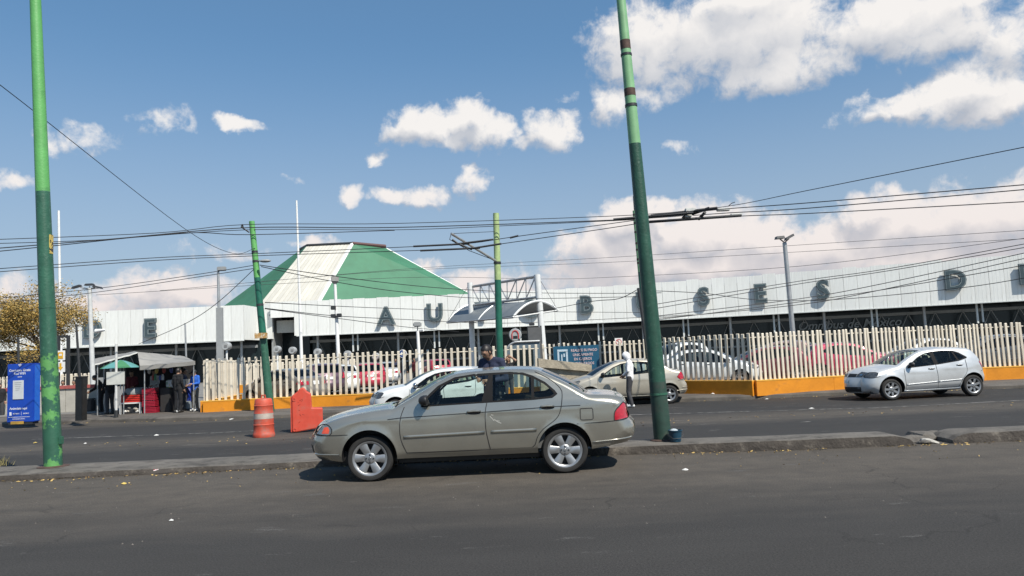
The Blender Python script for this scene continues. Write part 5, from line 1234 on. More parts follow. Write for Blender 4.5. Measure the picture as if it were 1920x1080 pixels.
wire('contact wire past the bracket arm, upper of the pair', [(-60, 508, 24), (280, 484, 25.5), (470, 476, 26.5), (740, 464, 25.8), (873, 457, 25.5), (964, 444, 25), (1140, 420, 24), (1220, 409, 23.5)], .016)
wire('contact wire past the bracket arm, lower of the pair', [(-60, 514, 23), (280, 489, 25), (470, 480, 26), (740, 471, 25.2), (873, 466, 24.8), (935, 458, 24.4), (1140, 428, 23.4), (1220, 415, 23)], .016)
wire('diagonal span wire dropping from the upper left corner to the leaning pole', [(-30, 138, 14), (40, 190, 15), (345, 428, 23), (436, 475, 26), (478, 465, 27.3)], .011)
wire('span wire rising from the feeder switch to the right edge', [(1215, 405, 23), (1369, 386, 20), (1520, 356, 17), (1960, 268, 13)], .011)
for i, pts in enumerate(([(1300, 398, 24), (1369, 391, 22), (1520, 380, 20), (1960, 343, 17)], [(1300, 404, 24), (1369, 399, 22), (1520, 390, 20), (1960, 352, 17)], [(1220, 415, 23), (1393, 405, 22), (1520, 400, 21), (1960, 376, 18)])):
    wire(('upper', 'middle', 'lower')[i]+' trolley wire right of the thick leaning pole', pts, .016)
for i, (lab, pts) in enumerate((('cable from the leaning pole to the left, upper', [(478, 497, 27.3), (360, 516, 29), (180, 541, 32), (-30, 562, 36)]), ('cable from the leaning pole to the left, lower', [(478, 503, 27.3), (360, 521, 29), (180, 548, 32), (-30, 572, 36)]),
    ('guy wire from the leaning pole down over the stall', [(477, 504, 27.3), (406, 569, 28.5), (345, 608, 30), (260, 645, 32)]),
    ('drooping cable from the lamp of the leaning pole across the green roof, upper', [(487, 497, 27.3), (620, 517, 30), (760, 534, 34), (870, 543, 38), (1002, 549, 42), (1140, 550, 40), (1240, 549, 36)]),
    ('drooping cable from the lamp of the leaning pole across the green roof, lower', [(490, 500, 27.3), (620, 527, 31), (760, 548, 35), (930, 560, 40), (1210, 556, 38)]),
    ('cable low across the fascia left of letter A, upper', [(497, 578, 27.4), (626, 592, 34), (760, 599, 40), (930, 606, 44), (1100, 600, 46), (1300, 590, 46)]),
    ('cable low across the fascia left of letter A, lower', [(497, 579, 27.4), (626, 596, 34), (760, 613, 40), (860, 622, 44)]),
    ('thin cable low on the white fascia below letter U', [(497, 567, 27.4), (700, 577, 40), (900, 583, 50), (1200, 586, 50)]),
    ('thin sky cable above the gantry, first from top', [(470, 530, 50), (793, 502, 60), (1140, 483, 60), (1520, 458, 55), (1950, 430, 45)]),
    ('thin sky cable above the gantry, second from top', [(300, 545, 50), (740, 508, 60), (1140, 492, 60), (1520, 471, 55), (1950, 446, 45)]),
    ('thin sky cable above the gantry, third from top', [(180, 553, 50), (740, 521, 60), (1013, 523, 60), (1140, 520, 60), (1500, 499, 50), (1950, 443, 40)]),
    ('cable climbing across the right fascia, upper', [(1220, 572, 34), (1500, 527, 34), (1664, 504, 33), (1950, 452, 30)]),
    ('cable climbing across the right fascia, second', [(1220, 580, 34), (1500, 532, 34), (1664, 508, 33), (1950, 459, 30)]),
    ('cable climbing across the right fascia below letter S, third', [(1220, 594, 33), (1500, 560, 33), (1664, 530, 32), (1950, 468, 29)]),
    ('cable climbing across the right fascia below letter S, fourth', [(1220, 598, 33), (1500, 571, 33), (1664, 541, 32), (1950, 478, 29)]),
    ('cable climbing across the right fascia below letter S, fifth', [(1220, 601, 33), (1500, 566, 33), (1700, 536, 32), (1950, 492, 29)]),
    ('slack cable from the conduit post to the left past letter B', [(1197, 542, 27.6), (1160, 560, 29), (1110, 565, 31), (1030, 580, 36), (880, 606, 42)]),
    ('cable crossing the right fascia downhill behind letter S', [(1220, 545, 34), (1320, 550, 36), (1420, 562, 38), (1560, 562, 36), (1800, 540, 32), (1950, 516, 30)]))):
    wire(lab, pts, .016 if i < 3 else .02 if 'fascia' in lab or 'roof' in lab else .018)
def clamp_(label, px, py, Y, dx=.28, tilt=.05):
    c0 = at(px, py, Y); q = MB(c0); q.tube([c0+Vector((-dx, 0, -tilt)), c0+Vector((dx, 0, tilt))], [.032, .032], 6); q.tube([c0, c0+Vector((0, 0, .16))], [.05, .04], 6); q.sphere(c0+Vector((0, 0, .17)), .07, 8, 6)
    return tag(q.build('wire_insulator', DARKM, None, True), label, 'insulator', 'insulators on the trolley wires')
clamp_('wire insulator where the diagonal span meets the upper left trolley wire', 343, 432, 23); clamp_('wire insulator just right of the first on the diagonal span', 357, 440, 23.4)
clamp_('wire insulator near the leaning pole, left of a pair', 431, 476, 25.8, .2); clamp_('wire insulator near the leaning pole, right of a pair', 442, 478, 26, .2)
c0 = at(40, 192, 15); tag(MB(c0).sphere(c0, .05, 10, 6, (1.6, .8, .8)).build('strain_insulator', DARKM, None, True), 'small dark strain insulator on the diagonal span wire, upper left', 'insulator')
t = thing('wire_switch', 'trolley wire switch gear with white boxes right of the thick leaning pole', 'switch gear', at(1300, 400, 24)); off = t.location
for px0, py0, px1, py1 in ((1150, 412, 1300, 399), (1220, 405, 1345, 390), (1190, 418, 1390, 404), (1290, 404, 1330, 390), (1310, 411, 1322, 398), (1280, 410, 1290, 397)):
    MB(off).tube([at(px0, py0, 24), at(px1, py1, 23.6)], .048, 6).build('rod', WIREM, t)
for px, py, w_, h_ in ((1294, 394, .16, .06), (1356, 393, .2, .045), (1380, 403, .18, .035), (1290, 405, .1, .05)):
    c0 = at(px, py, 23.8); MB(off).bbox(c0.x-w_, c0.x+w_, c0.y-.1, c0.y+.1, c0.z-h_, c0.z+h_, .015).build('switch_box', mat('pale_box', (.6, .6, .57), .5), t)
MB(off).tube([at(1365, 387, 23), at(1372, 381, 23), at(1378, 379, 23)], .012, 5).build('loose_end', WIREM, t)

t = thing('wire_hangers', 'dark splice rods holding the contact wires under the bracket arm', 'wire fitting', at(873, 460, 25.4)); off = t.location
for px0, py0, px1, py1, Y in ((775, 462, 880, 457, 25.5), (845, 459, 925, 449, 25.3), (788, 470, 900, 465, 24.8), (890, 465, 940, 457, 24.5), (956, 446, 972, 442, 25.0), (848, 449, 860, 458, 25.4), (862, 458, 885, 468, 25.1)):
    MB(off).tube([at(px0, py0, Y), at(px1, py1, Y)], .034, 6).build('rod', WIREM, t)

# ================================================================== PEOPLE
SKIN = mat('skin', (.33, .19, .125), .6, var=.06); HAIR = mat('dark_hair', (.014, .011, .01), .5, var=.3, scale=40)
def person(label, loc, rz, J=None, top=None, legs=None, shoes=None, hair='short', scale=1.0, headdir=(0, -1, 0), hood=None, sleeve=True, group=None, vox=.016):
    j = dict(pel=(0, 0, .93), chest=(0, 0, 1.30), neck=(0, .01, 1.45), head=(0, -.02, 1.60), shL=(.17, .01, 1.40), elL=(.23, .04, 1.13), wrL=(.22, -.06, .90), shR=(-.17, .01, 1.40), elR=(-.23, .04, 1.13), wrR=(-.22, -.06, .90),
             hiL=(.09, 0, .90), knL=(.10, -.02, .49), anL=(.11, .02, .09), hiR=(-.09, 0, .90), knR=(-.10, -.02, .49), anR=(-.11, .02, .09), toL=None, toR=None)
    j.update(J or {}); q = {k: (Vector(v) if v else None) for k, v in j.items()}
    hd = Vector(headdir).normalized(); up = (q['head']-q['neck']).normalized(); rt = hd.cross(up).normalized(); hd = up.cross(rt).normalized()
    for s_ in 'LR':
        if q['to'+s_] is None: q['to'+s_] = q['an'+s_]+Vector((0, -.15, -.045))
    sx_ = (q['shL']-q['shR']).normalized(); pr = []
    for u in (-1, 1):
        pr.append(('top', [q['pel']+sx_*.065*u+Vector((0, 0, -.02)), (q['pel']+q['chest'])*.5+sx_*.07*u, q['chest']+sx_*.085*u], [.115, .112, .125]))
    pr.append(('top', [q['shL'], q['neck']-up*.05, q['shR']], [.070, .085, .070])); pr.append(('skin', [q['neck']-up*.02, q['head']-up*.05], [.056, .055]))
    for s_ in 'LR':
        pr.append(('legs', [q['hi'+s_]+Vector((0, 0, .04)), q['hi'+s_], q['kn'+s_], q['an'+s_]], [.10, .10, .075, .060]))
        pr.append(('shoes', [q['an'+s_]+Vector((0, .04, -.03)), (q['an'+s_]+q['to'+s_])*.5+Vector((0, 0, .0)), q['to'+s_]], [.05, .048, .036]))
        pr.append(('top', [q['sh'+s_], q['el'+s_]], [.066, .052])); pr.append(('top' if sleeve else 'skin', [q['el'+s_], q['wr'+s_]], [.05, .036]))
        d = (q['wr'+s_]-q['el'+s_]).normalized(); pr.append(('skin', [q['wr'+s_], q['wr'+s_]+d*.075], [.034, .038]))
    H = q['head']
    m = MB()
    for tg, pts, rs in pr:
        m.tube(pts, rs, 10)
        for p_, r_ in zip(pts, rs): m.sphere(p_, r_*.985, 10, 8)
    def hs(f, s_, u, r, sc_=(1, 1, 1)): 
        t_ = MB().sphere((0, 0, 0), 1, 14, 10); m.add([H+rt*(s_+v.x*r*sc_[0])+hd*(f+v.y*r*sc_[1])+up*(u+v.z*r*sc_[2]) for v in t_.v], t_.f)
    hs(0, 0, 0, .088, (.86, 1.08, 1.22)); hs(.035, 0, -.055, .055, (.95, 1, 1)); hs(.098, 0, -.008, .017, (.9, 1.1, 1.6)); hs(.075, 0, .03, .04, (1.5, .5, .45))
    hs(.088, 0, -.045, .016, (1.6, .7, .7)); hs(.0, .078, -.005, .025, (.45, .8, 1.2)); hs(.0, -.078, -.005, .025, (.45, .8, 1.2))
    ob = m.build('tmp', SKIN); md = ob.modifiers.new('r', 'REMESH'); md.mode = 'VOXEL'; md.voxel_size = vox; ms = ob.modifiers.new('s', 'SMOOTH'); ms.factor = .5; ms.iterations = 3
    dg = bpy.context.evaluated_depsgraph_get(); me = bpy.data.meshes.new_from_object(ob.evaluated_get(dg)); old = ob.data; bpy.data.objects.remove(ob); bpy.data.meshes.remove(old)
    V = [v.co.copy() for v in me.vertices]; Fc = [tuple(p_.vertices) for p_ in me.polygons]; bpy.data.meshes.remove(me)
    order = ['skin', 'top', 'legs', 'shoes']; idx = []
    segs = [(tg, a, b, r0, r1) for tg, pts, rs in pr for a, b, r0, r1 in zip(pts, pts[1:], rs, rs[1:])]
    for f in Fc:
        c = sum((V[i] for i in f), Vector())/len(f); best = (9, 0)
        for tg, a, b, r0, r1 in segs:
            ab = b-a; t_ = max(0, min(1, (c-a).dot(ab)/ab.length_squared)); d = (c-a-ab*t_).length-(r0+(r1-r0)*t_)
            if d < best[0]: best = (d, order.index(tg))
        if (c-H).length < .135 and (c-H).dot(up) > -.13: best = (0, 0)
        idx.append(best[1])
    ex = MB()
    for s_ in 'LR':                                    # fingers
        w = q['wr'+s_]; d = (w-q['el'+s_]).normalized(); sd = d.cross(Vector((0, 1, .2))).normalized(); cu = d.cross(sd).normalized(); base = w+d*.10
        for i, (o_, l_) in enumerate(((-.027, .062), (-.009, .075), (.009, .07), (.027, .055))): ex.tube([base+sd*o_-d*.02, base+sd*o_*1.1+d*l_*.5, base+sd*o_*1.1+d*l_*.85+cu*l_*.4], [.009, .0085, .007], 5)
        ex.tube([w+d*.05+sd*.03, w+d*.085+sd*.055+cu*.01, w+d*.115+sd*.06+cu*.025], [.011, .0095, .008], 5)
    n0 = len(V); V += ex.v; Fc += [tuple(i+n0 for i in f) for f in ex.f]; idx += [0]*len(ex.f)
    ey = MB()
    for u in (-1, 1): ey.sphere(H+hd*.088+rt*.032*u+up*.012, .008, 8, 6)
    ey.sphere(H+hd*.099-up*.047, .012, 8, 6, (1.6, 1.6, .35))
    n0 = len(V); V += ey.v; Fc += [tuple(i+n0 for i in f) for f in ey.f]; idx += [4]*len(ey.f)
    t = thing('person', label, 'person', loc, rz, group); t.scale = (scale,)*3
    o = link_mesh('body', V, Fc, [SKIN, top, legs, shoes, HAIR], t, True); o.data.polygons.foreach_set('material_index', idx)
    def shell(nm, mt, r, fmin, umin, sc_=(.9, 1.1, 1.24), push=-.012, jit=.004):
        """a cap over the skull that leaves the face free"""
        t_ = MB().sphere((0, 0, 0), 1, 20, 16); vs = []
        for v in t_.v: vs.append(H+rt*(v.x*r*sc_[0])+hd*(v.y*r*sc_[1]+push)+up*(v.z*r*sc_[2])+Vector((random.uniform(-jit, jit), random.uniform(-jit, jit), random.uniform(-jit, jit))))
        keep = []
        for f in t_.f:
            c = sum((t_.v[i] for i in f), Vector())/len(f)
            if not (c.y > fmin and c.z < .62-.25*(1-c.y)) and c.z > umin: keep.append(f)
        link_mesh(nm, vs, keep, mt, t, True)
    if hair == 'short': shell('hair', HAIR, .096, .18, -.45)
    elif hair == 'long':
        shell('hair', HAIR, .100, .25, -1.1); ex = MB(); ex.tube([H-hd*.05, H-hd*.09-up*.13, H-hd*.09-up*.30], [.085, .085, .045], 10); ex.build('hair_length', HAIR, t, True)
    elif hair == 'cap':
        shell('cap', DARKM, .100, .9, .05); MB().add([H+hd*.08+rt*.07+up*.05, H+hd*.19+rt*.05+up*.035, H+hd*.19-rt*.05+up*.035, H+hd*.08-rt*.07+up*.05], [(0, 1, 2, 3)]).build('cap_peak', DARKM, t)
    if hood: shell('hood', hood, .124, .55, -1.1, (.92, 1.08, 1.22), -.018, .003)
    return t
def cloth(nm, c, **k): return mat(nm, c, .9, var=.2, scale=7, bump=.5, bscale=16, **k)
HOODIE = cloth('white_hoodie', (.80, .79, .79)); JEANS = cloth('dark_jeans', (.045, .045, .05)); NAVY = cloth('navy_shirt', (.022, .028, .060)); BLACKC = cloth('black_cloth', (.012, .012, .014))
WSHOE = mat('white_shoe', (.7, .7, .68), .6); DSHOE = mat('dark_shoe', (.03, .028, .026), .5); BLUEJ = cloth('blue_jacket', (.022, .12, .52), col2=(.5, .55, .6), c2=(.66, .68), s2=4); GREYT = cloth('grey_trousers', (.16, .15, .135)); MAROON = cloth('maroon_cloth', (.12, .02, .025)); TEE = cloth('pale_tee', (.5, .48, .45))
h = gnd(1184, 764, ZF)
person('person in white hoodie and dark jeans standing beside the champagne saloon', h, R(-108), dict(head=(.0, -.09, 1.585), neck=(0, -.02, 1.45), elL=(.25, .0, 1.14), wrL=(.15, -.17, 1.02), elR=(-.25, .02, 1.14), wrR=(-.15, -.16, 1.0), knL=(.10, -.05, .49), anL=(.14, .05, .09), anR=(-.10, -.06, .09), knR=(-.09, -.07, .49)),
       HOODIE, JEANS, WSHOE, 'short', 1.01, (-.1, -1, -.35), HOODIE)
nx_ = at(925, 700, 12.55).x
person('man in navy shirt looking down between the sage saloon and the white hatchback', (nx_, 12.55, .09), R(-35), dict(chest=(0, -.03, 1.28), neck=(0, -.06, 1.42), head=(-.01, -.15, 1.54), shL=(.19, -.03, 1.37), shR=(-.19, -.03, 1.37), elL=(.26, -.02, 1.10), wrL=(.12, -.24, 1.08), elR=(-.26, -.04, 1.10), wrR=(-.10, -.26, 1.10)),
       NAVY, NAVY, DSHOE, 'short', 1.02, (-.15, -1, -.55), None, True, None, .012)
wx_ = at(953, 690, 26.6).x
person('person holding up both arms, head just above the saloon roof', (wx_, 26.6, ZS), R(10), dict(elL=(.30, -.05, 1.52), wrL=(.12, -.05, 1.66), elR=(-.27, -.08, 1.45), wrR=(-.10, -.10, 1.60)), BLACKC, JEANS, DSHOE, 'long', .95, (-.3, -1, -.1), None, False)
v = gnd(190, 773, ZS)
person('vendor in black leaning over a box beside the grey cabinet', v, R(-70), dict(pel=(0, .06, .90), chest=(0, -.10, 1.22), neck=(0, -.17, 1.36), head=(0, -.26, 1.48), shL=(.18, -.12, 1.32), shR=(-.18, -.12, 1.32), elL=(.22, -.20, 1.05), wrL=(.14, -.42, .92), elR=(-.22, -.20, 1.05), wrR=(-.14, -.42, .90)), BLACKC, BLACKC, DSHOE, 'short', .98, (0, -1, -.5))
v = gnd(366, 771, ZS)
person('person in blue jacket and grey trousers at the fence corner by the stall', v, R(-25), dict(head=(0, -.06, 1.585), elL=(.24, -.02, 1.14), wrL=(.12, -.24, 1.12), elR=(-.24, .0, 1.14), wrR=(-.16, -.22, 1.08)), BLUEJ, GREYT, WSHOE, 'cap', .95, (-.3, -1, -.3))
v = Vector((at(334, 700, 29.3).x, 29.3, ZS))
person('tall person in black under the right half of the stall canopy', v, R(160), None, BLACKC, BLACKC, DSHOE, 'short', 1.0, (0, -1, -.2))
v = Vector((at(312, 700, 28.4).x, 28.4, ZS))
person('customer in black with pale bag strap at the stall counter', (v.x, v.y+1.0, ZS), R(120), None, BLACKC, JEANS, WSHOE, 'short', .97, (0, -1, -.3))
for i, (px, Y, tp, lb, rz) in enumerate(((118, 34.6, TEE, 'person seated behind the concrete wall right of the left green pole', 20), (140, 34.6, MAROON, 'person in maroon behind the concrete wall, left of the black post', -30), (0, 33, BLACKC, 'person in black half hidden behind the blue kiosk', 40))):
    person(lb, (at(px, 700, Y).x, Y, ZS-.25), R(rz), None, tp, JEANS, DSHOE, 'short', .95)
for i, (px, Y, tp, lb, rz) in enumerate(((742, 49, NAVY, 'far person in navy among the parked cars, leftmost of three', 20), (757, 47, BLACKC, 'far person in black among the parked cars, middle of three', 160), (778, 48, MAROON, 'far person in maroon among the parked cars, rightmost of three', -40))):
    person(lb, (at(px, 700, Y).x, Y, ZS), R(rz), None, tp, JEANS, DSHOE, 'short', 1.0, vox=.024)
for px, Y, tp, lb, rz in ((247, 31.2, MAROON, 'cook in maroon behind the covered pan of the stall', 10), (290, 31.4, TEE, 'stall helper in pale shirt behind the counter', -20), (345, 30.6, NAVY, 'customer in navy at the right end of the stall counter', 100), (206, 30.2, BLACKC, 'person in black under the left slope of the tarpaulin', -120)):
    person(lb, (at(px, 700, Y).x, Y, ZS), R(rz), dict(elL=(.24, -.05, 1.14), wrL=(.14, -.26, 1.06)), tp, JEANS, DSHOE, 'short', .98)
# driver of the silver hatchback, hands on the wheel
dv = car_silver.matrix_basis @ Vector((.02, -.36, .12))
person('driver seated at the wheel of the silver hatchback', dv, YAWP-math.pi/2, dict(pel=(0, .0, .42), chest=(0, .12, .76), neck=(0, .13, .90), head=(0, .10, 1.03), shL=(.17, .10, .86), shR=(-.17, .10, .86), elL=(.20, -.10, .68), wrL=(.12, -.34, .74), elR=(-.20, -.10, .68), wrR=(-.12, -.34, .74),
       hiL=(.09, -.02, .40), hiR=(-.09, -.02, .40), knL=(.12, -.42, .46), knR=(-.12, -.42, .46), anL=(.12, -.62, .2), anR=(-.12, -.62, .2)), BLACKC, JEANS, DSHOE, 'short', 1.0)
# ================================================================== SIGNS AND CAR PARK FURNITURE
SBLUE = mat('sign_blue', (.012, .085, .155), .45, var=.08); PINKW = mat('sign_lettering', (.62, .50, .52), .5); SRED = mat('sign_red', (.5, .03, .03), .45)
a, b = at(1037, 648, 29.35), at(1125, 696, 29.35); t = thing('payment_sign', 'blue sign board about paying at the cashiers hung on the set-back fence', 'sign', (a.x, 29.35, b.z)); off = t.location
zb0, zt0 = at(1080, 697, 29.35).z, at(1080, 648, 29.35).z
MB(off).box(a.x, b.x, 29.33, 29.37, zb0, zt0).build('board', SBLUE, t)
for i, (s_, px, py) in enumerate((('REALICE SU PAGO', 1095, 656.5), ('ÚNICAMENTE', 1093, 665), ('EN CAJEROS', 1093, 673), ('AUTORIZADOS', 1093, 681.5))):
    p = at(px, py, 29.32); text_obj('sign_text', s_, .138, PINKW, t, p-off, 0, .003, .014, sx=.9)
p = at(1055, 667, 29.32); q = MB(off); q.box(p.x-.2, p.x+.2, 29.318, 29.33, p.z+.16, p.z+.24); q.box(p.x-.2, p.x-.13, 29.318, 29.33, p.z-.32, p.z+.15); q.box(p.x+.13, p.x+.2, 29.318, 29.33, p.z-.32, p.z+.15); q.box(p.x-.06, p.x-.01, 29.318, 29.33, p.z-.3, p.z+.05); q.box(p.x+.03, p.x+.09, 29.318, 29.33, p.z-.05, p.z+.08)
o = q.build('sign_icon', mat('sign_icon_pale', (.45, .55, .62), .5), t)
def small_sign(label, px, py, Y, w, m, shape, base=ZS, pm_=STEEL):
    c0 = at(px, py, Y); t = thing('road_sign', label, 'sign', (c0.x, Y, base)); off = t.location
    MB(off).tube([(c0.x, Y+.04, base), (c0.x, Y+.04, c0.z+w*.4)], .03, 8).build('sign_post', pm_, t)
    if shape == 'square': MB(off).box(c0.x-w/2, c0.x+w/2, Y-.012, Y+.012, c0.z-w/2, c0.z+w/2).build('plate', m, t)
    else: MB(off).lathe([(w/2, -.012), (w/2, .012)], 24, 'y', c0).build('plate', m, t)
    return t, c0, off
t, c0, off = small_sign('white square no walking sign above the fence behind the hooded person', 1160, 641, 29.9, .30, WHITE, 'square')
q = MB(off); q.lathe([(.095, -.022), (.115, -.022), (.115, -.013), (.095, -.013)], 24, 'y', c0, True); q.add([c0+Vector((x, -.02, z)) for x, z in ((-.08, .06), (-.06, .08), (.08, -.06), (.06, -.08))], [(0, 1, 2, 3)]); q.build('prohibition_ring', SRED, t)
q = MB(off); q.sphere(c0+Vector((.0, -.018, .045)), .018, 8, 6); q.tube([c0+Vector((0, -.016, .03)), c0+Vector((0, -.016, -.02)), c0+Vector((.025, -.016, -.065))], .012, 5); q.tube([c0+Vector((0, -.016, -.02)), c0+Vector((-.025, -.016, -.065))], .01, 5); q.build('walking_figure', BLACK, t)
t, c0, off = small_sign('round blue sign with a white left arrow behind the left fence', 755, 663, 33, .36, WHITE, 'round', pm_=WHITE)
MB(off).lathe([(.155, -.02), (.155, -.013)], 24, 'y', c0).build('blue_disc', mat('deep_sign_blue', (.01, .05, .2), .4), t)
q = MB(off); q.add([c0+Vector((x, -.024, z)) for x, z in ((-.11, 0), (-.02, .09), (-.02, .03), (.1, .03), (.1, -.03), (-.02, -.03), (-.02, -.09))], [(0, 1, 2, 3, 4, 5, 6)]); q.build('arrow', WHITE, t)
def drum_sign(label, px, py, Y, r, red=False):
    c0 = at(px, py, Y); t = thing('drum_sign', label, 'sign', (c0.x, Y, ZS)); off = t.location
    MB(off).tube([(c0.x, Y, ZS), (c0.x, Y, c0.z-r*.9)], .05, 8).build('sign_post', WHITE, t)
    q = MB(off); q.lathe([(r*.9, -.22), (r, -.18), (r, .18), (r*.9, .22)], 20, 'y', c0); q.build('drum', mat('drum_grey', (.36, .37, .37), .45), t, 40)
    if red:
        q = MB(off); pts = [c0+Vector((-.16, -.235, -.2)), c0+Vector((-.16, -.235, .05)), c0+Vector((-.1, -.235, .17)), c0+Vector((0, -.235, .21)), c0+Vector((.1, -.235, .17)), c0+Vector((.16, -.235, .05)), c0+Vector((.16, -.235, -.2))]
        q.tube(pts, .028, 5); q.build('red_arch', SRED, t); MB(off).box(c0.x-.1, c0.x+.1, Y-.24, Y-.225, c0.z-.18, c0.z-.05).build('dark_mark', BLACK, t)
    else: MB(off).box(c0.x-.04, c0.x+.10, Y-.235, Y-.222, c0.z-.06, c0.z+.06).build('letter_plate', mat('drum_mark', (.2, .2, .2), .5), t)
    return t
drum_sign('white drum sign with a red arch mark left of the right gantry post', 966, 628, 38, .32, True)
for i, (px, py, lb) in enumerate(((425, 649, 'pale drum sign on a post left of the leaning green pole'), (520, 655, 'pale drum sign on a post just right of the leaning green pole'), (549, 657, 'pale drum sign on a post beside the white flagpole'), (596, 660, 'pale drum sign on a post between the flagpole and the square lamp post'), (652, 664, 'pale drum sign on a post right of the square lamp post'), (705, 668, 'pale drum sign on a post below the letter A'))):
    drum_sign(lb, px, py, 43 if i else 38, .20 if i else .20)
# dark booth and grey panel by the ramp block
a, b = at(950, 690, 33), at(1012, 643, 33); t = thing('ticket_booth', 'grey blue booth with rounded corner behind the fence end', 'booth', (a.x, 33, ZS)); off = t.location
x0, x1, z1 = a.x, b.x, at(975, 641, 33).z
prof = [(x0, ZS), (x1, ZS), (x1, z1)]+[(x0+.5-.5*math.sin(k*math.pi/16), z1-.5+.5*math.cos(k*math.pi/16)) for k in range(9)]
MB(off).prism(prof, 33, 35).build('shell', mat('booth_blue_grey', (.13, .17, .20), .3), t); MB(off).tube([(x0, 32.97, ZS)]+[(p_[0], 32.97, p_[1]) for p_ in prof[:2:-1]]+[(x1, 32.97, z1)], .05, 6).build('shell_rim', STEEL, t)
MB(off).box(x0+.25, x1-.3, 32.95, 32.99, z1-1.0, z1-.35).build('window', DARKGL, t)
a, b = at(993, 690, 34.5), at(1014, 613, 34.5); t = thing('panel_board', 'dark grey board on a frame left of the right gantry post', 'board', (a.x, 34.5, ZS)); off = t.location
MB(off).box(a.x, b.x, 34.45, 34.55, at(1003, 672, 34.5).z, b.z).build('board', mat('board_grey', (.10, .10, .10), .6), t)
q = MB(off); q.tube([(a.x, 34.5, ZS), (a.x, 34.5, b.z+.05), (b.x, 34.5, b.z+.05), (b.x, 34.5, ZS)], .04, 6); q.build('frame', DARKM, t); p = at(998, 606, 34.5); MB(off).bbox(p.x-.15, p.x+.1, 34.4, 34.6, b.z+.08, b.z+.2, .02).build('floodlight', DARKM, t)
# sloping concrete block
RC = mat('rough_concrete', (.38, .33, .25), .95, var=.3, scale=3, bump=.8, bscale=16)
Yc = 26.6; t = thing('concrete_ramp', 'rough concrete ramp block with sloping top behind the sage saloon', 'concrete block', (at(1013, 700, Yc).x, Yc, ZS)); off = t.location
xa, xb = at(1013, 690, Yc).x, at(1107, 690, Yc).x; za, zb1 = at(1013, 672, Yc).z, at(1105, 684, Yc).z
q = MB(off); q.add([(xa, Yc+.12, ZS), (xb, Yc+.12, ZS), (xb, Yc+.12, zb1-.22), (xa, Yc+.12, za-.28), (xa, Yc+1.6, ZS), (xb, Yc+1.6, ZS), (xb, Yc+1.6, zb1-.22), (xa, Yc+1.6, za-.28)], [(0, 1, 2, 3), (4, 7, 6, 5), (1, 5, 6, 2), (0, 3, 7, 4)]); q.build('block', RC, t)
q = MB(off); q.add([(xa-.05, Yc, za-.30), (xb+.05, Yc, zb1-.24), (xb+.05, Yc, zb1), (xa-.05, Yc, za), (xa-.05, Yc+1.7, za-.30), (xb+.05, Yc+1.7, zb1-.24), (xb+.05, Yc+1.7, zb1), (xa-.05, Yc+1.7, za)], [(0, 1, 2, 3), (4, 7, 6, 5), (1, 5, 6, 2), (0, 3, 7, 4), (3, 2, 6, 7), (0, 4, 5, 1)]); q.build('coping_slab', RC, t)
MB(off).box(xb-.02, xb+.06, Yc-.01, Yc+.11, ZS, zb1-.25).build('end_post', RC, t)

# ================================================================== THE LEFT PAVEMENT: KIOSK, STALL
KBLUE = mat('kiosk_blue', (.012, .065, .42), .35, var=.12, scale=3); KB2 = mat('kiosk_side_blue', (.02, .13, .55), .35, var=.1)
kp = gnd(37, 795, ZS); t = thing('advert_kiosk', 'tall blue free WiFi kiosk with white notice at the left edge', 'kiosk', kp, R(-7)); KW, KHt = 1.02, at(37, 682, kp.y).z-ZS
MB().bbox(-KW/2, KW/2, 0, .34, .06, KHt, .02).build('cabinet', KBLUE, t); MB().box(KW/2-.001, KW/2+.004, .06, .30, .1, KHt-.05).build('side_panel', KB2, t)
MB().box(-KW/2+.2, KW/2-.35, -.05, -.005, .0, .10).build('kick_plate', mat('dirty_yellow', (.45, .27, .05), .7, var=.3), t)
MB().box(-KW/2+.05, KW/2-.05, .02, .32, -.02, .06).build('plinth', DARKM, t)
MB().bbox(-.27, .14, -.022, -.001, .86, 1.52, .006).build('notice', mat('notice_paper', (.60, .62, .63), .5, var=.06), t)
LT = mat('kiosk_lettering', (.72, .74, .78), .5); LD = mat('notice_print', (.16, .17, .18), .6)
for s_, sz, z, x in (('Conéctate Gratis', .118, 1.87, -.02), ('Red WiFi', .118, 1.755, -.02), ('Anúnciate aquí', .112, .54, -.06)): text_obj('lettering', s_, sz, LT, t, (x, -.004, z), 0, .002, .018)
text_obj('lettering', 'GRATIS', .05, LT, t, (-.02, -.004, 1.64), 0, .002, .01)
q = MB()
for k, w_ in enumerate((.10, .065, .03)):
    q.add([(-.02+w_*math.sin(a_), -.004, 2.0+w_*math.cos(a_)*.9) for a_ in [(-.8+1.6*i/8) for i in range(9)]]+[(-.02+(w_-.022)*math.sin(a_), -.004, 2.0+(w_-.022)*math.cos(a_)*.9) for a_ in [(.8-1.6*i/8) for i in range(9)]], [tuple(range(18))])
q.build('wifi_mark', LT, t)
q = MB(); q.box(-.40, -.32, -.006, -.001, .30, .42); q.box(.055, .062, -.006, -.001, .30, .42); q.build('logo_block', LT, t)
text_obj('lettering', 'KONECT', .06, LT, t, (-.14, -.004, .36), 0, .002, .012); text_obj('lettering', 'KIOSKO', .06, LT, t, (.24, -.004, .36), 0, .002, .012)
MB().box(-.44, .38, -.005, -.001, .235, .25).build('line_mark', LT, t); text_obj('lettering', 'www.konect.com.mx', .055, LT, t, (-.04, -.004, .18), 0, .002, .012)
q = MB()
for i in range(5): q.box(-.20+.01*i, .07-.02*i, -.026, -.023, 1.44-.065*i, 1.448-.065*i)
q.build('notice_lines', LD, t)
bp0 = gnd(152, 790, ZS); t = thing('black_post_box', 'black metal post box with scratched side on the left pavement', 'post', bp0, R(-14)); hh = at(152, 708, bp0.y).z-ZS
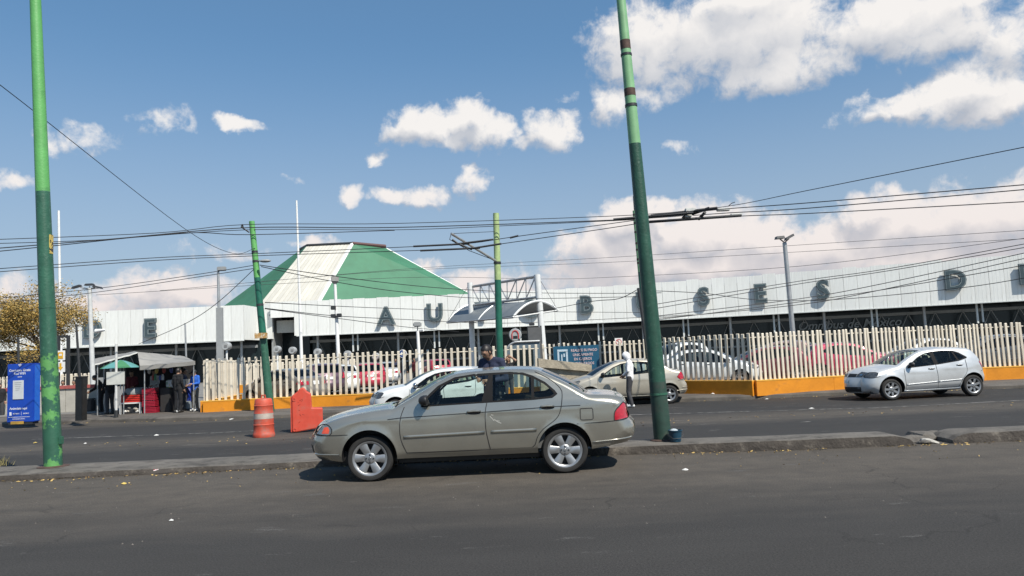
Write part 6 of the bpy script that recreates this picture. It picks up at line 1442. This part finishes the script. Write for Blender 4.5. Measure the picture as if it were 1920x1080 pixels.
MB().bbox(-.15, .15, -.12, .12, 0, hh, .015).build('box', mat('scratched_black', (.014, .015, .016), .4, var=.3, col2=(.22, .22, .22), c2=(.68, .70), s2=11), t); MB().box(-.22, .22, -.2, .2, 0, .03).build('base_plate', CONC_D, t); MB().bbox(-.17, .17, -.14, .14, hh, hh+.05, .01).build('lid', DARKM, t)
c0 = gnd(166, 760, ZS); t = thing('meter_cabinet', 'grey meter cabinet on the foot of the triple lamp post', 'cabinet', (c0.x, c0.y+1.0, ZS)); za = at(166, 748, c0.y+1).z-ZS; zb1 = at(166, 709, c0.y+1).z-ZS
MB().bbox(-.17, .17, -.15, .15, za, zb1, .02).build('cabinet', GREYP, t); MB().box(-.03, .1, -.156, -.151, zb1-.5, zb1-.2).build('paper_notice', WHITE, t); MB().tube([(0, .05, 0), (0, .05, za)], .05, 8).build('cabinet_post', STEEL, t)
# signboard on a post, umbrella
sp = gnd(217, 783, ZS); t = thing('sign_board', 'blank pale board on a post in front of the stall', 'sign', sp); z0, z1 = at(217, 721, sp.y).z-ZS, at(217, 697, sp.y).z-ZS
MB().box(-.33, .33, -.03, .0, z0, z1).build('board', mat('pale_board', (.58, .58, .53), .6, var=.1), t); MB().tube([(0, .03, 0), (0, .03, at(213, 645, sp.y).z-ZS)], .045, 8).build('board_post', mat('post_white', (.6, .6, .58), .5), t); MB().lathe([(.07, 0), (.07, .25), (.05, .27)], 10, 'z', (0, .03, 0)).build('post_foot', DARKM, t)
up_ = at(226, 690, 29.5); t = thing('market_umbrella', 'green and blue umbrella beside the stall canopy', 'umbrella', (up_.x, 29.5, ZS)); off = t.location
UG = mat('umbrella_green', (.05, .20, .09), .7); UB = mat('umbrella_blue_green', (.10, .28, .27), .7); top_ = Vector((0, 0, at(226, 675, 29.5).z-ZS)); r_, zr = .72, up_.z-ZS
for k in range(8):
    a0, a1 = k*math.pi/4+.2, (k+1)*math.pi/4+.2; P = lambda a_, f: Vector((r_*f*math.cos(a_), r_*f*math.sin(a_), top_.z+(zr-top_.z)*f**1.5))
    V = []; Fc = []
    for i in range(5):
        for j_ in range(4): V.append(P(a0+(a1-a0)*j_/3, .02+i/4*.98))
    for i in range(4):
        for j_ in range(3): Fc.append((i*4+j_, i*4+j_+1, (i+1)*4+j_+1, (i+1)*4+j_))
    MB().add(V, Fc).build('gore', (UG, UB)[k % 2], t, True, fix=False)
MB().tube([(0, 0, 0), tuple(top_)], .02, 6).build('umbrella_pole', STEEL, t)
# stall
TARP = mat('grey_tarpaulin', (.27, .26, .24), .75, var=.15, scale=1.8, bump=.6, bscale=4); TARPW = mat('tarp_white_hem', (.6, .59, .55), .7)
Ys = 30.0; bs = gnd(270, 768, ZS); t = thing('food_stall', 'street food stall under a sagging grey tarpaulin', 'stall', (bs.x, Ys, ZS)); off = t.location
pk, fr_l, fr_r, bl_, br_ = at(258, 660, Ys), at(262, 686, Ys-.6), at(366, 677, Ys-.6), at(250, 659, Ys+3.2), at(345, 668, Ys+3.0)
def tarp(nm, P00, P10, P11, P01, m, sag=.06, n=10, par=None):
    V = []; Fc = []
    for i in range(n+1):
        for j_ in range(n+1):
            u, v = i/n, j_/n; p_ = P00.lerp(P10, u).lerp(P01.lerp(P11, u), v); p_ = p_-Vector((0, 0, sag*16*u*(1-u)*v*(1-v)))+Vector((0, 0, .03*nz3(p_.x, p_.y, u*3, 2.2))); V.append(p_)
    for i in range(n):
        for j_ in range(n): a_ = i*(n+1)+j_; Fc.append((a_, a_+1, a_+n+2, a_+n+1))
    return MB(off).add(V, Fc).build(nm, m, par or t, True, fix=False)
tarp('canopy', fr_l, fr_r, br_, pk, TARP, .02); lf, lb = at(178, 682, Ys-.3), at(178, 672, Ys+3.0)
tarp('canopy', lf, pk, bl_, lb, TARP, .05); tarp('canopy', pk, br_, br_+Vector((0, .6, -.05)), bl_, TARP, .02)
tarp('valance', fr_l-Vector((0, .0, .17)), fr_r-Vector((0, 0, .15)), fr_r, fr_l, TARP, 0); tarp('hem', lf+Vector((0, -.01, -.06)), pk+Vector((0, -.01, -.05)), pk, lf, TARPW, 0)
for px, Y in ((271, Ys-.5), (363, Ys-.4), (183, Ys-.2), (232, Ys-.2), (352, Ys+2.7), (195, Ys+2.7)):
    p = at(px, 700, Y); MB(off).tube([(p.x, Y, ZS), (p.x, Y, min(2.0, at(px, 684, Y).z))], .022, 6).build('stall_pole', STEEL, t)
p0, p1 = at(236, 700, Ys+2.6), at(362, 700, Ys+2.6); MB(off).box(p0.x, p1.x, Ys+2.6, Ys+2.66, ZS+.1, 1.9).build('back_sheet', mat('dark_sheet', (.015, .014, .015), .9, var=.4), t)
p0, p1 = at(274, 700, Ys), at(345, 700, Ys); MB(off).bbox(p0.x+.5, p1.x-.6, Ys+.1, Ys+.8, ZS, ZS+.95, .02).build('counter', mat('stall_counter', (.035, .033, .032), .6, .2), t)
MB(off).bbox(p0.x+.7, p0.x+1.5, Ys+.15, Ys+.7, ZS+.955, ZS+1.25, .03).build('griddle', STEEL, t)
p = at(247, 735, Ys); MB(off).lathe([(.42, 0), (.45, .1), (.40, .22), (.2, .26)], 20, 'z', (p.x, Ys+.4, at(247, 735, Ys).z-.1)).build('covered_pan', GREYP, t, True)
MB(off).bbox(p.x-.5, p.x+.5, Ys+.1, Ys+.7, ZS, at(247, 735, Ys).z-.101, .02).build('pan_stand', DARKM, t)
for i in range(14):                       # jars, cups and bags on the counter and hung under the tarpaulin
    px = 282+i*4.6; p = at(px, 700, Ys+.2); c_ = [(.5, .5, .48), (.3, .05, .04), (.05, .2, .08), (.45, .36, .1), (.06, .08, .25)][i % 5]; q = MB(off)
    if i % 3: q.lathe([(.05, 0), (.055, .12+.03*(i % 4)), (.03, .17+.03*(i % 4)), (.03, .2+.03*(i % 4))], 10, 'z', (p.x, Ys+.2, ZS+.96 if i > 5 else ZS+1.26)); q.build('jar', mat('jar_%d' % (i % 5), c_, .35), t, 40)
    else: q.sphere((p.x, Ys+.1, 1.55), .09, 8, 6, (.8, .8, 1.5)); q.build('hanging_bag', mat('jar_%d' % (i % 5), c_, .35), t, True)
MB(off).tube([at(265, 692, Ys-.2), at(362, 686, Ys-.2)], .012, 5).build('hanging_rail', STEEL, t)
# table, crates
wt = gnd(250, 775, ZS); t = thing('white_table', 'low white table holding red crates in front of the stall', 'table', wt); hh = at(250, 754, wt.y).z-ZS
MB().box(-.42, .42, -.25, .25, hh-.05, hh).build('table_top', WHITE, t)
for x in (-.39, .39):
    for y in (-.22, .22): MB().box(x-.03, x+.03, y-.03, y+.03, 0, hh-.051).build('leg', WHITE, t)
def crate(label, loc, w, d, h_, m, grp=None):
    t = thing('crate', label, 'crate', loc, 0, grp); MB().box(-w/2+.02, w/2-.02, -d/2+.02, d/2-.02, 0, .02).build('floor_panel', m, t)
    n = 4
    for k in range(n):
        z = .01+k*h_/n; q = MB()
        q.box(-w/2, w/2, -d/2, -d/2+.02, z, z+h_/n*.72); q.box(-w/2, w/2, d/2-.02, d/2, z, z+h_/n*.72); q.box(-w/2, -w/2+.02, -d/2+.021, d/2-.021, z, z+h_/n*.72); q.box(w/2-.02, w/2, -d/2+.021, d/2-.021, z, z+h_/n*.72); q.build('slat', m, t)
    q = MB()
    for x in (-w/2+.012, w/2-.012):
        for y in (-d/2+.012, d/2-.012): q.box(x-.008, x+.008, y-.008, y+.008, .001, h_-.005)
    q.build('corner_post', m, t); return t
CR = mat('red_crate_plastic', (.55, .03, .02), .45, var=.1); CR2 = mat('dark_red_crate_plastic', (.33, .015, .035), .45, var=.15)
crate('orange red crate filled with bagged snacks on the white table', (wt.x, wt.y, ZS+hh), .80, .46, .30, CR)
BAG = mat('plastic_bag', (.55, .50, .42), .35, var=.4, scale=6)
def heap(label, cx, cy, cz, w, d, h_, n, mats_):
    t = thing('goods_heap', label, 'goods', (cx, cy, cz))
    for i in range(n):
        q = MB(); q.sphere((random.uniform(-w, w), random.uniform(-d, d), random.uniform(0.05, h_)), random.uniform(.05, .085), 8, 6, (random.uniform(.9, 1.5), 1, random.uniform(.6, 1)))
        for v in q.v: v += Vector((random.gauss(0, .008), random.gauss(0, .008), random.gauss(0, .006)))
        q.build('packet', mats_[i % len(mats_)], t, True)
    return t
PK = [BAG, mat('packet_orange', (.5, .16, .03), .4), mat('packet_white', (.65, .64, .6), .4), mat('packet_red', (.4, .03, .03), .4), mat('packet_dark', (.05, .04, .035), .4)]
heap('snack packets heaped in the crate on the white table', wt.x, wt.y, ZS+hh+.24, .33, .17, .16, 26, PK)
heap('pale plastic bags piled under the white table', wt.x, wt.y+.02, ZS+.02, .3, .16, .22, 20, [BAG, PK[2]])
cp = gnd(282, 774, ZS)
for k in range(4):
    lb = ('lowest of the dark red bottle crates stacked beside the white table', 'second lowest dark red bottle crate in the stack beside the white table', 'second highest dark red bottle crate in the stack beside the white table', 'top dark red bottle crate in the stack beside the white table')[k]
    crate(lb, (cp.x+(.05 if k == 0 else 0), cp.y, ZS+k*.25), .50, .34, .23, CR2, 'stacked bottle crates')
    if k:
        for i in range(5):
            q = MB(); q.lathe([(.03, 0), (.033, .1), (.03, .15), (.013, .19), (.013, .215)], 8, 'z', (0, 0, 0)); o = q.build('bottle', mat('dark_bottle', (.03, .02, .018), .15), None, True); o.location = (cp.x-.18+i*.09, cp.y-.10, ZS+k*.25+.022)
            q = MB(); q.lathe([(.016, .2), (.016, .225)], 8, 'z'); q.build('bottle_cap', WHITE, o); tag(o, 'bottle in the %s crate of the dark red stack, %s from the left' % (('second lowest', 'second highest', 'top')[k-1], ('first', 'second', 'third', 'fourth', 'fifth')[i]), 'bottle', 'bottles in the crates')
gp = gnd(328, 768, ZS); t = thing('gas_cylinder', 'small green gas cylinder under the stall canopy', 'gas cylinder', gp)
MB().lathe([(.10, 0), (.14, .03), (.15, .1), (.15, .24), (.12, .31), (.05, .34)], 18).build('tank', mat('gas_green', (.06, .27, .09), .45), t, 60); MB().lathe([(.09, .30), (.09, .42)], 14).build('collar', WHITE, t, 40)
dp = gnd(348, 769, ZS); t = thing('water_drum', 'blue plastic drum beside the person in blue jacket', 'drum', (dp.x, dp.y+.3, ZS)); hh = at(348, 727, dp.y+.3).z-ZS
MB().lathe([(.17, 0), (.19, .03), (.2, hh*.3), (.205, hh*.32), (.2, hh*.35), (.2, hh*.65), (.205, hh*.67), (.2, hh*.7), (.19, hh-.03), (.16, hh)], 20).build('drum_body', mat('drum_blue', (.01, .035, .28), .4), t, 50); MB().lathe([(.165, hh), (.165, hh+.03)], 20).build('drum_lid', mat('drum_blue', (.01, .035, .28), .4), t)
sp_ = gnd(353, 769, ZS); t = thing('suitcase', 'silver suitcase on the pavement at the feet of the person in blue jacket', 'suitcase', (sp_.x, sp_.y-.05, ZS), R(10)); MB().bbox(-.15, .15, -.09, .09, .03, .37, .04).build('shell', mat('suitcase_silver', (.3, .34, .37), .35, .3), t, 50)
q = MB()
for x in (-.1, .1): q.lathe([(.025, -.02), (.025, .02)], 8, 'x', (x, 0, .025))
q.build('wheels', BLACK, t); MB().tube([(-.05, 0, .37), (-.05, 0, .42), (.05, 0, .42), (.05, 0, .37)], .01, 6).build('handle', BLACK, t)
ob = gnd(190, 770, ZS); t = thing('black_box', 'black box on the pavement in front of the vendor in black', 'box', (ob.x-.55, ob.y-.1, ZS), R(8)); MB().bbox(-.25, .25, -.2, .2, 0, .5, .03).build('body', BLACK, t); MB().bbox(-.26, .26, -.21, .21, .501, .56, .015).build('lid', DARKM, t)
# concrete bench wall, arrow totem
w0, w1 = at(-30, 700, 33.5), at(200, 700, 33.5); t = thing('concrete_wall', 'low concrete wall with red coping behind the kiosk and black post', 'wall', (w0.x, 33.5, ZS)); off = t.location; zt_ = at(100, 724, 33.5).z
n = 6
for i in range(n):
    xa, xb = w0.x+(w1.x-w0.x)*i/n, w0.x+(w1.x-w0.x)*(i+1)/n; MB(off).box(xa+.01, xb-.01, 33.5, 33.75, ZS-.02, zt_-.14).build('block', mat('pale_concrete', (.42, .40, .35), .9, var=.15, scale=2, bump=.4, bscale=15), t)
    MB(off).box(xa+.006, xb-.006, 33.44, 33.8, zt_-.139, zt_).build('coping', mat('red_coping', (.36, .09, .08), .7, var=.2), t)
a = at(108, 720, 36); t = thing('arrow_totem', 'white totem with yellow symbol and arrow panels behind the left green pole', 'sign', (at(127, 720, 36).x, 36, ZS)); off = t.location
YEL = mat('sign_yellow', (.68, .38, .02), .5)
for px in (127.5, 109): p = at(px, 700, 36); MB(off).box(p.x-.06, p.x+.06, 35.95, 36.07, ZS, at(px, 629, 36).z).build('totem_post', DARKM, t)
MB(off).box(at(109, 630, 36).x, at(127, 630, 36).x, 35.97, 36.03, at(118, 631, 36).z-.05, at(118, 629, 36).z).build('cross_bar', DARKM, t)
for y0, y1, k in ((657, 676, 0), (678, 698, 1)):
    p0, p1 = at(106, y1, 35.9), at(122, y0, 35.9); MB(off).box(p0.x, p1.x, 35.88, 35.92, p0.z, p1.z).build('panel', WHITE, t); cx_, cz_ = (p0.x+p1.x)/2, (p0.z+p1.z)/2; w_ = (p1.x-p0.x)
    if k: MB(off).add([(cx_+x*w_, 35.87, cz_+z*w_) for x, z in ((-.12, .45), (.12, .45), (.12, 0), (.32, 0), (0, -.42), (-.32, 0), (-.12, 0))], [tuple(range(7))]).build('arrow', YEL, t)
    else:
        q = MB(off); q.box(cx_-.3*w_, cx_+.3*w_, 35.865, 35.878, cz_-.38*w_, cz_+.38*w_); q.build('symbol', YEL, t); MB(off).box(cx_-.15*w_, cx_+.18*w_, 35.855, 35.864, cz_-.05*w_, cz_+.2*w_).build('symbol_window', WHITE, t)

# ================================================================== THINGS ON THE ROAD
DORG = mat('traffic_orange', (.50, .075, .040), .6, var=.18, scale=6, col2=(.34, .13, .10), c2=(.5, .68), s2=5); DWH = mat('scuffed_reflective_band', (.42, .36, .31), .6, var=.25, scale=6, col2=(.5, .12, .07), c2=(.6, .64), s2=5)
dp = gnd(495, 819, ZF); t = thing('traffic_drum', 'orange traffic drum with one white band on the far road', 'traffic drum', dp); s_ = (at(495, 741, dp.y).z-ZF)/1.05
pr = [(.265, 0), (.275, .05), (.265, .10), (.255, .12), (.25, .30), (.258, .315), (.246, .33), (.243, .46)]; pr2 = [(.2445, .461), (.242, .60)]; pr3 = [(.245, .601), (.235, .62), (.232, .78), (.24, .795), (.226, .81), (.215, .93), (.19, .965), (.06, .975), (.05, .98)]
for nm, P_, m in (('base', pr, DORG), ('white_band', pr2, DWH), ('top_section', pr3, DORG)): MB().lathe([(r_*s_, z*s_) for r_, z in P_], 28).build(nm, m, t, 35)
MB().tube([(-.05*s_, 0, .975*s_), (-.045*s_, 0, 1.05*s_), (.045*s_, 0, 1.05*s_), (.05*s_, 0, .975*s_)], .018, 8).build('lifting_handle', DORG, t)
bp1 = gnd(548, 812, ZF); BOR = mat('barrier_orange', (.56, .066, .036), .6, var=.14, scale=4, col2=(.40, .09, .06), c2=(.5, .68), s2=4)
t = thing('plastic_barrier', 'broken orange plastic barrier standing behind the bonnet of the sage saloon', 'barrier', bp1, R(14)); k = 1/70.
poly = [(0, 0), (.80, .10), (.80, .62), (.52, .64), (.50, 1.02), (.40, 1.08), (.30, 1.20), (.20, 1.16), (.14, 1.08), (0, .98)]
MB().prism(poly, 0, .30).build('shell', BOR, t); bv = t.children[0].modifiers.new('b', 'BEVEL'); bv.width = .03; bv.segments = 2
for z in (.08, .88): MB().lathe([(.03, -.012), (.045, -.012), (.045, .005)], 12, 'y', (.06, 0, z), caps=False).build('lug', BOR, t)
MB().box(-.035, .0, .05, .25, .02, .95).build('end_channel', BOR, t)
q = MB()
for i in range(9): x = random.uniform(.12, .3); z = random.uniform(.2, .85); q.tube([(x, -.003, z), (x+random.uniform(.02, .1), -.003, z+random.uniform(-.05, .05))], .004, 4)
tag(q.build('scratches', mat('scratch_dark', (.22, .03, .02), .6), t), kind='stuff')
bk_ = gnd(1267, 828, .145); t = thing('bucket', 'small blue bucket at the foot of the thick leaning pole', 'bucket', (bk_.x, bk_.y, .15)); BKB = mat('bucket_blue', (.012, .05, .085), .4)
hb = at(1267, 806, bk_.y).z-.15; MB().lathe([(.0001, 0), (.082, 0), (.105, hb), (.112, hb), (.112, hb-.015), (.1, hb-.016), (.078, .01), (.0001, .01)], 20, caps=False).build('pail', BKB, t, 40)
MB().sphere((-.02, 0, hb-.02), .07, 8, 6, (1, 1, .6)).build('plastic_bag', mat('clear_bag', (.45, .5, .52), .3), t, True); MB().tube([(-.11, 0, hb-.02), (-.12, -.03, hb-.07), (-.06, -.1, hb-.12), (.06, -.1, hb-.12), (.12, -.03, hb-.07), (.11, 0, hb-.02)], .004, 5).build('handle', DARKM, t)
# rubble in the kerb gap
for i, (px, py, s_, lb) in enumerate(((1712, 829, .16, 'flat broken kerb chunk at the left of the median gap'), (1728, 824, .20, 'largest broken kerb slab lying in the median gap'), (1745, 831, .11, 'small pale stone in front of the median gap'), (1752, 822, .17, 'broken kerb chunk at the right of the median gap'), (1735, 833, .08, 'smallest stone fallen onto the near road by the gap'))):
    p = gnd(px, py, 0.0); bm = bmesh.new(); bmesh.ops.create_icosphere(bm, subdivisions=2, radius=s_)
    for v in bm.verts:
        n_ = nz3(v.co.x+i*3, v.co.y, v.co.z, 6); v.co *= 1+.5*n_; v.co.x *= 1.5; v.co.z = max(-.2*s_, v.co.z*.45)
    V = [v.co.copy() for v in bm.verts]; Fc = [[w.index for w in f.verts] for f in bm.faces]; bm.free()
    o = link_mesh('kerb_chunk', V, Fc, CONC_D if i != 2 else mat('pale_stone', (.4, .38, .34), .9)); o.location = (p.x, p.y+.05, .2*s_*.9); o.rotation_euler = (random.uniform(-.15, .15), random.uniform(-.2, .2), i*1.3); tag(o, lb, 'rubble', 'broken kerb')
# litter
def litter(label, px, py, z, w, m, flat=True, name='litter'):
    p = gnd(px, py, z); q = MB(); n = 6; V = []
    for i in range(n):
        a_ = 2*math.pi*i/n; V.append((w*math.cos(a_)*random.uniform(.7, 1.1), w*.7*math.sin(a_)*random.uniform(.7, 1.1), .004+random.uniform(0, .25)*w))
    V.append((0, 0, .012+.35*w)); q.add(V, [(i, (i+1) % n, n) for i in range(n)]); o = q.build(name, m, None, fix=True); o.location = p; return tag(o, label, 'litter', 'litter on the road')
LW = mat('white_litter', (.62, .61, .58), .7); LY = mat('yellow_litter', (.55, .4, .1), .7)
c0 = gnd(288, 889, 0); o = MB().lathe([(.028, 0), (.036, .1), (.038, .105)], 14, 'x').build('paper_cup', mat('cup_red', (.5, .03, .05), .5, col2=(.65, .6, .58), c2=(.5, .52), s2=14), None, 40); o.location = (c0.x, c0.y, .04); o.rotation_euler = (0, 0, .4); tag(o, 'crumpled red and white cup lying by the median kerb', 'litter')
for i, (px, py, z, w, m, lb) in enumerate(((66, 831, ZF, .07, LY, 'yellow scrap on the far road left of the green pole'), (293, 817, ZF, .09, LW, 'white scrap on the far road between the pole and the drum'), (435, 787, ZF, .10, LW, 'white scrap at the far kerb left of the traffic drum'), (321, 977, 0, .035, LW, 'small white scrap on the near road below the cup'), (1295, 738, ZS, .09, LW, 'white scrap on the pavement below the shaded fence wall'),
      (1337, 739, ZS, .11, LW, 'long white scrap on the pavement below the shaded fence wall'), (1438, 749, ZF, .08, LW, 'white scrap at the far kerb below the fence corner'), (1522, 767, ZF, .09, LW, 'white scrap on the far road left of the silver hatchback'), (1285, 882, 0, .05, LW, 'white scrap on the near road right of the saloon'), (232, 908, 0, .05, LY, 'dry leaf on the near road left of the cup'), (160, 832, ZF, .05, LW, 'tiny white scrap right of the left green pole'))):
    litter(lb, px, py, z, w, m)
LEAF = mat('dry_leaves', (.42, .29, .10), .8, var=.4, scale=9, col2=(.2, .12, .05), c2=(.5, .55), s2=7)
q = MB()
def leaf(x, y, z, s_):
    a_ = random.uniform(0, 6.28); c, sn = math.cos(a_)*s_, math.sin(a_)*s_; q.add([(x-c, y-sn, z+random.uniform(0, .015)), (x-sn*.4, y+c*.4, z+random.uniform(.002, .02)), (x+c, y+sn, z+random.uniform(0, .02)), (x+sn*.4, y-c*.4, z+.001)], [(0, 1, 2, 3)])
for i in range(900):
    x = random.uniform(-9, 10); cl = nz3(x, 4.4, 0, .9)
    if cl < random.uniform(-.25, .35): continue
    y = lerp_tab(YF, x)-.03-abs(random.gauss(0, .09)); leaf(x, y, .004, random.uniform(.012, .034))
for i in range(160): x = random.uniform(-9, 10); leaf(x, lerp_tab(YF, x)-random.uniform(.2, 1.6), .004, random.uniform(.008, .02))
for i in range(220): x = random.uniform(-17, 17); leaf(x, ky(x)-abs(random.gauss(0, .12)), ZF+.004, random.uniform(.015, .04))
for i in range(150): x = random.uniform(-13, 14); leaf(x, random.gauss(19.2, .5), ZF+.004, random.uniform(.012, .035))
tag(q.build('fallen_leaves', LEAF, None, fix=False), 'dry yellow leaves and crumbs gathered along the kerbs', 'leaves', kind='stuff')
q = MB()
for i in range(420):
    x = random.uniform(-9, 10); y = random.choice((lerp_tab(YF, x)-abs(random.gauss(0, .5)), random.uniform(7, 11.5), random.gauss(19.3, .7))); z = 0 if y < 11.8 else ZF; s_ = random.uniform(.004, .013)
    q.add([(x-s_, y, z), (x, y-s_, z), (x+s_, y, z), (x, y+s_, z), (x, y, z+s_)], [(0, 1, 4), (1, 2, 4), (2, 3, 4), (3, 0, 4)])
tag(q.build('grit', mat('grit', (.12, .108, .095), .9, var=.4, scale=20), None, fix=False), 'loose grit and crumbs of paving on both roads', 'grit', kind='stuff')
GRASS = mat('dry_grass', (.38, .32, .12), .8)
p = gnd(4, 872, .09); q = MB()
for i in range(40): x, y = p.x+random.gauss(-.05, .08), p.y+random.gauss(0, .06); q.add([(x, y, .08), (x+.008, y, .08), (x+random.gauss(.03, .05), y+random.gauss(0, .04), .08+random.uniform(.08, .2))], [(0, 1, 2)])
tag(q.build('dry_grass', GRASS, None, fix=False), 'tuft of dry grass on the median at the left edge', 'grass', kind='stuff')

# ================================================================== THE GOLDEN TREE
BARK = mat('tree_bark', (.10, .075, .05), .9, var=.3, scale=6, bump=.5, bscale=12)
LG = [mat('golden_leaves', (.44, .285, .075), .7, var=.35, scale=1.2), mat('ochre_leaves', (.29, .20, .06), .7, var=.35, scale=1.2), mat('olive_leaves', (.18, .155, .05), .7, var=.35, scale=1.2)]
YT = 46; tb = Vector((at(84, 715, YT).x, YT, ZS)); t = thing('golden_tree', 'broad tree with golden autumn foliage behind the left green pole', 'tree', tb)
cc = at(40, 573, YT); q = MB(tb); fork = at(80, 655, YT)
q.tube([tb, tb.lerp(fork, .5)+Vector((.05, 0, 0)), fork], [.20, .16, .13], 10); tips = []; rng = random.Random(11)
def limb(p_, d, l, r_, dep):
    pts = [p_]; rs = [r_]
    for k in range(4): d = (d+Vector((rng.gauss(0, .16), rng.gauss(0, .16), rng.gauss(.02, .1)))).normalized(); pts.append(pts[-1]+d*l/4); rs.append(r_*(1-.16*(k+1)))
    q.tube(pts, rs, 6 if dep > 1 else 4, cap=False)
    if dep == 0: tips.append((pts[-1], d)); tips.append((pts[2], d)); return
    for k in range(4 if dep > 1 else 3):
        nd = (d+Vector((rng.gauss(0, .7), rng.gauss(0, .7), rng.gauss(.08, .35)))).normalized(); limb(pts[2+(k % 3)], nd, l*.68, rs[3]*.62, dep-1)
for k in range(8):
    a_ = k*2*math.pi/8+.3; limb(fork, Vector((math.cos(a_)*1.15-.35, math.sin(a_)*.9, .78+.35*(k % 2))).normalized(), 2.05, .085, 2)
q.build('trunk', BARK, t, True)
def crown_leaves(m, n, seed, twig=False):
    rg = random.Random(seed); V = []; Fc = []
    for i in range(n):
        p_, d = tips[rg.randrange(len(tips))]; p_ = p_+Vector((rg.gauss(0, .33), rg.gauss(0, .33), rg.gauss(-.05, .28)))
        s_ = rg.uniform(.035, .085); u = Vector((rg.gauss(0, 1), rg.gauss(0, 1), rg.gauss(0, .6))).normalized()*s_; w = u.cross(Vector((rg.gauss(0, 1), rg.gauss(0, 1), rg.gauss(0, 1)))).normalized()*s_*.45; k = len(V)
        V += [p_-u, p_+w, p_+u, p_-w]; Fc.append((k, k+1, k+2, k+3))
    tag(MB(tb).add(V, Fc).build('crown', m, t, fix=False), kind='stuff')
crown_leaves(LG[0], 14000, 1); crown_leaves(LG[1], 10000, 2); crown_leaves(LG[2], 6000, 3)
q = MB(tb); rg = random.Random(5)
for p_, d in tips:
    for k in range(2): e_ = p_+(d+Vector((rg.gauss(0, .4), rg.gauss(0, .4), rg.gauss(.5, .3)))).normalized()*rg.uniform(.3, .7); q.tube([p_, e_], [.008, .004], 3, cap=False)
tag(q.build('twigs', BARK, t, fix=False), kind='stuff')
